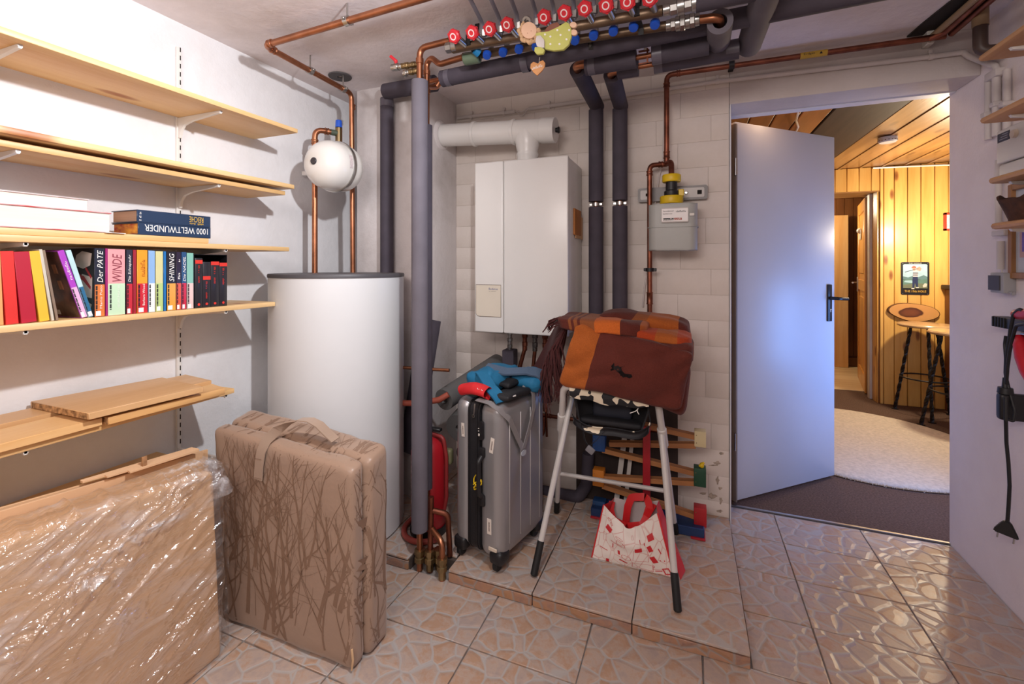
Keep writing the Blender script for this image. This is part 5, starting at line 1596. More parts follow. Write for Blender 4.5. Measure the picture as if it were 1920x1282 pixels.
# ------------------------------------------------------------------ hanging angel and heart
ya = 1.40
an = thing('angel_figure', 'hanging wooden angel in a dotted green dress under the ceiling', 'ornament', tuple(at(1030, 78, y=ya)))
Fa = frame((0, ya, 0), (1, 0, 0), (0, 0, 1))
def flat(pts, t, off=0.0, bev=0.002):
    P = []
    for (u, v) in pts:
        p = at(u, v, y=ya); P.append((p.x, p.z))
    area = sum(P[i][0] * P[(i + 1) % len(P)][1] - P[(i + 1) % len(P)][0] * P[i][1] for i in range(len(P)))
    if area < 0: P.reverse()
    b = newbm(); prism(b, P, t, Fa @ Matrix.Translation((0, 0, off)))
    if bev: bmesh.ops.bevel(b, geom=list(b.edges), offset=bev, segments=2, profile=0.5, affect='EDGES')
    return b
M_dress = mat('angel_dress', '#c7c86a', 0.6, var=0.08)
M_skin = mat('angel_face', '#ecc3a4', 0.6, var=0.04)
M_hair = mat('angel_hair', '#d2ad84', 0.9, var=0.35, vscale=60, bump=0.6, bscale=120)
def arcp(c, r, n, a0=0, a1=2 * PI, ry=None):
    return [(c[0] + r * math.cos(a0 + (a1 - a0) * k / n), c[1] + (ry or r) * math.sin(a0 + (a1 - a0) * k / n)) for k in range(n)]
obj('wing', flat([(1018, 64), (1024, 52), (1034, 44), (1045, 41), (1051, 48), (1040, 60), (1028, 67)], 0.006, -0.006), mat('wing_brown', '#8d5a48', 0.7, var=0.15), an)
obj('dress', flat([(1001, 64), (1012, 66), (1030, 64), (1048, 54), (1062, 44), (1068, 46), (1073, 58), (1073, 72), (1068, 87), (1058, 96), (1040, 98), (1024, 95), (1016, 86), (1008, 76)], 0.012, 0.0, 0.003), M_dress, an)
for (u, v) in ((1024, 68), (1034, 72), (1034, 86), (1047, 60), (1053, 69), (1051, 86), (1064, 77), (1069, 60)):
    obj('dot', flat(arcp((u, v), 2.0, 8), 0.0128, 0.0, 0.0), M_ink_w, an)
obj('head', flat(arcp((994, 60), 15, 20, ry=16), 0.014, 0.0, 0.004), M_skin, an)
b = newbm()
for k in range(26):
    a = -2.6 + k * 4.4 / 26 + PI * 0.78
    rr = 17.5 + random.uniform(-1.5, 2.5)
    p = at(994 + rr * math.cos(a), 61 + rr * 1.05 * math.sin(a), y=ya)
    ball(b, p + Vector((0, -0.006, 0)), random.uniform(0.0055, 0.0085), 8)
h_ = obj('curly_hair', b, M_hair, an); h_['kind'] = 'stuff'
b = newbm()
for (u, v) in ((989, 62), (996, 58)):
    p = at(u, v, y=ya - 0.0142); ball(b, p, 0.0013, 6)
obj('eyes', b, mat('eye_pink', '#b46a5c', 0.5), an)['kind'] = 'stuff'
obj('foot', flat(arcp((1076, 49), 7, 12, ry=6), 0.010, 0.0, 0.003), M_skin, an)
obj('foot', flat(arcp((1077, 63), 7, 12, ry=6), 0.010, 0.0, 0.003), M_skin, an)
obj('sleeve', flat([(1009, 72), (1017, 71), (1024, 80), (1024, 94), (1018, 95), (1010, 92), (1007, 82)], 0.010, 0.010, 0.003), mat('sleeve_white', '#ddd6d2', 0.7, var=0.05), an)
obj('hand', flat([(1006, 93), (1018, 93), (1025, 98), (1022, 106), (1010, 107), (1005, 101)], 0.011, 0.010, 0.003), M_dress, an)
obj('hook', tube(newbm(), [at(1030, 62, y=ya - 0.006), at(1032, 40, y=ya + 0.05), at(1034, 30, y=1.50)], 0.001, 6), M_steel, an)
ht = thing('heart_tag', 'small wooden heart hanging below the angel', 'ornament', tuple(at(1009, 130, y=ya)))
hpts = [(1008, 143), (1001, 137), (995, 129), (996, 121), (1001, 117), (1007, 119), (1010, 122), (1013, 116), (1019, 114), (1023, 119), (1022, 127), (1017, 134)]
obj('heart', flat(hpts, 0.006, 0.0, 0.0015), mat('heart_wood', '#cc9058', 0.55, var=0.15, vscale=20), ht)
p = at(998, 131, y=ya - 0.0062)
marks('heart_text', 8, frame(p, (1, 0, 0.14), (0, 0, 1)), 0.036, 0.009, M_ink_w, ht)
obj('thread', tube(newbm(), [at(1012, 107, y=ya - 0.012), at(1010, 122, y=ya - 0.003)], 0.0007, 5), M_offwhite, ht)
# ================================================================== things standing on the plinth
PZ = 0.0512
M_tubew = mat('chair_tube_white', '#c9c4c0', 0.35, var=0.06)

# ---- high chair
def cow_material(name, thr, scale):
    m, nt, b = _nt(name)
    b.inputs['Roughness'].default_value = 0.6
    mp = coords(nt)
    nz = N(nt, 'ShaderNodeTexNoise', i_Scale=scale, i_Detail=0.0, i_Distortion=0.5)
    nt.links.new(mp.outputs[0], nz.inputs['Vector'])
    r = ramp(nt, [(thr, '#15141a'), (thr + 0.01, '#e6d8bf')], 'LINEAR')
    nt.links.new(nz.outputs['Fac'], r.inputs[0]); nt.links.new(r.outputs[0], b.inputs['Base Color'])
    return m
M_cow = cow_material('cow_print', 0.515, 27.0)
M_cow_dark = cow_material('cow_print_sparse', 0.64, 26.0)
M_blackcloth = mat('black_cloth', '#17161b', 0.75, var=0.2)
hc_ = thing('high_chair', 'folding high chair with white tube legs and black and cream spotted seat', 'high chair', (-0.31, 1.88, PZ))
TL, TR = Vector((-0.480, 1.800, 0.757)), Vector((-0.112, 1.800, 0.745))
FL, FR = Vector((-0.557, 1.645, PZ + 0.004)), Vector((-0.036, 1.655, PZ + 0.004))
RL, RR = Vector((-0.598, 2.112, PZ + 0.004)), Vector((-0.056, 2.140, PZ + 0.004))
r_t = 0.0125
obj('top_bar', tube(newbm(), [TL + (RL - TL) * 0.33, TL, TR, TR + (RR - TR) * 0.33], r_t * 1.1, 14, 0.045), M_tubew, hc_, 60)
for nm, a, b_, s0 in (('rear_leg', TL, RL, 0.30), ('rear_leg', TR, RR, 0.30)):
    p0 = a + (b_ - a) * s0
    lg = obj(nm, tube(newbm(), [p0, b_ + (a - b_) * 0.085], r_t * 0.95, 12), M_tubew, hc_, 60)
    obj('rubber_foot', cyl(newbm(), b_, b_ + (a - b_) * 0.10, r_t * 1.12, 12, bev=0.003), M_rubber, lg)['label'] = 'black rubber foot'
    sl = newbm(); q0 = a + (b_ - a) * 0.20; cyl(sl, q0, q0 + (b_ - a) * 0.115, r_t * 1.5, 12, bev=0.003)
    obj('joint_sleeve', sl, M_tubew, lg)
PL, PR = Vector((-0.462, 1.915, 0.735)), Vector((-0.115, 1.915, 0.700))
for a, b_ in ((PL, FL), (PR, FR)):
    lg = obj('front_leg', tube(newbm(), [a, b_ + (a - b_) * 0.15], r_t * 0.95, 12), M_tubew, hc_, 60)
    obj('rubber_foot', cyl(newbm(), b_, b_ + (a - b_) * 0.168, r_t * 1.12, 12, bev=0.004), M_rubber, lg)['label'] = 'long black rubber foot'
    bm = newbm(); cyl(bm, a + Vector((-0.02, 0, 0)), a + Vector((0.02, 0, 0)), 0.012, 10, bev=0.002); obj('pivot', bm, M_steel, lg)
k = 0.66
obj('cross_bar', tube(newbm(), [TL + (RL - TL) * k, TR + (RR - TR) * k], 0.0095, 10), M_tubew, hc_, 60)
def barcover(s, t):
    x = TL.x + 0.030 + (TR.x - TL.x - 0.060) * s
    z0 = TL.z + (TR.z - TL.z) * s
    a = -0.6 + 3.4 * t
    rr = 0.0165
    if t < 0.55:
        return (x, 1.800 + rr * math.cos(a * 1.4 + 0.3), z0 + rr * math.sin(a * 1.4 + 0.3))
    k_ = (t - 0.55) / 0.45
    sag = 0.040 + 0.012 * math.sin(s * PI) + 0.004 * math.sin(s * 17)
    return (x, 1.7825 - 0.004 * math.sin(k_ * PI), z0 + 0.004 - sag * k_)
obj('bar_cover', sheet(newbm(), 30, 16, barcover), M_cow, hc_, 80)['label'] = 'black and cream spotted fabric over the front bar'
def bucket(s, t):
    a = PI * s
    x = -0.292 - 0.160 * math.cos(a) * (1 - 0.25 * t) ; 
    y = 1.835 + 0.13 * math.sin(a) * (1 - 0.2 * t) - 0.02
    z = 0.735 - 0.145 * t - 0.02 * math.sin(a) + 0.006 * math.sin(9 * s + 5 * t)
    return (x, y, z)
obj('seat_bucket', sheet(newbm(), 30, 12, bucket, thick=0.006), M_blackcloth, hc_, 80)['label'] = 'black sagging seat fabric'
def rim(s, t):
    a = PI * (0.02 + 0.96 * s)
    return (-0.292 - 0.150 * math.cos(a), 1.812 + 0.02 * math.sin(a) - 0.01 + 0.010 * math.sin(t * PI), 0.655 - 0.058 * math.sin(a) ** 0.6 - 0.034 * t + 0.004 * math.sin(15 * s))
obj('seat_edge', sheet(newbm(), 40, 6, rim, thick=0.004), M_cow_dark, hc_, 80)['label'] = 'spotted lower seat edge'
obj('seat_base', soft_box(newbm(), -0.42, -0.17, 1.825, 2.02, 0.600, 0.625, 0.012, 8), M_blackcloth, hc_, 80)
obj('lining', soft_box(newbm(), -0.375, -0.215, 1.87, 1.90, 0.62, 0.742, 0.012, 8, 0.004, 14), mat('dark_lining', '#1b1d2a', 0.7), hc_, 80)
for xx in (-0.43, -0.15):
    obj('side_strap', strap(newbm(), [(xx, 1.805, 0.742), (xx + 0.004, 1.818, 0.69), (xx + 0.012, 1.825, 0.63)], 0.022, 0.003, (0, 1, 0), 0.03), M_blackcloth, hc_, 80)
ls = thing('harness_strap', 'black harness strap with grey buckle dangling under the high chair seat', 'strap', (-0.40, 1.84, 0.5))
obj('webbing', strap(newbm(), [(-0.380, 1.835, 0.60), (-0.405, 1.828, 0.565), (-0.398, 1.825, 0.535), (-0.383, 1.822, 0.515), (-0.355, 1.820, 0.490)], 0.020, 0.002, (0.5, -0.8, 0.3), 0.02), M_blackcloth, ls, 80)
obj('webbing', strap(newbm(), [(-0.300, 1.835, 0.60), (-0.330, 1.83, 0.565), (-0.350, 1.825, 0.540), (-0.372, 1.822, 0.520)], 0.018, 0.002, (0.3, -0.8, 0.5), 0.02), M_blackcloth, ls, 80)
bm = newbm(); box(bm, (0, 0, 0), (0.034, 0.010, 0.028), 0.004, 2, Matrix.Translation((-0.372, 1.812, 0.503)) @ Matrix.Rotation(0.6, 4, 'Y'))
obj('buckle', bm, mat('buckle_grey', '#77757a', 0.4), ls)
tgs = newbm()
for p in ([(-0.175, 1.80, 0.708), (-0.19, 1.785, 0.690), (-0.212, 1.782, 0.680)], [(-0.178, 1.80, 0.708), (-0.186, 1.782, 0.692), (-0.178, 1.780, 0.680)]):
    tube(tgs, p, 0.0016, 6, 0.01)
obj('loose_threads', tgs, M_ink_w, hc_)['kind'] = 'stuff'

# ---- blanket bundle
def weave(name, stops, vary=0.25):
    m, nt, b = _nt(name)
    b.inputs['Roughness'].default_value = 0.9
    b.inputs['Specular IOR Level'].default_value = 0.15
    b.inputs['Sheen Weight'].default_value = 0.08
    at_ = N(nt, 'ShaderNodeAttribute', attribute_name='band')
    r = ramp(nt, stops, 'CONSTANT'); nt.links.new(at_.outputs['Fac'], r.inputs[0])
    mp = coords(nt)
    nz = N(nt, 'ShaderNodeTexNoise', i_Scale=220.0, i_Detail=2.0); nt.links.new(mp.outputs[0], nz.inputs['Vector'])
    mr = N(nt, 'ShaderNodeMapRange'); mr.inputs[3].default_value = 1 - vary; mr.inputs[4].default_value = 1 + vary
    nt.links.new(nz.outputs['Fac'], mr.inputs[0])
    hs = N(nt, 'ShaderNodeHueSaturation'); nt.links.new(mr.outputs[0], hs.inputs['Value']); nt.links.new(r.outputs[0], hs.inputs['Color'])
    nt.links.new(hs.outputs[0], b.inputs['Base Color'])
    bp = N(nt, 'ShaderNodeBump', i_Strength=0.4, i_Distance=0.003); nt.links.new(nz.outputs['Fac'], bp.inputs['Height']); nt.links.new(bp.outputs[0], b.inputs['Normal'])
    return m
MAR, ORG, BRT, TAN, RED = '#5f2d25', '#a85a28', '#c4642a', '#8d5230', '#ab4322'
M_bl_front = weave('blanket_front', [(0.0, ORG), (0.235, MAR)])
M_bl_top = weave('blanket_top', [(0.0, MAR), (0.16, TAN), (0.19, MAR), (0.22, TAN), (0.26, MAR), (0.29, TAN), (0.45, BRT), (0.72, MAR), (0.93, ORG)])
M_bl_rear = weave('blanket_rear', [(0.0, MAR), (0.38, TAN), (0.55, ORG), (0.90, MAR)])
M_bl_red = weave('blanket_red', [(0.0, RED), (0.5, ORG), (0.8, RED)])
M_bl_dark = weave('blanket_dark', [(0.0, '#4a2a2a'), (0.5, '#553133')])
def fold(bl, br, tr, tl, y0, y1, r, cuts=16, amp=0.006, freq=8, bulge=0.03, seed=0.0, axis=0):
    """soft folded cloth: x-z corners of the front, depth from y0 to y1; vertex attribute `band` runs across it"""
    bm = newbm()
    tmp = newbm()
    soft_box(tmp, 0, 1, 0, 1, 0, 1, r, cuts)
    lay = bm.verts.layers.float.new('band')
    idx = {}
    for v in tmp.verts:
        s, d, t = v.co
        x = (1 - t) * ((1 - s) * bl[0] + s * br[0]) + t * ((1 - s) * tl[0] + s * tr[0])
        z = (1 - t) * ((1 - s) * bl[1] + s * br[1]) + t * ((1 - s) * tl[1] + s * tr[1])
        y = y0 + (y1 - y0) * d
        y += -bulge * math.sin(PI * min(1, max(0, s))) * math.sin(PI * min(1, max(0, t))) * (1 - d)
        w = noise.noise(Vector((x * freq + seed, y * freq, z * freq))) + 0.6 * noise.noise(Vector((x * freq * 2.2, y * freq * 2.2 + seed, z * freq * 1.4 + x * 9)))
        cr = (1 - abs(noise.noise(Vector((x * 4.5 + seed, z * 9 - x * 3, 2.0 + seed))))) ** 4 - 0.35
        P = Vector((x + amp * 0.6 * w, y - amp * 1.6 * w + amp * 1.5 * cr * (1 - d), z + amp * w - amp * 0.5 * cr))
        nv = bm.verts.new(P); nv[lay] = (s, t)[axis]
        idx[v] = nv
    for f in tmp.faces: bm.faces.new([idx[v] for v in f.verts])
    tmp.free()
    return bm
bk = thing('blanket', 'folded brown and orange wool blanket heaped on the high chair', 'blanket', (-0.24, 1.9, 0.75))
obj('front_fold', fold((-0.490, 0.772), (-0.030, 0.715), (0.012, 0.930), (-0.418, 1.028), 1.745, 1.99, 0.075, 30, 0.014, 6.5, 0.035), M_bl_front, bk, 80)
obj('top_fold', fold((-0.500, 0.985), (-0.150, 0.965), (-0.150, 1.030), (-0.515, 1.040), 1.765, 2.06, 0.22, 16, 0.008, 9, 0.0, 3.0), M_bl_top, bk, 80)['label'] = 'striped top fold'
obj('rear_fold', fold((-0.46, 0.95), (0.010, 0.93), (-0.005, 1.030), (-0.33, 1.060), 1.90, 2.12, 0.25, 16, 0.008, 8, 0.0, 7.0), M_bl_rear, bk, 80)
obj('inner_roll', fold((-0.26, 0.965), (0.012, 0.935), (0.008, 0.985), (-0.24, 1.008), 1.785, 2.05, 0.30, 16, 0.007, 11, 0.0, 5.0), M_bl_red, bk, 80)['label'] = 'orange-red inner fold'
obj('right_roll', fold((-0.16, 0.900), (0.018, 0.880), (0.016, 0.962), (-0.15, 0.962), 1.755, 2.04, 0.25, 16, 0.006, 9, 0.0, 9.0), M_bl_front if False else weave('blanket_maroon', [(0.0, MAR), (0.99, TAN)]), bk, 80)
obj('lower_right_fold', fold((-0.130, 0.712), (-0.012, 0.668), (0.010, 0.88), (-0.13, 0.88), 1.79, 1.98, 0.25, 12, 0.006, 9, 0.0, 2.0), weave('blanket_maroon_b', [(0.0, MAR), (0.99, TAN)]), bk, 80)
def flapf(s, t):
    a = Vector((-0.480, 1.86, 1.020)).lerp(Vector((-0.545, 1.97, 1.02)), s)
    b_ = Vector((-0.520, 1.86, 0.80)).lerp(Vector((-0.700, 2.02, 0.735)), s)
    p = a.lerp(b_, t)
    p.y += 0.012 * math.sin(7 * s + 4 * t)
    return p
bm = newbm(); bm.verts.layers.float.new('band'); sheet(bm, 12, 14, flapf, thick=0.008)
obj('left_flap', bm, M_bl_dark, bk, 80)['label'] = 'dark flap hanging at the left'
fr = newbm(); fr.verts.layers.float.new('band')
rnd = random.Random(5)
for k in range(120):
    s = rnd.random()
    p0 = Vector((-0.470, 1.835, 1.01)).lerp(Vector((-0.548, 1.87, 0.845)), s)
    L = 0.13 + 0.11 * rnd.random()
    p1 = p0 + Vector((-0.035 + rnd.uniform(-0.02, 0.01), rnd.uniform(-0.035, 0.01), -L * 0.45))
    p2 = p1 + Vector((rnd.uniform(-0.02, 0.035), rnd.uniform(-0.02, 0.02), -L * 0.55))
    tube(fr, [p0, p1, p2], [0.0035, 0.0032, 0.0016], 5)
for k in range(26):
    p0 = Vector((-0.512 + rnd.uniform(-0.012, 0.015), 1.80 + rnd.uniform(-0.02, 0.05), 1.02 + rnd.uniform(-0.015, 0.012)))
    tube(fr, [p0, p0 + Vector((-0.022, -0.01, -0.01)), p0 + Vector((-0.034 + rnd.uniform(-.01, .01), -0.015, -0.035))], [0.003, 0.0028, 0.0012], 5)
for k in range(34):
    p0 = Vector((-0.50 + rnd.uniform(-0.025, 0.02), 1.84, 0.79 + rnd.uniform(-0.01, 0.05)))
    tube(fr, [p0, p0 + Vector((rnd.uniform(-.015, .015), -0.01, -0.05)), p0 + Vector((rnd.uniform(-.02, .02), 0.0, -0.09 - 0.06 * rnd.random()))], [0.003, 0.0028, 0.001], 5)
o = obj('fringe', fr, weave('blanket_fringe', [(0.0, '#4b2727'), (0.9, '#4b2727')]), bk, 80); o['kind'] = 'stuff'; o['label'] = 'dark wool fringe'
Fk = frame((0, 1.7, 0), (1, 0, 0), (0, 0, 1))
mo = newbm()
def mpt(u, v): p = at(u, v, y=1.715); return (p.x, p.z)
for poly in ([(1146, 686), (1152, 679), (1153, 686), (1160, 684), (1163, 687), (1172, 685), (1168, 690), (1165, 694), (1158, 697), (1154, 692), (1150, 692)], [(1158, 696), (1166, 693), (1172, 700), (1184, 701), (1186, 706), (1180, 709), (1174, 706), (1168, 708), (1164, 703)], [(1148, 690), (1144, 693), (1146, 695), (1152, 692)], [(1170, 700), (1164, 705), (1162, 703)]):
    P = [mpt(*q) for q in poly]
    ar = sum(P[i][0] * P[(i + 1) % len(P)][1] - P[(i + 1) % len(P)][0] * P[i][1] for i in range(len(P)))
    if ar < 0: P.reverse()
    prism(mo, P, 0.010, Fk @ Matrix.Translation((0, 0, -0.0225)))
MOTIF = mo
def press(bm, target, off=0.0012):
    """lay flat shapes onto the front of a mesh along y"""
    from mathutils.bvhtree import BVHTree
    tb = newbm(); tb.from_mesh(target.data); bmesh.ops.transform(tb, matrix=wm(target), verts=tb.verts)
    tree = BVHTree.FromBMesh(tb)
    bmesh.ops.triangulate(bm, faces=list(bm.faces))
    for v in bm.verts:
        h = tree.ray_cast(Vector((v.co.x, 1.0, v.co.z)), Vector((0, 1, 0)))
        if h[0] is not None: v.co.y = h[0].y - off
    tb.free()
front_fold = [o for o in bk.children if o.name.startswith('front_fold')][0]
press(mo, front_fold)
obj('black_motif', mo, mat('motif_black', '#1e1718', 0.9), bk)['kind'] = 'stuff'

# ---- silver suitcase
sc_o = Vector((-0.672, 1.598, PZ))
e1 = Vector((0.213, -0.048, 0)).normalized(); e2 = Vector((0.048, 0.213, 0)).normalized()
SW, SD, SH0, SH1 = 0.248, 0.345, 0.045, 0.655
CM = Matrix((-e1, e2, Vector((0, 0, 1)))).transposed().to_4x4(); CM.translation = sc_o     # local x: front right -> left, y: depth, z: up
sc = thing('suitcase', 'silver hard-shell suitcase on wheels with black zip band', 'suitcase', tuple(sc_o + (-e1 * SW + e2 * SD) * 0.5))
M_shell = mat('silver_shell', '#a3a1a3', 0.33, 0.55, var=0.05, vscale=4)
def local(P): return CM @ Vector(P)
b = soft_box(newbm(), 0.0, SW * 0.465, 0.0, SD, SH0, SH1, 0.042, 14)
bmesh.ops.transform(b, matrix=CM, verts=b.verts); obj('shell_half', b, M_shell, sc, 70)
b = soft_box(newbm(), SW * 0.655, SW, 0.004, SD, SH0, SH1 - 0.002, 0.042, 14)
bmesh.ops.transform(b, matrix=CM, verts=b.verts); obj('shell_half', b, M_shell, sc, 70)
b = newbm()
FZ = Matrix(((0, 0, 1, SW * 0.44), (1, 0, 0, SD / 2), (0, 1, 0, (SH0 + SH1) / 2), (0, 0, 0, 1)))
prism(b, rrect(SD - 0.006, SH1 - SH0 - 0.006, 0.042, 6), SW * 0.24, CM @ FZ); obj('zip_band', b, mat('zip_black', '#1c1b1f', 0.6, var=0.2, bump=0.2, bscale=200), sc, 50)
for s in (0.485, 0.645):
    FZ2 = Matrix(((0, 0, 1, SW * s - 0.0025), (1, 0, 0, SD / 2), (0, 1, 0, (SH0 + SH1) / 2), (0, 0, 0, 1)))
    b = newbm(); prism(b, rrect(SD - 0.001, SH1 - SH0 - 0.001, 0.044, 6), 0.005, CM @ FZ2); obj('piping', b, M_black, sc, 50)
for k, yy in enumerate((0.055, 0.135, 0.210, 0.285)):
    b = newbm(); box(b, (-0.0012, yy, (SH0 + SH1) / 2), (0.004, 0.0032, SH1 - SH0 - 0.11), 0.0015, 1, CM); obj('shell_rib', b, mat('rib_light', '#c4c1c0', 0.3, 0.5), sc)
b = newbm()
tube(b, [local((0.090, -0.004, 0.285)), local((0.090, -0.024, 0.30)), local((0.091, -0.026, 0.43)), local((0.090, -0.004, 0.445))], 0.0105, 10, 0.02)
box(b, (0.090, -0.005, 0.460), (0.028, 0.016, 0.040), 0.006, 2, CM); box(b, (0.090, -0.005, 0.270), (0.028, 0.016, 0.044), 0.006, 2, CM)
obj('side_handle', b, M_black, sc)
b = newbm(); prism(b, rrect(0.026, 0.075, 0.011, 5), 0.010, CM @ Matrix(((1, 0, 0, 0.096), (0, 0, -1, 0.002), (0, 1, 0, 0.545), (0, 0, 0, 1)))); lk = obj('lock', b, M_black, sc)
b = newbm(); 
for zz in (0.553, 0.543): box(b, (0.104, -0.0095, zz), (0.004, 0.002, 0.003), 0, 1, CM)
box(b, (0.102, -0.0095, 0.528), (0.007, 0.003, 0.010), 0.001, 1, CM)
obj('lock_digits', b, M_offwhite, lk)['kind'] = 'stuff'
b = newbm(); tube(b, [local((0.128, -0.003, 0.645)), local((0.128, -0.007, 0.615)), local((0.132, -0.006, 0.600))], 0.003, 6); htube(b, local((0.132, -0.009, 0.596)), local((0.132, -0.005, 0.596)), 0.007, 0.004, 12); obj('zip_puller', b, M_steel, sc)
for (xx, zz, w, h, a, nm) in ((0.195, 0.525, 0.016, 0.055, 0.05, 'sticker'), (0.045, 0.495, 0.018, 0.060, -0.15, 'sticker'), (0.058, 0.175, 0.020, 0.060, 0.0, 'sticker')):
    b = newbm(); box(b, (0, 0, 0), (w, 0.0014, h), 0, 1, CM @ Matrix.Translation((xx, (0.0035 if xx > 0.15 else -0.0006), zz)) @ Matrix.Rotation(a, 4, 'Y')); st = obj(nm, b, mat('paper_sticker', '#ddd2c8', 0.7, var=0.05), sc)
    b = newbm(); box(b, (0, -0.001, 0), (w * 0.3, 0.0006, h * 0.6), 0, 1, CM @ Matrix.Translation((xx, (0.0035 if xx > 0.15 else -0.0006), zz)) @ Matrix.Rotation(a, 4, 'Y')); obj('print_strip', b, mat('faded_print', '#9d8f88', 0.7, var=0.4, vscale=200), st)
b = newbm()
rnd = random.Random(3)
for k in range(3):
    pts = [local((0.098 + 0.020 * math.sin(q * 0.9 + k * 2), -0.024 - 0.004 * math.sin(q * 2 + k), 0.355 - 0.020 * math.cos(q * 0.9 + k) - 0.012 * k + rnd.uniform(-.004, .004))) for q in range(7)]
    tube(b, pts, 0.0022, 6, 0.01)
obj('yellow_string', b, M_yellow, sc)['label'] = 'yellow string tied to the handle'
def wheel(x, y, sx):
    b = newbm(); soft_box(b, x - 0.032, x + 0.032, y - 0.035, y + 0.035, 0.030, 0.085, 0.018, 6); bmesh.ops.transform(b, matrix=CM, verts=b.verts)
    hs = obj('wheel_housing', b, M_black, sc, 70)
    b = newbm(); lathe(b, [(0, -0.011), (0.020, -0.011), (0.0245, -0.007), (0.0245, 0.007), (0.020, 0.011), (0, 0.011)], CM @ Matrix.Translation((x + 0.004, y - 0.008, 0.0252)) @ Matrix.Rotation(PI / 2, 4, 'Y'), 18)
    obj('wheel', b, M_rubber, hs)
for (x, y) in ((0.030, 0.030), (SW - 0.035, 0.030), (0.030, SD - 0.04), (SW - 0.035, SD - 0.04)): wheel(x, y, 1)
b = newbm(); box(b, (0.040, -0.002, 0.092), (0.040, 0.006, 0.014), 0.002, 1, CM); obj('corner_label', b, mat('cream_label', '#cfc0ae', 0.6), sc)

# ---- baby carrier heaped on the suitcase
SZT = SH1 + PZ
ca = thing('baby_carrier', 'blue and black baby carrier heaped on the silver suitcase', 'carrier', tuple(local((SW / 2, SD / 2, SH1 + 0.001))))
M_teal = mat('carrier_teal', '#1b6e98', 0.75, var=0.15, vscale=20, bump=0.25, bscale=200)
M_tealg = mat('carrier_bluegrey', '#51647c', 0.8, var=0.15, bump=0.25, bscale=200)
M_bpad = mat('carrier_black', '#1a1a1e', 0.65, var=0.2, bump=0.2, bscale=200)
M_web = mat('grey_webbing', '#8d8888', 0.55, var=0.08, bump=0.2, bscale=260)
def pad(name, x0, x1, y0, y1, z0, z1, r, m, rot=0.0, amp=0.008, lab=None, seed=0):
    b = soft_box(newbm(), x0, x1, y0, y1, SH1 + z0, SH1 + z1, r, 10, amp, 16, None, seed)
    if rot:
        c = Vector(((x0 + x1) / 2, (y0 + y1) / 2, SH1 + (z0 + z1) / 2))
        bmesh.ops.transform(b, matrix=Matrix.Translation(c) @ Matrix.Rotation(rot, 4, 'Y') @ Matrix.Translation(-c), verts=b.verts)
    bmesh.ops.transform(b, matrix=CM, verts=b.verts)
    o = obj(name, b, m, ca, 80)
    if lab: o['label'] = lab
    return o
pad('padded_panel', 0.105, 0.260, 0.08, 0.30, 0.004, 0.092, 0.036, M_teal, 0.10, 0.016, 'teal padded panel')
pad('padded_panel', -0.03, 0.115, 0.20, 0.36, 0.004, 0.078, 0.032, M_teal, -0.05, 0.012, 'teal padded panel', 3)
pad('black_pad', -0.012, 0.085, 0.03, 0.20, 0.004, 0.030, 0.014, M_bpad, 0.05, 0.006, 'black padding', 5)
pad('black_pad', 0.05, 0.17, 0.12, 0.26, 0.03, 0.055, 0.012, M_bpad, 0.0, 0.008, 'black padding', 8)
b = newbm(); strap(b, [local((0.200, 0.13, SH1 + 0.088)), local((0.160, 0.080, SH1 + 0.098)), local((0.090, 0.055, SH1 + 0.045)), local((0.045, 0.035, SH1 + 0.028)), local((0.02, 0.03, SH1 + 0.006))], 0.052, 0.007, (0.2, 1, 0.25), 0.04)
obj('shoulder_strap', b, M_teal, ca, 80)['label'] = 'bright teal shoulder strap'
b = newbm(); strap(b, [local((0.19, 0.15, SH1 + 0.102)), local((0.10, 0.17, SH1 + 0.088)), local((0.02, 0.22, SH1 + 0.092)), local((-0.03, 0.26, SH1 + 0.080)), local((-0.025, 0.27, SH1 + 0.02))], 0.050, 0.008, (0.3, 1, 0.3), 0.04)
obj('shoulder_strap', b, M_tealg, ca, 80)['label'] = 'blue-grey shoulder strap'
def redroll(s, t):
    a = s * 2 * PI
    rr = 0.030 + 0.003 * math.sin(3 * a + 5 * t)
    return local((0.215 - 0.135 * t + 0.0 * a, 0.022 + rr * math.cos(a) * 0.9, SH1 + 0.030 + rr * 0.8 * math.sin(a) + 0.012 * math.sin(t * 3)))
b = sheet(newbm(), 26, 12, redroll, True)
obj('red_roll', b, mat('carrier_red', '#d5262c', 0.6, var=0.12, vscale=25), ca, 80)['label'] = 'red rolled flap'
b = newbm(); soft_box(b, 0.125, 0.205, 0.004, 0.042, SH1 + 0.012, SH1 + 0.048, 0.014, 6, 0.004, 20); bmesh.ops.transform(b, matrix=CM, verts=b.verts); obj('roll_lining', b, mat('dark_green_lining', '#26332c', 0.8), ca, 80)
b = newbm()
for (x, z, s) in ((0.115, 0.060, 0.010), (0.103, 0.056, 0.008), (0.095, 0.060, 0.007)):
    pts = []
    for q in range(10):
        a = q * PI / 5; r_ = s if q % 2 == 0 else s * 0.45
        pts.append((r_ * math.cos(a), r_ * math.sin(a)))
    prism(b, pts, 0.001, CM @ Matrix(((1, 0, 0, x), (0, 0, -1, 0.0005), (0, 1, 0, SH1 + z - 0.015), (0, 0, 0, 1))))
obj('white_print', b, M_ink_w, ca)['kind'] = 'stuff'
b = newbm(); strap(b, [local((0.120, 0.002, SH1 + 0.008)), local((0.055, -0.002, SH1 + 0.006)), local((0.015, 0.004, SH1 - 0.015)), local((-0.008, 0.045, SH1 - 0.060)), local((-0.010, 0.10, SH1 - 0.150)), local((-0.012, 0.135, SH1 - 0.205))], 0.026, 0.002, (0.2, 1, 0.2), 0.03)
obj('waist_strap', b, M_web, ca, 80)['label'] = 'grey webbing strap hanging over the edge'
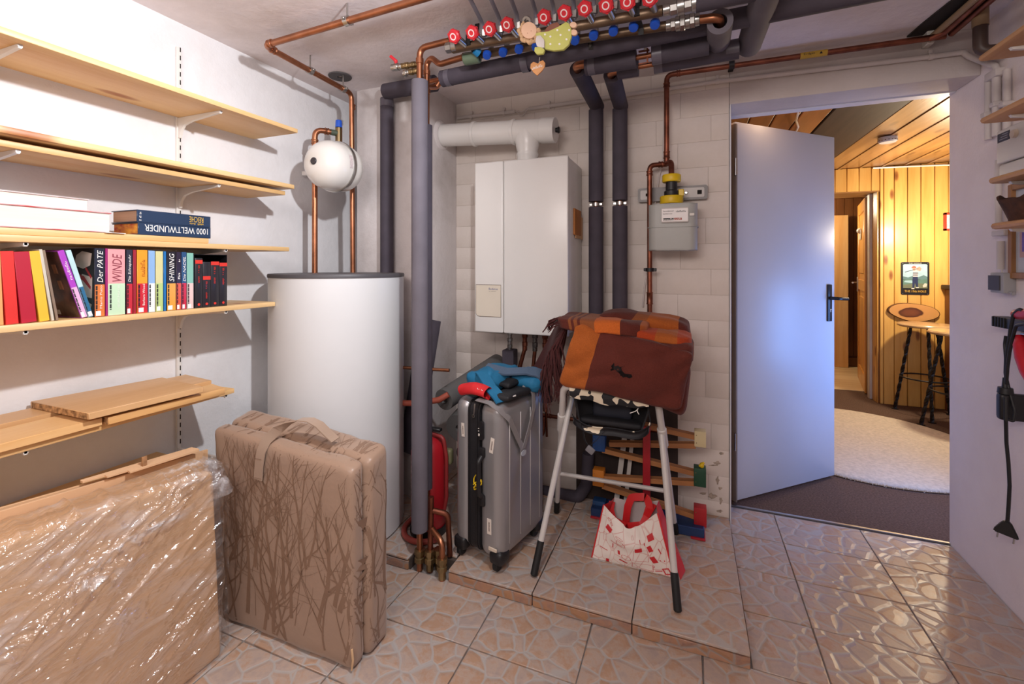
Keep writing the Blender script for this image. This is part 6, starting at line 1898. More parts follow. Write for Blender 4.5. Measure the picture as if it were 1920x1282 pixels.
b = newbm(); strap(b, [local((-0.012, 0.140, SH1 - 0.205)), local((-0.014, 0.185, SH1 - 0.130)), local((-0.012, 0.220, SH1 - 0.060)), local((-0.006, 0.225, SH1 + 0.010)), local((0.03, 0.20, SH1 + 0.034))], 0.024, 0.002, (0.2, 1, 0.2), 0.03)
obj('waist_strap', b, M_web, ca, 80)
b = newbm(); lathe(b, [(0, 0), (0.019, 0), (0.019, 0.003), (0, 0.003)], CM @ Matrix(((0, 0, -1, -0.012), (1, 0, 0, 0.138), (0, 0.62, 0, SH1 - 0.222), (0, 0, 0, 1))), 18)
obj('metal_tag', b, mat('tag_grey', '#b3b6bb', 0.4), ca)
b = newbm(); box(b, (-0.006, 0.075, SH1 + 0.022), (0.010, 0.022, 0.010), 0.001, 1, CM); obj('white_tag', b, M_lbl, ca)

# ---- red fire extinguisher behind the risers
fx = thing('fire_extinguisher', 'red fire extinguisher standing behind the grey risers', 'extinguisher', (-1.10, 1.765, PZ))
FXM = Matrix.Translation((-1.100, 1.765, PZ))
M_fire = mat('fire_red', '#b01d28', 0.32, var=0.06, coat=0.3)
obj('cylinder', lathe(newbm(), [(0, 0.012), (0.074, 0.012), (0.078, 0.02), (0.078, 0.365), (0.070, 0.395), (0.045, 0.420), (0.02, 0.428), (0, 0.428)], FXM, 32), M_fire, fx)
obj('foot_ring', lathe(newbm(), [(0.070, 0), (0.082, 0), (0.082, 0.035), (0.0785, 0.035), (0.070, 0.0)], FXM, 32), M_black, fx)
def lab(s, t):
    a = -1.9 - 1.1 * s
    return FXM @ Vector((0.0786 * math.cos(a), 0.0786 * math.sin(a), 0.13 + 0.20 * t))
lbl = newbm()
for q in range(9):
    t0 = q / 9 + 0.02; t1 = t0 + (0.05 if q % 3 else 0.085)
    sheet(lbl, 5, 1, lambda s, t, t0=t0, t1=t1, q=q: lab((0.08 if q % 2 else 0.0) + s * (0.75 - 0.12 * (q % 3)), t0 + (t1 - t0) * t))
o = obj('label_print', lbl, mat('label_pink', '#d9b7b3', 0.6), fx); o['kind'] = 'stuff'
b = newbm(); cyl(b, FXM @ Vector((0, 0, 0.425)), FXM @ Vector((0, 0, 0.455)), 0.016, 12); obj('valve', b, M_brass, fx)
b = newbm(); bx(b, -1.115, -1.035, 1.752, 1.778, PZ + 0.452, PZ + 0.466, 0.003); obj('lever', b, M_black, fx)
b = newbm(); tube(b, [(-1.085, 1.762, PZ + 0.44), (-1.02, 1.76, PZ + 0.43), (-1.008, 1.765, PZ + 0.34), (-1.010, 1.77, PZ + 0.16), (-1.02, 1.765, PZ + 0.10)], 0.009, 8, 0.03); obj('hose', b, mat('hose_red', '#8c2a2a', 0.5), fx, 60)
b = newbm(); soft_box(b, -1.032, -0.992, 1.775, 1.81, PZ + 0.30, PZ + 0.37, 0.012, 6); obj('gauge_guard', b, mat('olive_plastic', '#6d6a4e', 0.5), fx)
hz = thing('red_hose', 'red-brown rubber hose lying around the foot of the extinguisher', 'hose', (-1.10, 1.70, PZ))
b = newbm(); tube(b, [Vector((-1.10 + 0.105 * math.cos(a), 1.765 + 0.118 * math.sin(a), PZ + 0.014 + 0.016 * (k % 2) * 0)) for k, a in enumerate([PI * 0.95 + j * 0.19 for j in range(15)])], 0.012, 10)
obj('hose_loop', b, mat('hose_brick', '#a5483e', 0.55), hz, 60)

# ---- grey foam offcuts leaning in the corner
ft1 = thing('foam_sheet', 'dark grey foam offcut leaning against the pillar behind the risers', 'foam', (-1.22, 1.88, PZ))
A_, B_ = Vector((-1.195, 1.935, 0.985)), Vector((-1.330, 1.955, 0.30))
b = newbm()
d_ = (B_ - A_).normalized(); sd = d_.cross(Vector((0, 1, 0))).normalized()
def halfshell(s, t):
    a = PI * (0.02 + 0.96 * s)
    p = A_.lerp(B_, t)
    return p + sd * (0.062 * math.cos(a)) + Vector((0, -0.030 * math.sin(a), 0))
sheet(b, 16, 4, halfshell, thick=0.014)
obj('foam_shell', b, M_foam_d, ft1, 70)
for k, (p, q, lab_) in enumerate((((-1.085, 1.875, 0.610), (-1.000, 2.330, 0.700), 'grey foam tube showing its open bore left of the suitcase'), ((-1.03, 1.930, 0.46), (-1.02, 2.32, 0.56), 'thick grey foam tube lying under the open-ended one'))):
    t = thing('foam_tube_offcut', lab_, 'foam', p, group='foam offcuts left of the suitcase')
    obj('foam_tube', htube(newbm(), p, q, 0.052 if k == 0 else 0.075, 0.022, 22), mat('foam_offcut', '#62605f', 0.8, var=0.12, bump=0.1, bscale=160), t)
insulated('insulated_pipe', 'dark foam tube behind the grey offcuts low in the corner', [[(-1.02, 1.95, 0.33), (-0.93, 2.32, 0.37)]], r=0.045)
pipe('copper_pipe', 'thin copper pipe between tank and risers, upper one', [(-1.260, 1.80, 0.765), (-1.03, 1.83, 0.765)], 0.008, None, 0)
pipe('copper_pipe', 'bent red-brown pipe between tank and risers, lower one', [(-1.262, 1.79, 0.600), (-1.20, 1.80, 0.602), (-1.08, 1.82, 0.625), (-1.04, 1.84, 0.65)], 0.014, mat('pipe_red', '#a4503e', 0.5), 0.04)

# ---- dark board leaning on the wall
M_dboard = wood('dark_board', '#3b2a25', '#281c19', 'z', 18, 0.55, knots=False, vary=0.05)
b = newbm(); hexa(b, [(-0.545, 2.300, PZ), (-0.050, 2.300, PZ), (-0.050, 2.318, PZ), (-0.545, 2.318, PZ), (-0.555, 2.337, 0.765), (-0.052, 2.337, 0.775), (-0.052, 2.355, 0.775), (-0.555, 2.355, 0.765)])
tag(obj('dark_board', b, M_dboard), 'dark brown wooden board leaning on the wall behind the high chair', 'board')

# ---- wooden marble run
ty = 2.19
mr_ = thing('marble_run', 'wooden marble run with coloured corner blocks behind the high chair', 'toy', (-0.18, ty, PZ))
M_track = wood('track_wood', '#c48753', '#9a6238', 'x', 20, 0.5, knots=False, vary=0.08)
def tb(c1, c2, w=0.022, d=0.034):
    a, b_ = at(*c1, y=ty), at(*c2, y=ty)
    M = frame((a + b_) / 2, b_ - a, (0, 1, 0))
    bm = newbm(); L = (b_ - a).length
    box(bm, (0, -d / 2 + 0.003, 0), (L, 0.006, w), 0.001, 1, M); box(bm, (0, d / 2 - 0.003, 0), (L, 0.006, w), 0.001, 1, M); box(bm, (0, 0, w * 0.32), (L, d - 0.012, 0.006), 0, 1, M)
    return bm
for c1, c2 in (((1160, 786), (1304, 818)), ((1143, 831), (1304, 834)), ((1130, 842), (1303, 886)), ((1130, 894), (1303, 904)), ((1130, 909), (1303, 966))):
    obj('track', tb(c1, c2), M_track, mr_)
BLK = [((1302, 808), (1324, 840), '#d8c79c', 'cream'), ((1301, 877), (1324, 915), '#1c4a34', 'dark green'), ((1301, 951), (1325, 990), '#b02027', 'red'), ((1111, 815), (1134, 848), '#23508f', 'blue'), ((1111, 880), (1132, 914), '#d47f26', 'orange'), ((1111, 938), (1134, 966), '#1f4472', 'navy')]
for c1, c2, h, nm in BLK:
    a, b_ = at(*c1, y=ty - 0.024), at(*c2, y=ty - 0.024)
    ob = obj('corner_block', bx(newbm(), a.x, b_.x, ty - 0.024, ty + 0.024, b_.z, a.z, 0.002, 2), mat('paint_' + h.strip('#'), h, 0.45, var=0.06), mr_); ob['label'] = nm + ' block'
    bm = newbm()
    for zz in (0.25, 0.75):
        cyl(bm, (a.x + 0.008, ty - 0.0252, b_.z + (a.z - b_.z) * zz), (a.x + 0.008, ty - 0.024, b_.z + (a.z - b_.z) * zz), 0.0022, 8)
    sc__ = obj('screw_heads', bm, M_brass, ob); sc__['kind'] = 'stuff'
a, b_ = at(1205, 800, y=2.150), at(1219, 935, y=2.150)
obj('post', bx(newbm(), a.x, b_.x, 2.152, 2.168, PZ, a.z, 0.002), mat('paint_red_post', '#b01f2a', 0.45, var=0.06), mr_)['label'] = 'red post'
a, b_ = at(1112, 962, y=ty), at(1322, 998, y=ty)
obj('base', bx(newbm(), a.x, b_.x - 0.004, ty - 0.055, ty + 0.055, PZ + 0.004, PZ + 0.045, 0.003), mat('paint_navy', '#1b3560', 0.45), mr_)['label'] = 'navy base plank'
for xx in (a.x + 0.03, b_.x - 0.03):
    obj('foot', bx(newbm(), xx - 0.03, xx + 0.03, ty - 0.065, ty + 0.065, PZ, PZ + 0.008, 0.001), mat('paint_red_post', '#b01f2a'), mr_)['label'] = 'red foot'
p = at(1316, 872, y=ty - 0.01)
b = newbm(); ball(b, p, 0.010, 10, s=(1, 1, 1.3)); ball(b, p + Vector((-0.008, -0.004, -0.002)), 0.006, 8); ball(b, p + Vector((0.006, 0, 0.010)), 0.006, 8)
obj('figure', b, M_yellow, mr_)['label'] = 'small yellow figure on the green block'
for (ua, va, ub, vb, w, lab_) in ((1171, 820, 1157, 930, 0.024, 'wider of two pale upright stakes against the dark board'), (1186, 820, 1174, 930, 0.018, 'narrower of two pale upright stakes against the dark board')):
    a, b_ = at(ua, va, y=2.275), at(ub, vb, y=2.262)
    b_ = a + (b_ - a) * ((a.z - PZ - 0.0005) / (a.z - b_.z))
    tag(obj('wooden_stake', strap(newbm(), [a, b_], w, 0.010, (1, 0, 0)), M_offwhite), lab_, 'stake')

# ---- shopping bag
bg = thing('shopping_bag', 'white and red shopping bag printed with line drawings under the high chair', 'bag', (-0.20, 1.90, PZ))
def wallpaper(name):
    m, nt, b = _nt(name)
    b.inputs['Roughness'].default_value = 0.5
    tc = N(nt, 'ShaderNodeTexCoord')
    br = N(nt, 'ShaderNodeTexVoronoi', feature='DISTANCE_TO_EDGE', distance='MINKOWSKI' if False else 'EUCLIDEAN', i_Scale=26.0)
    mp = N(nt, 'ShaderNodeMapping'); mp.inputs['Scale'].default_value = (1, 0.001, 0.7)
    nt.links.new(tc.outputs['Object'], mp.inputs['Vector']); nt.links.new(mp.outputs[0], br.inputs['Vector'])
    r = ramp(nt, [(0.015, (1, 1, 1, 1)), (0.035, (0, 0, 0, 1))]); nt.links.new(br.outputs['Distance'], r.inputs[0])
    nz = N(nt, 'ShaderNodeTexNoise', i_Scale=30.0); nt.links.new(tc.outputs['Object'], nz.inputs['Vector'])
    mu = N(nt, 'ShaderNodeMath', operation='MULTIPLY'); nt.links.new(r.outputs[0], mu.inputs[0]); nt.links.new(nz.outputs['Fac'], mu.inputs[1])
    mx = N(nt, 'ShaderNodeMix', data_type='RGBA'); mx.inputs[6].default_value = lin('#e9ddd4'); mx.inputs[7].default_value = lin('#cf8078')
    nt.links.new(mu.outputs[0], mx.inputs[0]); nt.links.new(mx.outputs[2], b.inputs['Base Color'])
    return m
M_bagw = wallpaper('bag_white')
M_bagr = mat('bag_red', '#cf1f24', 0.42, var=0.1)
M_bagin = mat('bag_inside', '#d9cfcd', 0.5, var=0.05)
BL_, BR_ = Vector((-0.372, 1.842, PZ)), Vector((-0.052, 1.836, PZ))
TL_, TR_ = at(1132, 946, y=1.895), at(1233, 962, y=1.885)
def bagf(s, t, off=0.0):
    bot = BL_.lerp(BR_, s); top = TL_.lerp(TR_, s)
    dip = 0.055 * math.sin(PI * min(1, s * 1.02)) ** 1.3 * (1.15 if s > 0.4 else 1.0)
    p = bot.lerp(top - Vector((0, 0, dip)), t)
    p.y += -0.030 * math.sin(PI * t * 0.8) * math.sin(PI * s) - 0.012 * math.sin(PI * s) * t + 0.007 * noise.noise(Vector((s * 5, t * 4, 1.0))) + 0.010 * math.exp(-((s - 0.72 + 0.12 * t) / 0.05) ** 2) * t
    p.y -= off
    return p
obj('front_panel', sheet(newbm(), 30, 22, bagf), M_bagw, bg, 80)
BBL, BBR = Vector((-0.345, 1.985, PZ)), Vector((-0.030, 1.975, PZ))
TBL, TBR = at(1152, 932, y=2.00), at(1235, 938, y=1.985)
def bagb(s, t):
    p = BBL.lerp(BBR, s).lerp(TBL.lerp(TBR, s) - Vector((0, 0, 0.012 * math.sin(PI * s))), t)
    p.y += 0.02 * math.sin(PI * s) * math.sin(PI * t)
    return p
obj('back_panel', sheet(newbm(), 16, 12, bagb), M_bagin, bg, 80)
def gus(side):
    def f(s, t):
        a = bagf(side, t); b_ = bagb(side, t)
        p = a.lerp(b_, s); p.x += (0.014 if side else -0.016) * math.sin(PI * s) * (1 - 0.5 * t) * (1 if t < 0.6 else -0.8)
        return p
    return f
obj('gusset', sheet(newbm(), 8, 12, gus(0)), M_bagr, bg, 80)['label'] = 'red left side'
obj('gusset', sheet(newbm(), 8, 12, gus(1)), M_bagr, bg, 80)['label'] = 'red right side'
obj('bottom', sheet(newbm(), 4, 4, lambda s, t: BL_.lerp(BR_, s).lerp(BBL.lerp(BBR, s), t) + Vector((0, 0, 0.001))), M_bagr, bg)
ed = newbm()
tube(ed, [bagf(0, t / 8, 0.0005) for t in range(9)], 0.003, 6); tube(ed, [bagf(1, t / 8, 0.0005) for t in range(9)], 0.0035, 6)
obj('edge_piping', ed, M_bagr, bg)['kind'] = 'stuff'
fl_ = newbm(); strap(fl_, [(-0.050, 1.85, PZ + 0.075), (-0.032, 1.852, PZ + 0.04), (-0.022, 1.855, PZ + 0.006)], 0.05, 0.002, (0.4, 1, 0)); obj('red_flap', fl_, M_bagr, bg)
def handle(pts, w, lab=None):
    b = newbm(); strap(b, pts, w, 0.003, (1, -0.15, 0), 0.02); return obj('handle', b, M_bagr, bg, 80)
p1, p2 = at(1174, 985, y=1.945), at(1182, 936, y=1.955)
handle([at(1172, 990, y=1.955), at(1177, 950, y=1.965), at(1184, 932, y=1.968), at(1213, 931, y=1.962), at(1218, 950, y=1.955), at(1207, 985, y=1.945)], 0.030)
handle([at(1148, 940, y=1.985), at(1145, 955, y=1.96), at(1150, 972, y=1.93), at(1176, 986, y=1.90), at(1204, 984, y=1.895), at(1212, 968, y=1.92), at(1226, 945, y=1.975)], 0.026)
pr = newbm()
def deco(cx, cy, kind, w, h, ang=0.0, th=0.006):
    def put(pts):
        vs_ = []
        for (x, y) in pts:
            X = cx + x * math.cos(ang) - y * math.sin(ang); Y = cy + x * math.sin(ang) + y * math.cos(ang)
            vs_.append(pr.verts.new(bagf(min(1, max(0, X)), min(1, max(0, Y)), 0.0014)))
        pr.faces.new(vs_)
    if kind == 'fill':
        n = 3
        for i in range(n):
            for j in range(n):
                put([(-w / 2 + w * i / n, -h / 2 + h * j / n), (-w / 2 + w * (i + 1) / n, -h / 2 + h * j / n), (-w / 2 + w * (i + 1) / n, -h / 2 + h * (j + 1) / n), (-w / 2 + w * i / n, -h / 2 + h * (j + 1) / n)])
    else:
        n = 24
        def P(k, o):
            a = 2 * PI * k / n
            if kind == 'ell': return ((w / 2 - o) * math.cos(a), (h / 2 - o) * math.sin(a))
            c, s_ = math.cos(a), math.sin(a); m_ = max(abs(c), abs(s_))
            return ((w / 2 - o) * c / m_, (h / 2 - o) * s_ / m_)
        for k in range(n):
            put([P(k, 0), P(k + 1, 0), P(k + 1, th), P(k, th)])
for d in ((.16, .70, 'fill', .09, .10, -.3), (.14, .86, 'ell', .05, .06), (.19, .82, 'ell', .05, .05), (.34, .66, 'ell', .12, .05, -.1), (.36, .56, 'rect', .13, .09, -.1), (.30, .50, 'fill', .18, .010, -.1), (.62, .50, 'fill', .10, .09, -.05), (.64, .36, 'rect', .20, .26, -.1, .004), (.44, .26, 'ell', .13, .12, -.2), (.34, .32, 'fill', .03, .09, .1), (.40, .13, 'fill', .11, .03, -.4), (.64, .10, 'rect', .26, .13, -.08, .005), (.82, .70, 'fill', .09, .12, .1), (.78, .50, 'fill', .06, .12, .2), (.80, .28, 'fill', .07, .13, .3), (.90, .42, 'rect', .012, .10, .2, .006), (.88, .26, 'fill', .012, .02), (.93, .25, 'fill', .012, .02), (.93, .08, 'rect', .09, .10, .3, .016), (.83, .06, 'fill', .09, .014, .2), (.20, .04, 'fill', .04, .07, .1), (.13, .26, 'fill', .11, .012, -.15), (.25, .42, 'fill', .012, .11), (.12, .5, 'rect', .05, .16, .1, .003), (.78, .14, 'ell', .025, .05), (.55, .80, 'rect', .03, .10, .1, .003), (.66, .68, 'fill', .010, .09), (.72, .62, 'fill', .012, .06)):
    deco(*d)
o = obj('line_drawings', pr, mat('print_red', '#c8232b', 0.5, var=0.05), bg, 80); o['kind'] = 'stuff'; o['label'] = 'red printed drawings of small objects'
# ================================================================== door leaf
HG, DE = Vector((0.226, 2.628, 0)), Vector((0.798, 3.165, 0))
dd = (DE - HG).normalized(); dn = Vector((dd.y, -dd.x, 0))            # face normal towards the cellar
DM = Matrix((dd, -dn, Vector((0, 0, 1)))).transposed().to_4x4(); DM.translation = HG
DL = (DE - HG).length
dl = thing('door_leaf', 'white flush cellar door standing open into the hall', 'door', (0.226, 2.628, 0.0))
M_door = mat('door_white', '#d3d3da', 0.38, var=0.03, vscale=3)
b = newbm(); box(b, (DL / 2, 0.020, 1.008), (DL, 0.038, 1.990), 0.003, 2, DM); obj('leaf', b, M_door, dl)
b = newbm(); box(b, (0.004, 0.020, 1.0), (0.012, 0.050, 1.985), 0.002, 1, DM); obj('rebate', b, mat('door_edge', '#8a7a6c', 0.6), dl)
px = DL - 0.052
b = newbm(); box(b, (px, -0.004, 1.030), (0.034, 0.010, 0.215), 0.003, 2, DM); pl = obj('handle_plate', b, mat('plate_black', '#26262c', 0.3, 0.3), dl); pl['label'] = 'black handle plate'
b = newbm(); tube(b, [DM @ Vector(p) for p in ((px, -0.004, 1.058), (px, -0.050, 1.058), (px + 0.020, -0.055, 1.057), (px + 0.085, -0.052, 1.054))], 0.0095, 12, 0.012); obj('lever', b, mat('plate_black', '#26262c'), pl, 60)
b = newbm(); box(b, (px, -0.0105, 0.985), (0.008, 0.002, 0.018), 0.001, 1, DM); obj('keyhole', b, M_steel, pl)
b = newbm(); tube(b, [DM @ Vector((px, 0.038, 1.058)), DM @ Vector((px, 0.085, 1.058)), DM @ Vector((px - 0.10, 0.09, 1.055))], 0.0095, 10, 0.012); obj('lever', b, mat('plate_black', '#26262c'), dl, 60)
for zz in (0.28, 1.72):
    b = newbm(); cyl(b, DM @ Vector((-0.002, -0.004, zz)), DM @ Vector((-0.002, -0.004, zz + 0.09)), 0.008, 10); obj('hinge', b, M_steel, dl)

# ================================================================== right wall
M_shelf_r = wood('pine_round_edge', '#d9a877', '#b98353', 'y', 22, 0.45, vary=0.1, knot_scale=3.5)
for (z, lab) in ((1.905, 'topmost pine shelf on the right wall, under the ceiling pipes'), (1.702, 'second pine shelf on the right wall, above the thermostat box'), (1.502, 'third pine shelf on the right wall, below the thermostat box'), (1.360, 'lowest pine shelf on the right wall, carrying the dark bowl')):
    xf, y0 = 0.868, 0.75
    y1 = at({1.905: 1834, 1.702: 1837, 1.502: 1853, 1.360: 1857}[z], 300, x=xf).y
    t = thing('wall_shelf', lab, 'shelf', (0.98, 1.9, z), group='pine shelves on the right wall')
    prof = [(RWX - 0.012, z), (RWX - 0.012, z + 0.020), (xf + 0.010, z + 0.020), (xf + 0.003, z + 0.017), (xf, z + 0.010), (xf + 0.003, z + 0.003), (xf + 0.010, z)]
    b = newbm(); prism(b, prof, y1 - y0, Matrix(((1, 0, 0, 0), (0, 0, 1, y0), (0, 1, 0, 0), (0, 0, 0, 1))))
    bmesh.ops.bevel(b, geom=[e for e in b.edges if abs(e.verts[0].co.y - e.verts[1].co.y) < 1e-6], offset=0.002, segments=1, affect='EDGES')
    obj('board', b, M_shelf_r, t)
    b = newbm(); prism(b, [(RWX - 0.010, z - 0.0005), (xf + 0.03, z - 0.0005), (xf + 0.035, z - 0.008), (RWX - 0.06, z - 0.022), (RWX - 0.010, z - 0.06)], 0.012, Matrix(((1, 0, 0, 0), (0, 0, 1, 1.805), (0, 1, 0, 0), (0, 0, 0, 1)))); obj('bracket', b, M_white, t)
b = newbm(); bx(b, RWX - 0.010, RWX - 0.0005, 1.80, 1.824, 1.28, 2.0, 0.002); tag(obj('shelf_rail', b, M_white), 'white steel rail holding the shelves on the right wall', 'shelf rail')
# conduits
cw = thing('wall_conduits', 'bundle of white cable conduits running down the right wall', 'conduit', (1.08, 2.25, 1.2))
wx = RWX - 0.014
for (ua, va, ub, vb, r) in ((1853, 150, 1853, 262, 0.011), (1868, 140, 1868, 255, 0.0125), (1888, 130, 1888, 245, 0.011), (1872, 300, 1876, 425, 0.010), (1876, 452, 1877, 505, 0.011)):
    a, b_ = at(ua, va, x=wx), at(ub, vb, x=wx)
    obj('tube', tube(newbm(), [a, Vector((a.x, a.y, b_.z))], r, 12), M_cond, cw, 60)
for (u, v) in ((1853, 215), (1870, 195), (1888, 195)):
    p = at(u, v, x=wx); b = newbm(); box(b, p, (0.036, 0.030, 0.018), 0.003, 1); obj('clip', b, M_cond, cw)
p0, p1 = at(1845, 135, x=wx), at(1868, 140, x=wx)
obj('tube', tube(newbm(), [at(1805, 97, y=2.354), Vector((RWX - 0.05, 2.345, 2.085)), Vector((wx, 2.33, 2.05)), Vector((wx, 2.245, 2.00)), Vector((wx, 2.243, 1.93))], 0.0105, 12, 0.03), M_cond, cw, 60)
b = newbm(); box(b, at(1865, 140, x=wx), (0.03, 0.07, 0.03), 0.004, 2); obj('junction', b, M_cond, cw)
p = at(1880, 437, x=wx); b = newbm(); box(b, p, (0.030, 0.075, 0.020), 0.003, 1); obj('clip_row', b, M_cond, cw)
p = at(1878, 508, x=wx); q = at(1874, 522, x=RWX - 0.02)
obj('cable', tube(newbm(), [Vector((p.x, p.y, p.z + 0.01)), p + Vector((0, -0.004, -0.02)), q], 0.003, 8), M_cond, cw, 60)
# thermostat box
tx = RWX - 0.050
tm = thing('thermostat_box', 'cream control box with dark display and dial on the right wall', 'control box', (RWX - 0.03, 2.12, 1.55))
y_l, y_r = at(1868, 290, x=tx).y, 1.80
b = newbm(); bx(b, tx, RWX - 0.001, y_r, y_l, 1.615, 1.735, 0.006, 3); obj('upper_body', b, M_offwhite, tm)
b = newbm(); bx(b, tx + 0.004, RWX - 0.001, y_r, y_l - 0.004, 1.565, 1.612, 0.008, 3); obj('lower_body', b, M_offwhite, tm)
b = newbm(); bx(b, tx - 0.0012, tx + 0.001, y_l - 0.075, y_l - 0.008, 1.690, 1.722, 0.001); ds = obj('display', b, mat('display_dark', '#2f2f36', 0.2), tm)
b = newbm()
for k in range(3): bx(b, tx - 0.0018, tx - 0.001, y_l - 0.066, y_l - 0.020 - 0.008 * k, 1.697 + 0.008 * k, 1.7005 + 0.008 * k)
obj('display_lines', b, mat('display_print', '#8d8a92', 0.5), ds)['kind'] = 'stuff'
b = newbm(); lathe(b, [(0, 0), (0.015, 0), (0.013, 0.010), (0, 0.011)], frame((tx, y_l - 0.105, 1.700), (0, -1, 0), (0, 0, 1)), 16); obj('dial', b, mat('dial_cream', '#d9c7b4', 0.5), tm)
# framed picture
fxr = RWX - 0.012
yl_, yr_ = at(1893, 430, x=fxr).y, 1.84
zt_, zb_ = at(1893, 347, x=fxr).z, at(1893, 522, x=fxr).z
pf = thing('framed_picture', 'wood framed picture with a purple figure on the right wall', 'picture', (RWX - 0.01, (yl_ + yr_) / 2, zb_))
M_frame = wood('frame_oak', '#a97a4e', '#875a34', 'z', 18, 0.5, knots=False, vary=0.1)
w = 0.022
for (ya_, yb_, za_, zb__) in ((yl_ - w, yl_, zb_, zt_), (yr_, yr_ + w, zb_, zt_), (yr_ + w, yl_ - w, zt_ - w, zt_), (yr_ + w, yl_ - w, zb_, zb_ + w)):
    obj('frame_bar', bx(newbm(), fxr - 0.006, RWX - 0.0008, ya_, yb_, za_, zb__, 0.002), M_frame, pf)
obj('mount', bx(newbm(), RWX - 0.006, RWX - 0.002, yr_ + w, yl_ - w, zb_ + w, zt_ - w), mat('mount_grey', '#c3c6cc', 0.6), pf)
ar = obj('print', bx(newbm(), RWX - 0.0075, RWX - 0.006, yr_ + 0.05, yl_ - 0.045, zb_ + 0.075, zt_ - 0.055), mat('print_peach', '#c9a29a', 0.6, var=0.15), pf)
obj('purple_field', bx(newbm(), RWX - 0.0085, RWX - 0.0074, yr_ + 0.065, yl_ - 0.058, zb_ + 0.095, zt_ - 0.075), mat('print_purple', '#7d63b8', 0.6, var=0.35, vscale=30), ar)
b = newbm(); prism(b, arcp((0, 0), 0.035, 18, ry=0.06), 0.0008, frame((RWX - 0.0085, yl_ - 0.11, (zb_ + zt_) / 2), (0, -1, 0), (0, 0, 1))); obj('pink_figure', b, mat('print_pink', '#c27fb0', 0.6), ar)
# dark bowl on the lowest shelf
def bowlf(s, t):
    a = 2 * PI * s
    r = 0.046 + 0.022 * t + 0.004 * math.sin(5 * a) * t
    z = 0.001 + 0.072 * t + 0.008 * t * math.sin(3 * a + 1) + 0.004 * t * math.sin(8 * a)
    return (0.945 + r * math.cos(a), 1.800 + r * 1.25 * math.sin(a), 1.381 + z)
bw = thing('rustic_bowl', 'dark brown rough rimmed bowl on the lowest right shelf', 'bowl', (0.945, 1.80, 1.381))
obj('wall', sheet(newbm(), 40, 10, bowlf, True, thick=0.006), mat('bark_brown', '#4a2c20', 0.8, var=0.4, vscale=40, bump=0.6, bscale=90), bw, 80)
b = newbm(); prism(b, arcp((0.945, 1.80), 0.044, 24, ry=0.055), 0.006, Matrix.Translation((0, 0, 1.381))); obj('bottom', b, mat('bark_brown', '#4a2c20'), bw)
# surface switch
sx = RWX - 0.042
sw = thing('light_switch', 'grey surface-mounted light switch with dark rocker on the right wall', 'switch', (RWX - 0.02, 2.26, 1.14))
ya_, yb_ = at(1852, 540, x=sx).y, at(1890, 540, x=RWX).y
obj('housing', bx(newbm(), sx + 0.006, RWX - 0.0005, ya_ - 0.078, ya_ + 0.0, 1.148, 1.222, 0.004, 2), mat('switch_grey', '#a3a2a4', 0.5), sw)
b = newbm(); hexa(b, [(sx + 0.002, ya_ - 0.062, 1.158), (sx + 0.007, ya_ - 0.062, 1.158), (sx + 0.007, ya_ - 0.010, 1.158), (sx - 0.004, ya_ - 0.010, 1.158), (sx + 0.002, ya_ - 0.062, 1.212), (sx + 0.007, ya_ - 0.062, 1.212), (sx + 0.007, ya_ - 0.010, 1.212), (sx - 0.004, ya_ - 0.010, 1.212)]); obj('rocker', b, mat('rocker_dark', '#4b484e', 0.5), sw)
b = newbm(); cyl(b, (RWX - 0.018, ya_ - 0.079, 1.152), (RWX - 0.018, ya_ - 0.098, 1.148), 0.006, 10); obj('cable_gland', b, mat('switch_grey', '#a3a2a4'), sw)
# black tool rail, pliers, cord
rz0, rz1 = 1.025, 1.063
rx0 = RWX - 0.052
tr = thing('tool_rail', 'black tool holder rail on the right wall', 'rail', (RWX - 0.03, 2.0, rz0))
yr0 = at(1857, 612, x=rx0).y
obj('bar', bx(newbm(), rx0 + 0.004, RWX - 0.0005, 1.30, yr0, rz0, rz1, 0.003, 2), M_black, tr)
b = newbm()
for k in range(5): bx(b, rx0, rx0 + 0.006, yr0 - 0.006 - k * 0.016, yr0 - 0.014 - k * 0.016, rz0 + 0.001, rz1 - 0.001, 0.001)
obj('ridges', b, M_rubber, tr)['kind'] = 'stuff'
M_grip = mat('grip_red', '#c41f2e', 0.4, var=0.08)
pa = thing('pliers', 'pliers with thick red grips stuck in the black tool rail', 'pliers', (1.03, 2.03, 0.9))
obj('grip', tube(newbm(), [(1.030, 2.025, rz0 - 0.010), (1.026, 2.016, 0.985), (1.022, 1.995, 0.945), (1.018, 1.965, 0.905), (1.015, 1.93, 0.87)], [.010, .017, .019, .018, .014], 12), M_grip, pa, 80)
obj('jaws', bx(newbm(), 1.022, 1.036, 1.90, 2.01, rz0 - 0.006, rz0 + 0.002, 0.002), M_steel, pa)
pb = thing('cutter', 'red-handled cutter resting on top of the black tool rail', 'cutter', (1.04, 2.06, rz1))
obj('handle', tube(newbm(), [(1.045, 2.075, rz1 + 0.019), (1.04, 2.055, rz1 + 0.020), (1.035, 2.00, rz1 + 0.026), (1.03, 1.91, rz1 + 0.055)], [.012, .018, .018, .015], 12), M_grip, pb, 80)
M_cord = mat('cord_black', '#1a1a1d', 0.5)
cx2 = RWX - 0.066
def cp(u, v, dx=0.0): return at(u, v, x=cx2 + dx)
cd_ = thing('power_cord', 'black power cord with timer socket and flat plug hanging on the right wall', 'cord', (cx2, 2.13, 0.3))
obj('cable', tube(newbm(), [cp(1925, 590), cp(1912, 578), cp(1900, 590), cp(1895, 615), cp(1892, 640), cp(1888, 668), cp(1887, 690), cp(1886, 715)], 0.0055, 8, 0.02), M_cord, cd_, 60)
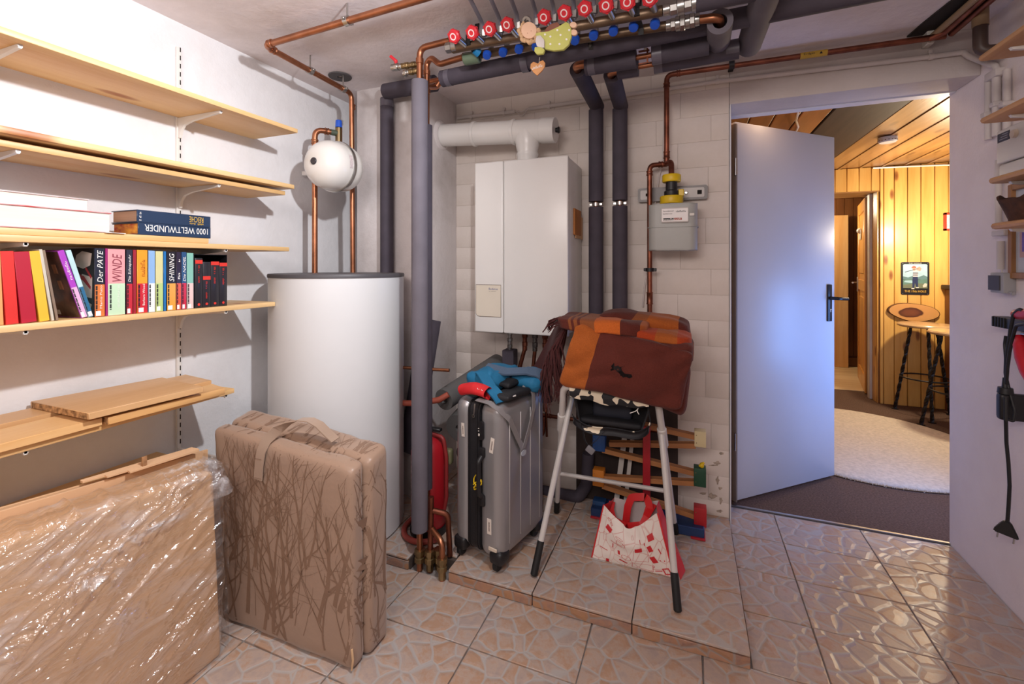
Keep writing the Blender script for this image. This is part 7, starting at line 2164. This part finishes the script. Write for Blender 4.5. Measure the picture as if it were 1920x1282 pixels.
obj('cable', tube(newbm(), [cp(1930, 606, -0.004), cp(1905, 610, -0.008), cp(1898, 635, -0.006), cp(1893, 660, -0.006), cp(1889, 690, -0.005), cp(1887, 720)], 0.005, 8, 0.02), M_cord, cd_, 60)
obj('cable', tube(newbm(), [cp(1886, 630, 0.004), cp(1884, 645, 0.004), cp(1886, 672, 0.0), cp(1885, 700, 0.004), cp(1893, 735, 0.006), cp(1903, 770, 0.008), cp(1900, 790, 0.004), cp(1890, 786, -0.008)], 0.005, 8, 0.02), M_cord, cd_, 60)
pts = [cp(1886, 745, -0.024), cp(1886, 790, -0.028), cp(1887, 830, -0.008), cp(1891, 870, -0.002), cp(1893, 910), cp(1891, 950), cp(1889, 976)]
obj('cable', tube(newbm(), pts, 0.0055, 8, 0.03), M_cord, cd_, 60)
p = cp(1885, 762)
b = soft_box(newbm(), p.x - 0.020, RWX - 0.003, p.y - 0.016, p.y + 0.016, p.z - 0.046, p.z + 0.046, 0.010, 8); obj('timer_socket', b, M_black, cd_, 70)
b = newbm(); lathe(b, [(0, 0.02), (0.019, 0.02), (0.021, 0.0), (0, 0.0)], Matrix.Translation((p.x, p.y, p.z + 0.046)), 14); cyl(b, (p.x, p.y, p.z + 0.062), (p.x, p.y + 0.002, p.z + 0.10), 0.010, 10, 0.006); obj('inserted_plug', b, M_black, cd_)
p = cp(1887, 990)
Fp = frame((p.x, p.y, p.z), (0.9, -0.44, 0), (0, 0, 1))
b = newbm(); prism(b, [(-0.031, -0.020), (0.029, -0.029), (0.029, -0.022), (0.012, 0.022), (0.004, 0.027), (-0.006, 0.026), (-0.016, 0.012), (-0.031, -0.012)], 0.014, Fp @ Matrix.Translation((0, 0, -0.007)))
bmesh.ops.bevel(b, geom=list(b.edges), offset=0.003, segments=2, affect='EDGES'); pg = obj('flat_plug', b, M_black, cd_, 60)
b = newbm()
for (x, y) in ((-0.020, -0.020), (0.018, -0.027)): cyl(b, Fp @ Vector((x, y, 0)), Fp @ Vector((x - 0.002, y - 0.020, 0)), 0.0025, 8)
obj('pins', b, M_steel, pg)['kind'] = 'stuff'

# ================================================================== pipes in the upper right corner
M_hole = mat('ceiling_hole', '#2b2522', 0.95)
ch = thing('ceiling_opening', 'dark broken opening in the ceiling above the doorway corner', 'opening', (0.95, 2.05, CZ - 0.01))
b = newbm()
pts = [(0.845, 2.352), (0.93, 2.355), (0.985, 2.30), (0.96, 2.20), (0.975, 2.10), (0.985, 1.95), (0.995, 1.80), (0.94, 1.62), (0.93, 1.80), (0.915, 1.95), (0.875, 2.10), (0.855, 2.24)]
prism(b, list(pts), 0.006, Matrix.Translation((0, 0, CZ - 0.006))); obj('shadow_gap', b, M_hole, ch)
cpz = CZ - 0.022
pipe('copper_pipe', 'dull copper pipe in the upper right corner leading to the ceiling opening', [(0.90, 2.30, 2.160), (0.935, 2.27, 2.165), (0.955, 2.05, cpz), (0.985, 1.55, cpz)], 0.012, M_copper_dark, 0.03)
pipe('copper_pipe', 'second dull copper pipe in the upper right corner beside the wall', [(0.968, 2.30, 2.168), (0.985, 2.05, cpz - 0.004), (1.03, 1.55, cpz - 0.004)], 0.012, M_copper_dark, 0.03)
bp_ = thing('drain_pipe', 'beige vertical pipe with dark brown elbow in the upper right corner', 'pipe', (1.01, 2.20, 2.0))
p = at(1838, 30, y=2.18); q = at(1840, 78, y=2.18)
obj('beige_tube', cyl(newbm(), (p.x, 2.18, at(1838, 50, y=2.18).z), (p.x, 2.18, CZ - 0.001), 0.0235, 18), mat('beige_pipe', '#9b8263', 0.5), bp_)
obj('elbow', tube(newbm(), [(p.x, 2.18, at(1838, 50, y=2.18).z + 0.004), (p.x, 2.18, at(1838, 97, y=2.18).z), (RWX - 0.004, 2.165, at(1838, 101, y=2.18).z)], 0.021, 16, 0.03), mat('brown_pipe', '#4b3a33', 0.45), bp_, 60)
pipe('beige_pipe', 'thin beige pipe slanting along the ceiling opening', [(0.915, 2.32, CZ - 0.030), (0.945, 1.55, CZ - 0.030)], 0.012, mat('beige_pipe', '#9b8263', 0.5), 0)
p = at(1743, 70, y=2.33)
b = newbm(); bx(b, p.x - 0.012, p.x + 0.012, 2.318, BWY, p.z - 0.03, p.z + 0.045, 0.003); tag(obj('pipe_hanger', b, M_offwhite), 'whitewashed bracket holding the gas pipe near the right corner', 'bracket')

# ================================================================== hall furniture
rg = thing('round_rug', 'round cream rug on the brown hall carpet', 'rug', (1.10, 3.88, 0.0))
M_rug = mat('rug_cream', '#d9cab8', 0.95, var=0.14, vscale=60, bump=0.6, bscale=220, spec=0.1)
b = newbm()
n = 72
prof = [(0, 0.024), (0.25, 0.0245), (0.5, 0.024), (0.68, 0.0245), (0.735, 0.022), (0.752, 0.014), (0.755, 0.006), (0.748, 0.001), (0, 0.001)]
lathe(b, prof, Matrix.Translation((1.10, 3.88, 0)), n)
for v in b.verts:
    v.co.z += 0.004 * max(0, noise.noise(Vector((v.co.x * 5, v.co.y * 5, 0)))) if v.co.z > 0.01 else 0
    if v.co.z > 0.012 and (v.co - Vector((1.1, 3.88, v.co.z))).length > 0.7:
        v.co.x += 0.006 * noise.noise(Vector((v.co.x * 30, v.co.y * 30, 1)))
obj('pile', b, M_rug, rg, 80)
b = newbm()
rnd = random.Random(2)
for k in range(420):
    a = rnd.uniform(PI * 0.9, PI * 2.1); r = 0.752
    p = Vector((1.10 + r * math.cos(a), 3.88 + r * math.sin(a), rnd.uniform(0.004, 0.018)))
    o_ = Vector((math.cos(a), math.sin(a), 0)) * rnd.uniform(0.004, 0.012)
    t_ = Vector((-math.sin(a), math.cos(a), 0)) * 0.003
    vv = [b.verts.new(p + t_), b.verts.new(p - t_), b.verts.new(p + o_ + Vector((0, 0, -0.003)))]; b.faces.new(vv)
o = obj('fuzzy_edge', b, M_rug, rg); o['kind'] = 'stuff'

M_iron = mat('wrought_iron', '#211f22', 0.4, 0.4, var=0.2)
M_seat = wood('stool_seat', '#dcb98c', '#b98f5c', 'x', 12, 0.3, knots=False, coat=0.4, vary=0.1)
def stool(cx, cy, feet, label):
    t = thing('bar_stool', label, 'stool', (cx, cy, 0.0), group='bar stools in the hall')
    obj('seat', lathe(newbm(), [(0, 0.735), (0.168, 0.735), (0.180, 0.742), (0.181, 0.752), (0.174, 0.762), (0, 0.764)], Matrix.Translation((cx, cy, 0)), 36), M_seat, t)
    hits = []
    for (fx_, fy_) in feet:
        top = Vector((cx + (fx_ - cx) * 0.45, cy + (fy_ - cy) * 0.45, 0.735)); bot = Vector((fx_, fy_, 0.004))
        b = newbm()
        n = 26
        M = axis_frame(top, bot); L = (bot - top).length
        rings = []
        for i in range(n + 1):
            z = L * i / n; tw = i * 0.55
            rings.append([b.verts.new(M @ Vector((0.0135 * math.cos(tw + k * PI / 2 + PI / 4), 0.0135 * math.sin(tw + k * PI / 2 + PI / 4), z))) for k in range(4)])
        for i in range(n):
            for k in range(4): b.faces.new((rings[i][k], rings[i][(k + 1) % 4], rings[i + 1][(k + 1) % 4], rings[i + 1][k]))
        b.faces.new(rings[0]); b.faces.new(list(reversed(rings[-1])))
        lg_ = obj('leg', b, M_iron, t, 30)
        b = newbm(); cyl(b, (fx_, fy_, 0.0005), (fx_, fy_, 0.006), 0.026, 14); obj('foot_plate', b, M_iron, lg_)
        hits.append(top + (bot - top) * 0.58)
    c = sum(hits, Vector()) / len(hits); r_ = sum((h - c).length for h in hits) / len(hits)
    ring = [Vector((c.x + r_ * math.cos(k * PI / 16), c.y + r_ * math.sin(k * PI / 16), c.z)) for k in range(33)]
    obj('foot_ring', tube(newbm(), ring, 0.006, 6), M_iron, t, 60)
stool(1.83, 4.755, [(1.669, 4.875), (1.795, 4.545), (2.03, 4.84)], 'wrought iron bar stool nearer the panelled wall, partly behind the other stool')
stool(1.86, 4.30, [(1.690, 4.455), (1.88, 4.08), (2.05, 4.42)], 'wrought iron bar stool cut off by the white wall edge, nearer the rug')
# tin sign with a golfer
S0, S1 = Vector((1.754, 4.9965, 0.989)), Vector((1.953, 4.9965, 1.278))
Fs = frame((S0.x, 4.9985, S0.z), (1, 0, 0), (0, 0, 1))
WS, HS = S1.x - S0.x, S1.z - S0.z
sg = thing('tin_sign', 'black framed tin sign with a golfer on the pine panelled hall wall', 'sign', tuple(Fs.translation))
b = newbm(); prism(b, rrect(WS, HS, 0.012, 4, WS / 2, HS / 2), 0.004, Fs); obj('plate', b, mat('sign_black', '#17181f', 0.35), sg)
def sp(name, pts, h, off, rough=0.35):
    b = newbm(); prism(b, [(p[0] * WS, p[1] * HS) for p in pts], 0.0006, Fs @ Matrix.Translation((0, 0, off)))
    return obj(name, b, mat('sign_' + h.strip('#'), h, rough, var=0.1, vscale=25), sg)
sp('sky', [(.07, .52), (.93, .52), (.93, .91), (.88, .935), (.12, .935), (.07, .91)], '#a9c8dc', .0040)
sp('hills', [(.07, .47), (.93, .47), (.93, .55), (.80, .60), (.62, .54), (.45, .58), (.25, .53), (.07, .56)], '#5f7f86', .0044)
sp('green', [(.07, .26), (.93, .26), (.93, .49), (.6, .46), (.3, .48), (.07, .46)], '#5d7f78', .0046)
sp('fairway', [(.07, .20), (.93, .20), (.93, .33), (.55, .36), (.07, .30)], '#6d7562', .0048)
sp('pond', [(.10, .38), (.38, .36), (.55, .40), (.36, .44), (.14, .43)], '#9cc0cf', .0050)
sp('golfer_trousers', [(.40, .20), (.46, .20), (.49, .36), (.54, .24), (.60, .24), (.60, .48), (.58, .56), (.42, .56), (.40, .44)], '#2b3358', .0054)
sp('golfer_shirt', [(.42, .55), (.59, .55), (.60, .70), (.70, .78), (.64, .84), (.50, .76), (.43, .72)], '#d6cfd2', .0056)
sp('golfer_stripes', [(.42, .59), (.59, .59), (.59, .615), (.42, .615)], '#3a3f5e', .0063)
sp('golfer_stripes', [(.42, .65), (.60, .65), (.60, .675), (.42, .675)], '#3a3f5e', .0063)
sp('golfer_head', [(.42, .74), (.50, .74), (.51, .83), (.41, .83)], '#c99a84', .0060)
sp('golfer_cap', [(.36, .82), (.54, .82), (.50, .88), (.42, .88)], '#b56a5c', .0064)
sp('golfer_arms', [(.55, .76), (.68, .72), (.72, .80), (.66, .86), (.54, .82)], '#cf9f93', .0062)
sp('golf_club', [(.14, .68), (.20, .70), (.62, .80), (.62, .81), (.19, .715), (.14, .70)], '#4c4a52', .0066)
sp('golf_shoe', [(.36, .175), (.47, .175), (.47, .205), (.37, .205)], '#d8d2cc', .0060)
sp('golf_shoe', [(.52, .205), (.63, .205), (.62, .235), (.53, .235)], '#d8d2cc', .0060)
sp('golf_bag', [(.78, .23), (.90, .25), (.92, .34), (.84, .36), (.76, .28)], '#c8c4bc', .0054)
sp('name_banner', [(.08, .06), (.92, .06), (.92, .155), (.08, .155)], '#2d2018', .0044)
lettering('sign_title', 'THE 19th HOLE', Fs @ Matrix.Translation((WS * .12, HS * .077, .0049)), WS * .76, HS * .060, M_ink_gold, sg)
lettering('sign_heading', 'THE WORLD', Fs @ Matrix.Translation((WS * .27, HS * .948, .0042)), WS * .46, HS * .026, M_ink_w, sg)
for (x, z) in ((.06, .96), (.94, .96), (.06, .03), (.94, .03)):
    b = newbm(); cyl(b, Fs @ Vector((x * WS, z * HS, 0.004)), Fs @ Vector((x * WS, z * HS, 0.006)), 0.003, 8); obj('screw', b, M_steel, sg)
# wood slice
ws = thing('wood_slice', 'oval polished wood slice with dark heart on the panelled wall', 'wood slice', (1.834, 4.98, 0.77))
def slice_m():
    m, nt, b = _nt('wood_slice_face')
    b.inputs['Roughness'].default_value = 0.3; b.inputs['Coat Weight'].default_value = 0.5
    tc = N(nt, 'ShaderNodeTexCoord'); mp = N(nt, 'ShaderNodeMapping'); mp.inputs['Scale'].default_value = (1, 1, 2.1); mp.inputs['Location'].default_value = (0.02, 0, -0.135)
    nt.links.new(tc.outputs['Object'], mp.inputs['Vector'])
    nz = N(nt, 'ShaderNodeTexNoise', i_Scale=11.0); nt.links.new(tc.outputs['Object'], nz.inputs['Vector'])
    ln = N(nt, 'ShaderNodeVectorMath', operation='LENGTH'); nt.links.new(mp.outputs[0], ln.inputs[0])
    ma = N(nt, 'ShaderNodeMath', operation='MULTIPLY_ADD'); ma.inputs[1].default_value = 0.07; nt.links.new(nz.outputs['Fac'], ma.inputs[0]); nt.links.new(ln.outputs['Value'], ma.inputs[2])
    r = ramp(nt, [(0.0, '#7a4426'), (0.085, '#6b3a22'), (0.118, '#4a2414'), (0.128, '#c58f55'), (0.5, '#d9a765')]); nt.links.new(ma.outputs[0], r.inputs[0])
    nt.links.new(r.outputs[0], b.inputs['Base Color'])
    return m
Fw = frame((1.834, 4.999, 0.838), (1, 0, -0.10), (0, 0, 1))
out = [(0.168 * math.cos(a) * (1 + 0.05 * math.sin(2 * a + 1)), 0.076 * math.sin(a) * (1 + 0.06 * math.sin(3 * a))) for a in [k * 2 * PI / 44 for k in range(44)]]
b = newbm(); prism(b, out, 0.034, Fw); sl_ = obj('slab', b, slice_m(), ws)
b = newbm()
rings = [[b.verts.new(Fw @ Vector((p[0] * s, p[1] * s, z))) for p in out] for s, z in ((1.0, 0.001), (1.045, 0.004), (1.05, 0.026), (1.0, 0.033))]
for i in range(3):
    for k in range(44): b.faces.new((rings[i][k], rings[i][(k + 1) % 44], rings[i + 1][(k + 1) % 44], rings[i + 1][k]))
obj('bark', b, mat('bark', '#6a4527', 0.85, var=0.4, vscale=60), ws)
# small red framed picture
rp = thing('red_picture', 'small red framed picture on the panelled wall at the doorway edge', 'picture', (2.1, 4.99, 1.53))
z0, z1, x0, x1 = 1.548, 1.700, 2.048, 2.18
b = newbm()
for (xa, xb, za, zb__) in ((x0, x0 + .016, z0, z1), (x1 - .016, x1, z0, z1), (x0, x1, z1 - .016, z1), (x0, x1, z0, z0 + .016)): bx(b, xa, xb, 4.976, 4.9995, za, zb__, 0.001)
obj('frame', b, mat('frame_red', '#a8321f', 0.4), rp); obj('print', bx(newbm(), x0 + .016, x1 - .016, 4.988, 4.996, z0 + .016, z1 - .016), mat('print_pale', '#e6cfd6', 0.5, var=0.4, vscale=90), rp)
# counter, smoke alarm, cable
ct = thing('bar_counter', 'brown wooden counter at the right edge of the doorway', 'counter', (2.3, 4.8, 0.0))
obj('body', bx(newbm(), 2.055, 2.70, 4.72, 4.99, 0.0, 1.045, 0.004), M_brown_panel, ct); obj('top', bx(newbm(), 2.03, 2.72, 4.69, 4.995, 1.046, 1.082, 0.006, 2), M_dark_beam, ct)
sa = thing('smoke_alarm', 'white round smoke alarm on the boarded hall ceiling', 'smoke alarm', (1.284, 3.871, HZ - 0.04))
obj('body', lathe(newbm(), [(0, -0.038), (0.046, -0.038), (0.054, -0.030), (0.056, -0.004), (0, -0.004)], Matrix.Translation((1.284, 3.871, HZ)), 28), mat('alarm_white', '#d9d8de', 0.4), sa)
b = newbm()
for k in range(18):
    a = k * PI / 9; cyl(b, (1.284 + 0.0545 * math.cos(a), 3.871 + 0.0545 * math.sin(a), HZ - 0.026), (1.284 + 0.0558 * math.cos(a), 3.871 + 0.0558 * math.sin(a), HZ - 0.026), 0.003, 6)
obj('vents', b, M_darkgap, sa)['kind'] = 'stuff'
b = newbm(); tube(b, [(1.55, 4.992, 2.128), (1.75, 4.992, 2.124), (1.95, 4.992, 2.118), (2.05, 4.99, 2.115), (2.15, 4.985, 2.105), (2.6, 4.985, 2.10)], 0.007, 8, 0.05); tag(obj('white_cable', b, M_white), 'white cable along the top of the panelled hall wall', 'cable')
b = newbm(); tube(b, [(0.575, 2.95, 2.128), (0.60, 3.15, 2.118), (0.64, 3.30, 2.120), (0.66, 3.5, 2.132)], 0.006, 8, 0.05); tag(obj('ceiling_cable', b, M_white), 'short white cable hanging below the reddish hall ceiling boards', 'cable')
sl = thing('ceiling_spot', 'small lit spotlight in the hall ceiling just behind the lintel', 'lamp', (0.30, 2.74, HZ - 0.02))
obj('housing', lathe(newbm(), [(0.034, 0.0), (0.046, 0.0), (0.046, -0.012), (0.034, -0.012), (0.034, 0)], Matrix.Translation((0.30, 2.80, HZ)), 24), M_steel, sl)
me_ = bpy.data.materials.new('lamp_glow'); me_.use_nodes = True; bs = me_.node_tree.nodes['Principled BSDF']; bs.inputs['Emission Color'].default_value = (1, 0.85, 0.65, 1); bs.inputs['Emission Strength'].default_value = 12
obj('bulb', lathe(newbm(), [(0, -0.009), (0.032, -0.009), (0.033, -0.004), (0, -0.004)], Matrix.Translation((0.30, 2.80, HZ)), 20), me_, sl)
# inner doorway: panelled door and pale curtain
i0, i1 = Vector((1.585, 5.318, 0.008)), Vector((1.752, 6.10, 0.008))
di = (i1 - i0).normalized(); ni = Vector((-di.y, di.x, 0))
IM = Matrix((di, ni, Vector((0, 0, 1)))).transposed().to_4x4(); IM.translation = i0
IL = (i1 - i0).length
M_pd = wood('panel_door', '#e0a24e', '#c07f33', 'z', 14, 0.3, knots=True, coat=0.4, vary=0.05)
pd = thing('panel_door', 'pine panelled door standing open in the far doorway', 'door', tuple(i0))
for (xa, xb, za, zb__) in ((0, .10, 0, 1.90), (IL - .10, IL, 0, 1.90), (.10, IL - .10, 1.78, 1.90), (.10, IL - .10, 0, .16), (.10, IL - .10, .98, 1.09)):
    b = newbm(); box(b, ((xa + xb) / 2, -0.018, (za + zb__) / 2), (xb - xa, 0.036, zb__ - za), 0.003, 1, IM); obj('rail', b, M_pd, pd)
for (za, zb__) in ((.16, .98), (1.09, 1.78)):
    b = newbm(); box(b, (IL / 2, -0.018, (za + zb__) / 2), (IL - .20, 0.014, zb__ - za), 0, 1, IM)
    box(b, (IL / 2, -0.018, (za + zb__) / 2), (IL - .32, 0.030, zb__ - za - .12), 0.010, 1, IM); obj('panel', b, M_pd, pd)
b = newbm(); p = IM @ Vector((IL - 0.05, 0.002, 1.04)); box(b, (IL - .05, 0.004, 1.03), (.03, .008, .16), .002, 1, IM); tube(b, [IM @ Vector((IL - .05, .006, 1.05)), IM @ Vector((IL - .05, .05, 1.05)), IM @ Vector((IL - .16, .052, 1.05))], .008, 8, .01); obj('handle', b, M_steel, pd)
b = newbm(); box(b, (0.42, 0.003, 1.56), (0.11, 0.006, 0.10), 0.002, 1, IM); ball(b, IM @ Vector((0.40, 0.008, 1.60)), 0.03, 8); obj('white_ornament', b, M_offwhite, pd)
cu = thing('far_panel', 'pale lit wooden panel in the room behind the far doorway', 'panel', (1.5, 6.6, 0.005))
b = newbm(); bx(b, 1.25, 1.80, 6.58, 6.62, 0.005, 1.86, 0.004); obj('board', b, wood('far_pale', '#efc48a', '#d99a55', 'z', 14, 0.45, vary=0.05), cu)

# peeling paint and damp marks low on the block wall beside the doorway
dm = newbm()
rnd = random.Random(9)
for (u, v, w, h) in ((1345, 868, 9, 5), (1352, 850, 7, 3), (1338, 872, 12, 2), (1345, 900, 5, 9), (1350, 915, 6, 4), (1335, 930, 11, 7), (1352, 938, 4, 8), (1318, 925, 8, 3), (1349, 958, 9, 4)):
    pts = []
    for k in range(11):
        a = 2 * PI * k / 11; r_ = rnd.uniform(0.45, 1.0)
        p = at(u + w * r_ * math.cos(a), v + h * r_ * math.sin(a), y=2.3695)
        pts.append((p.x, p.z))
    pts.reverse()
    prism(dm, pts, 0.0012, frame((0, 2.3702, 0), (1, 0, 0), (0, 0, 1)))
o = obj('peeled_paint', dm, mat('damp_mark', '#b3a394', 0.9, var=0.45, vscale=60), wall_back); o['kind'] = 'stuff'
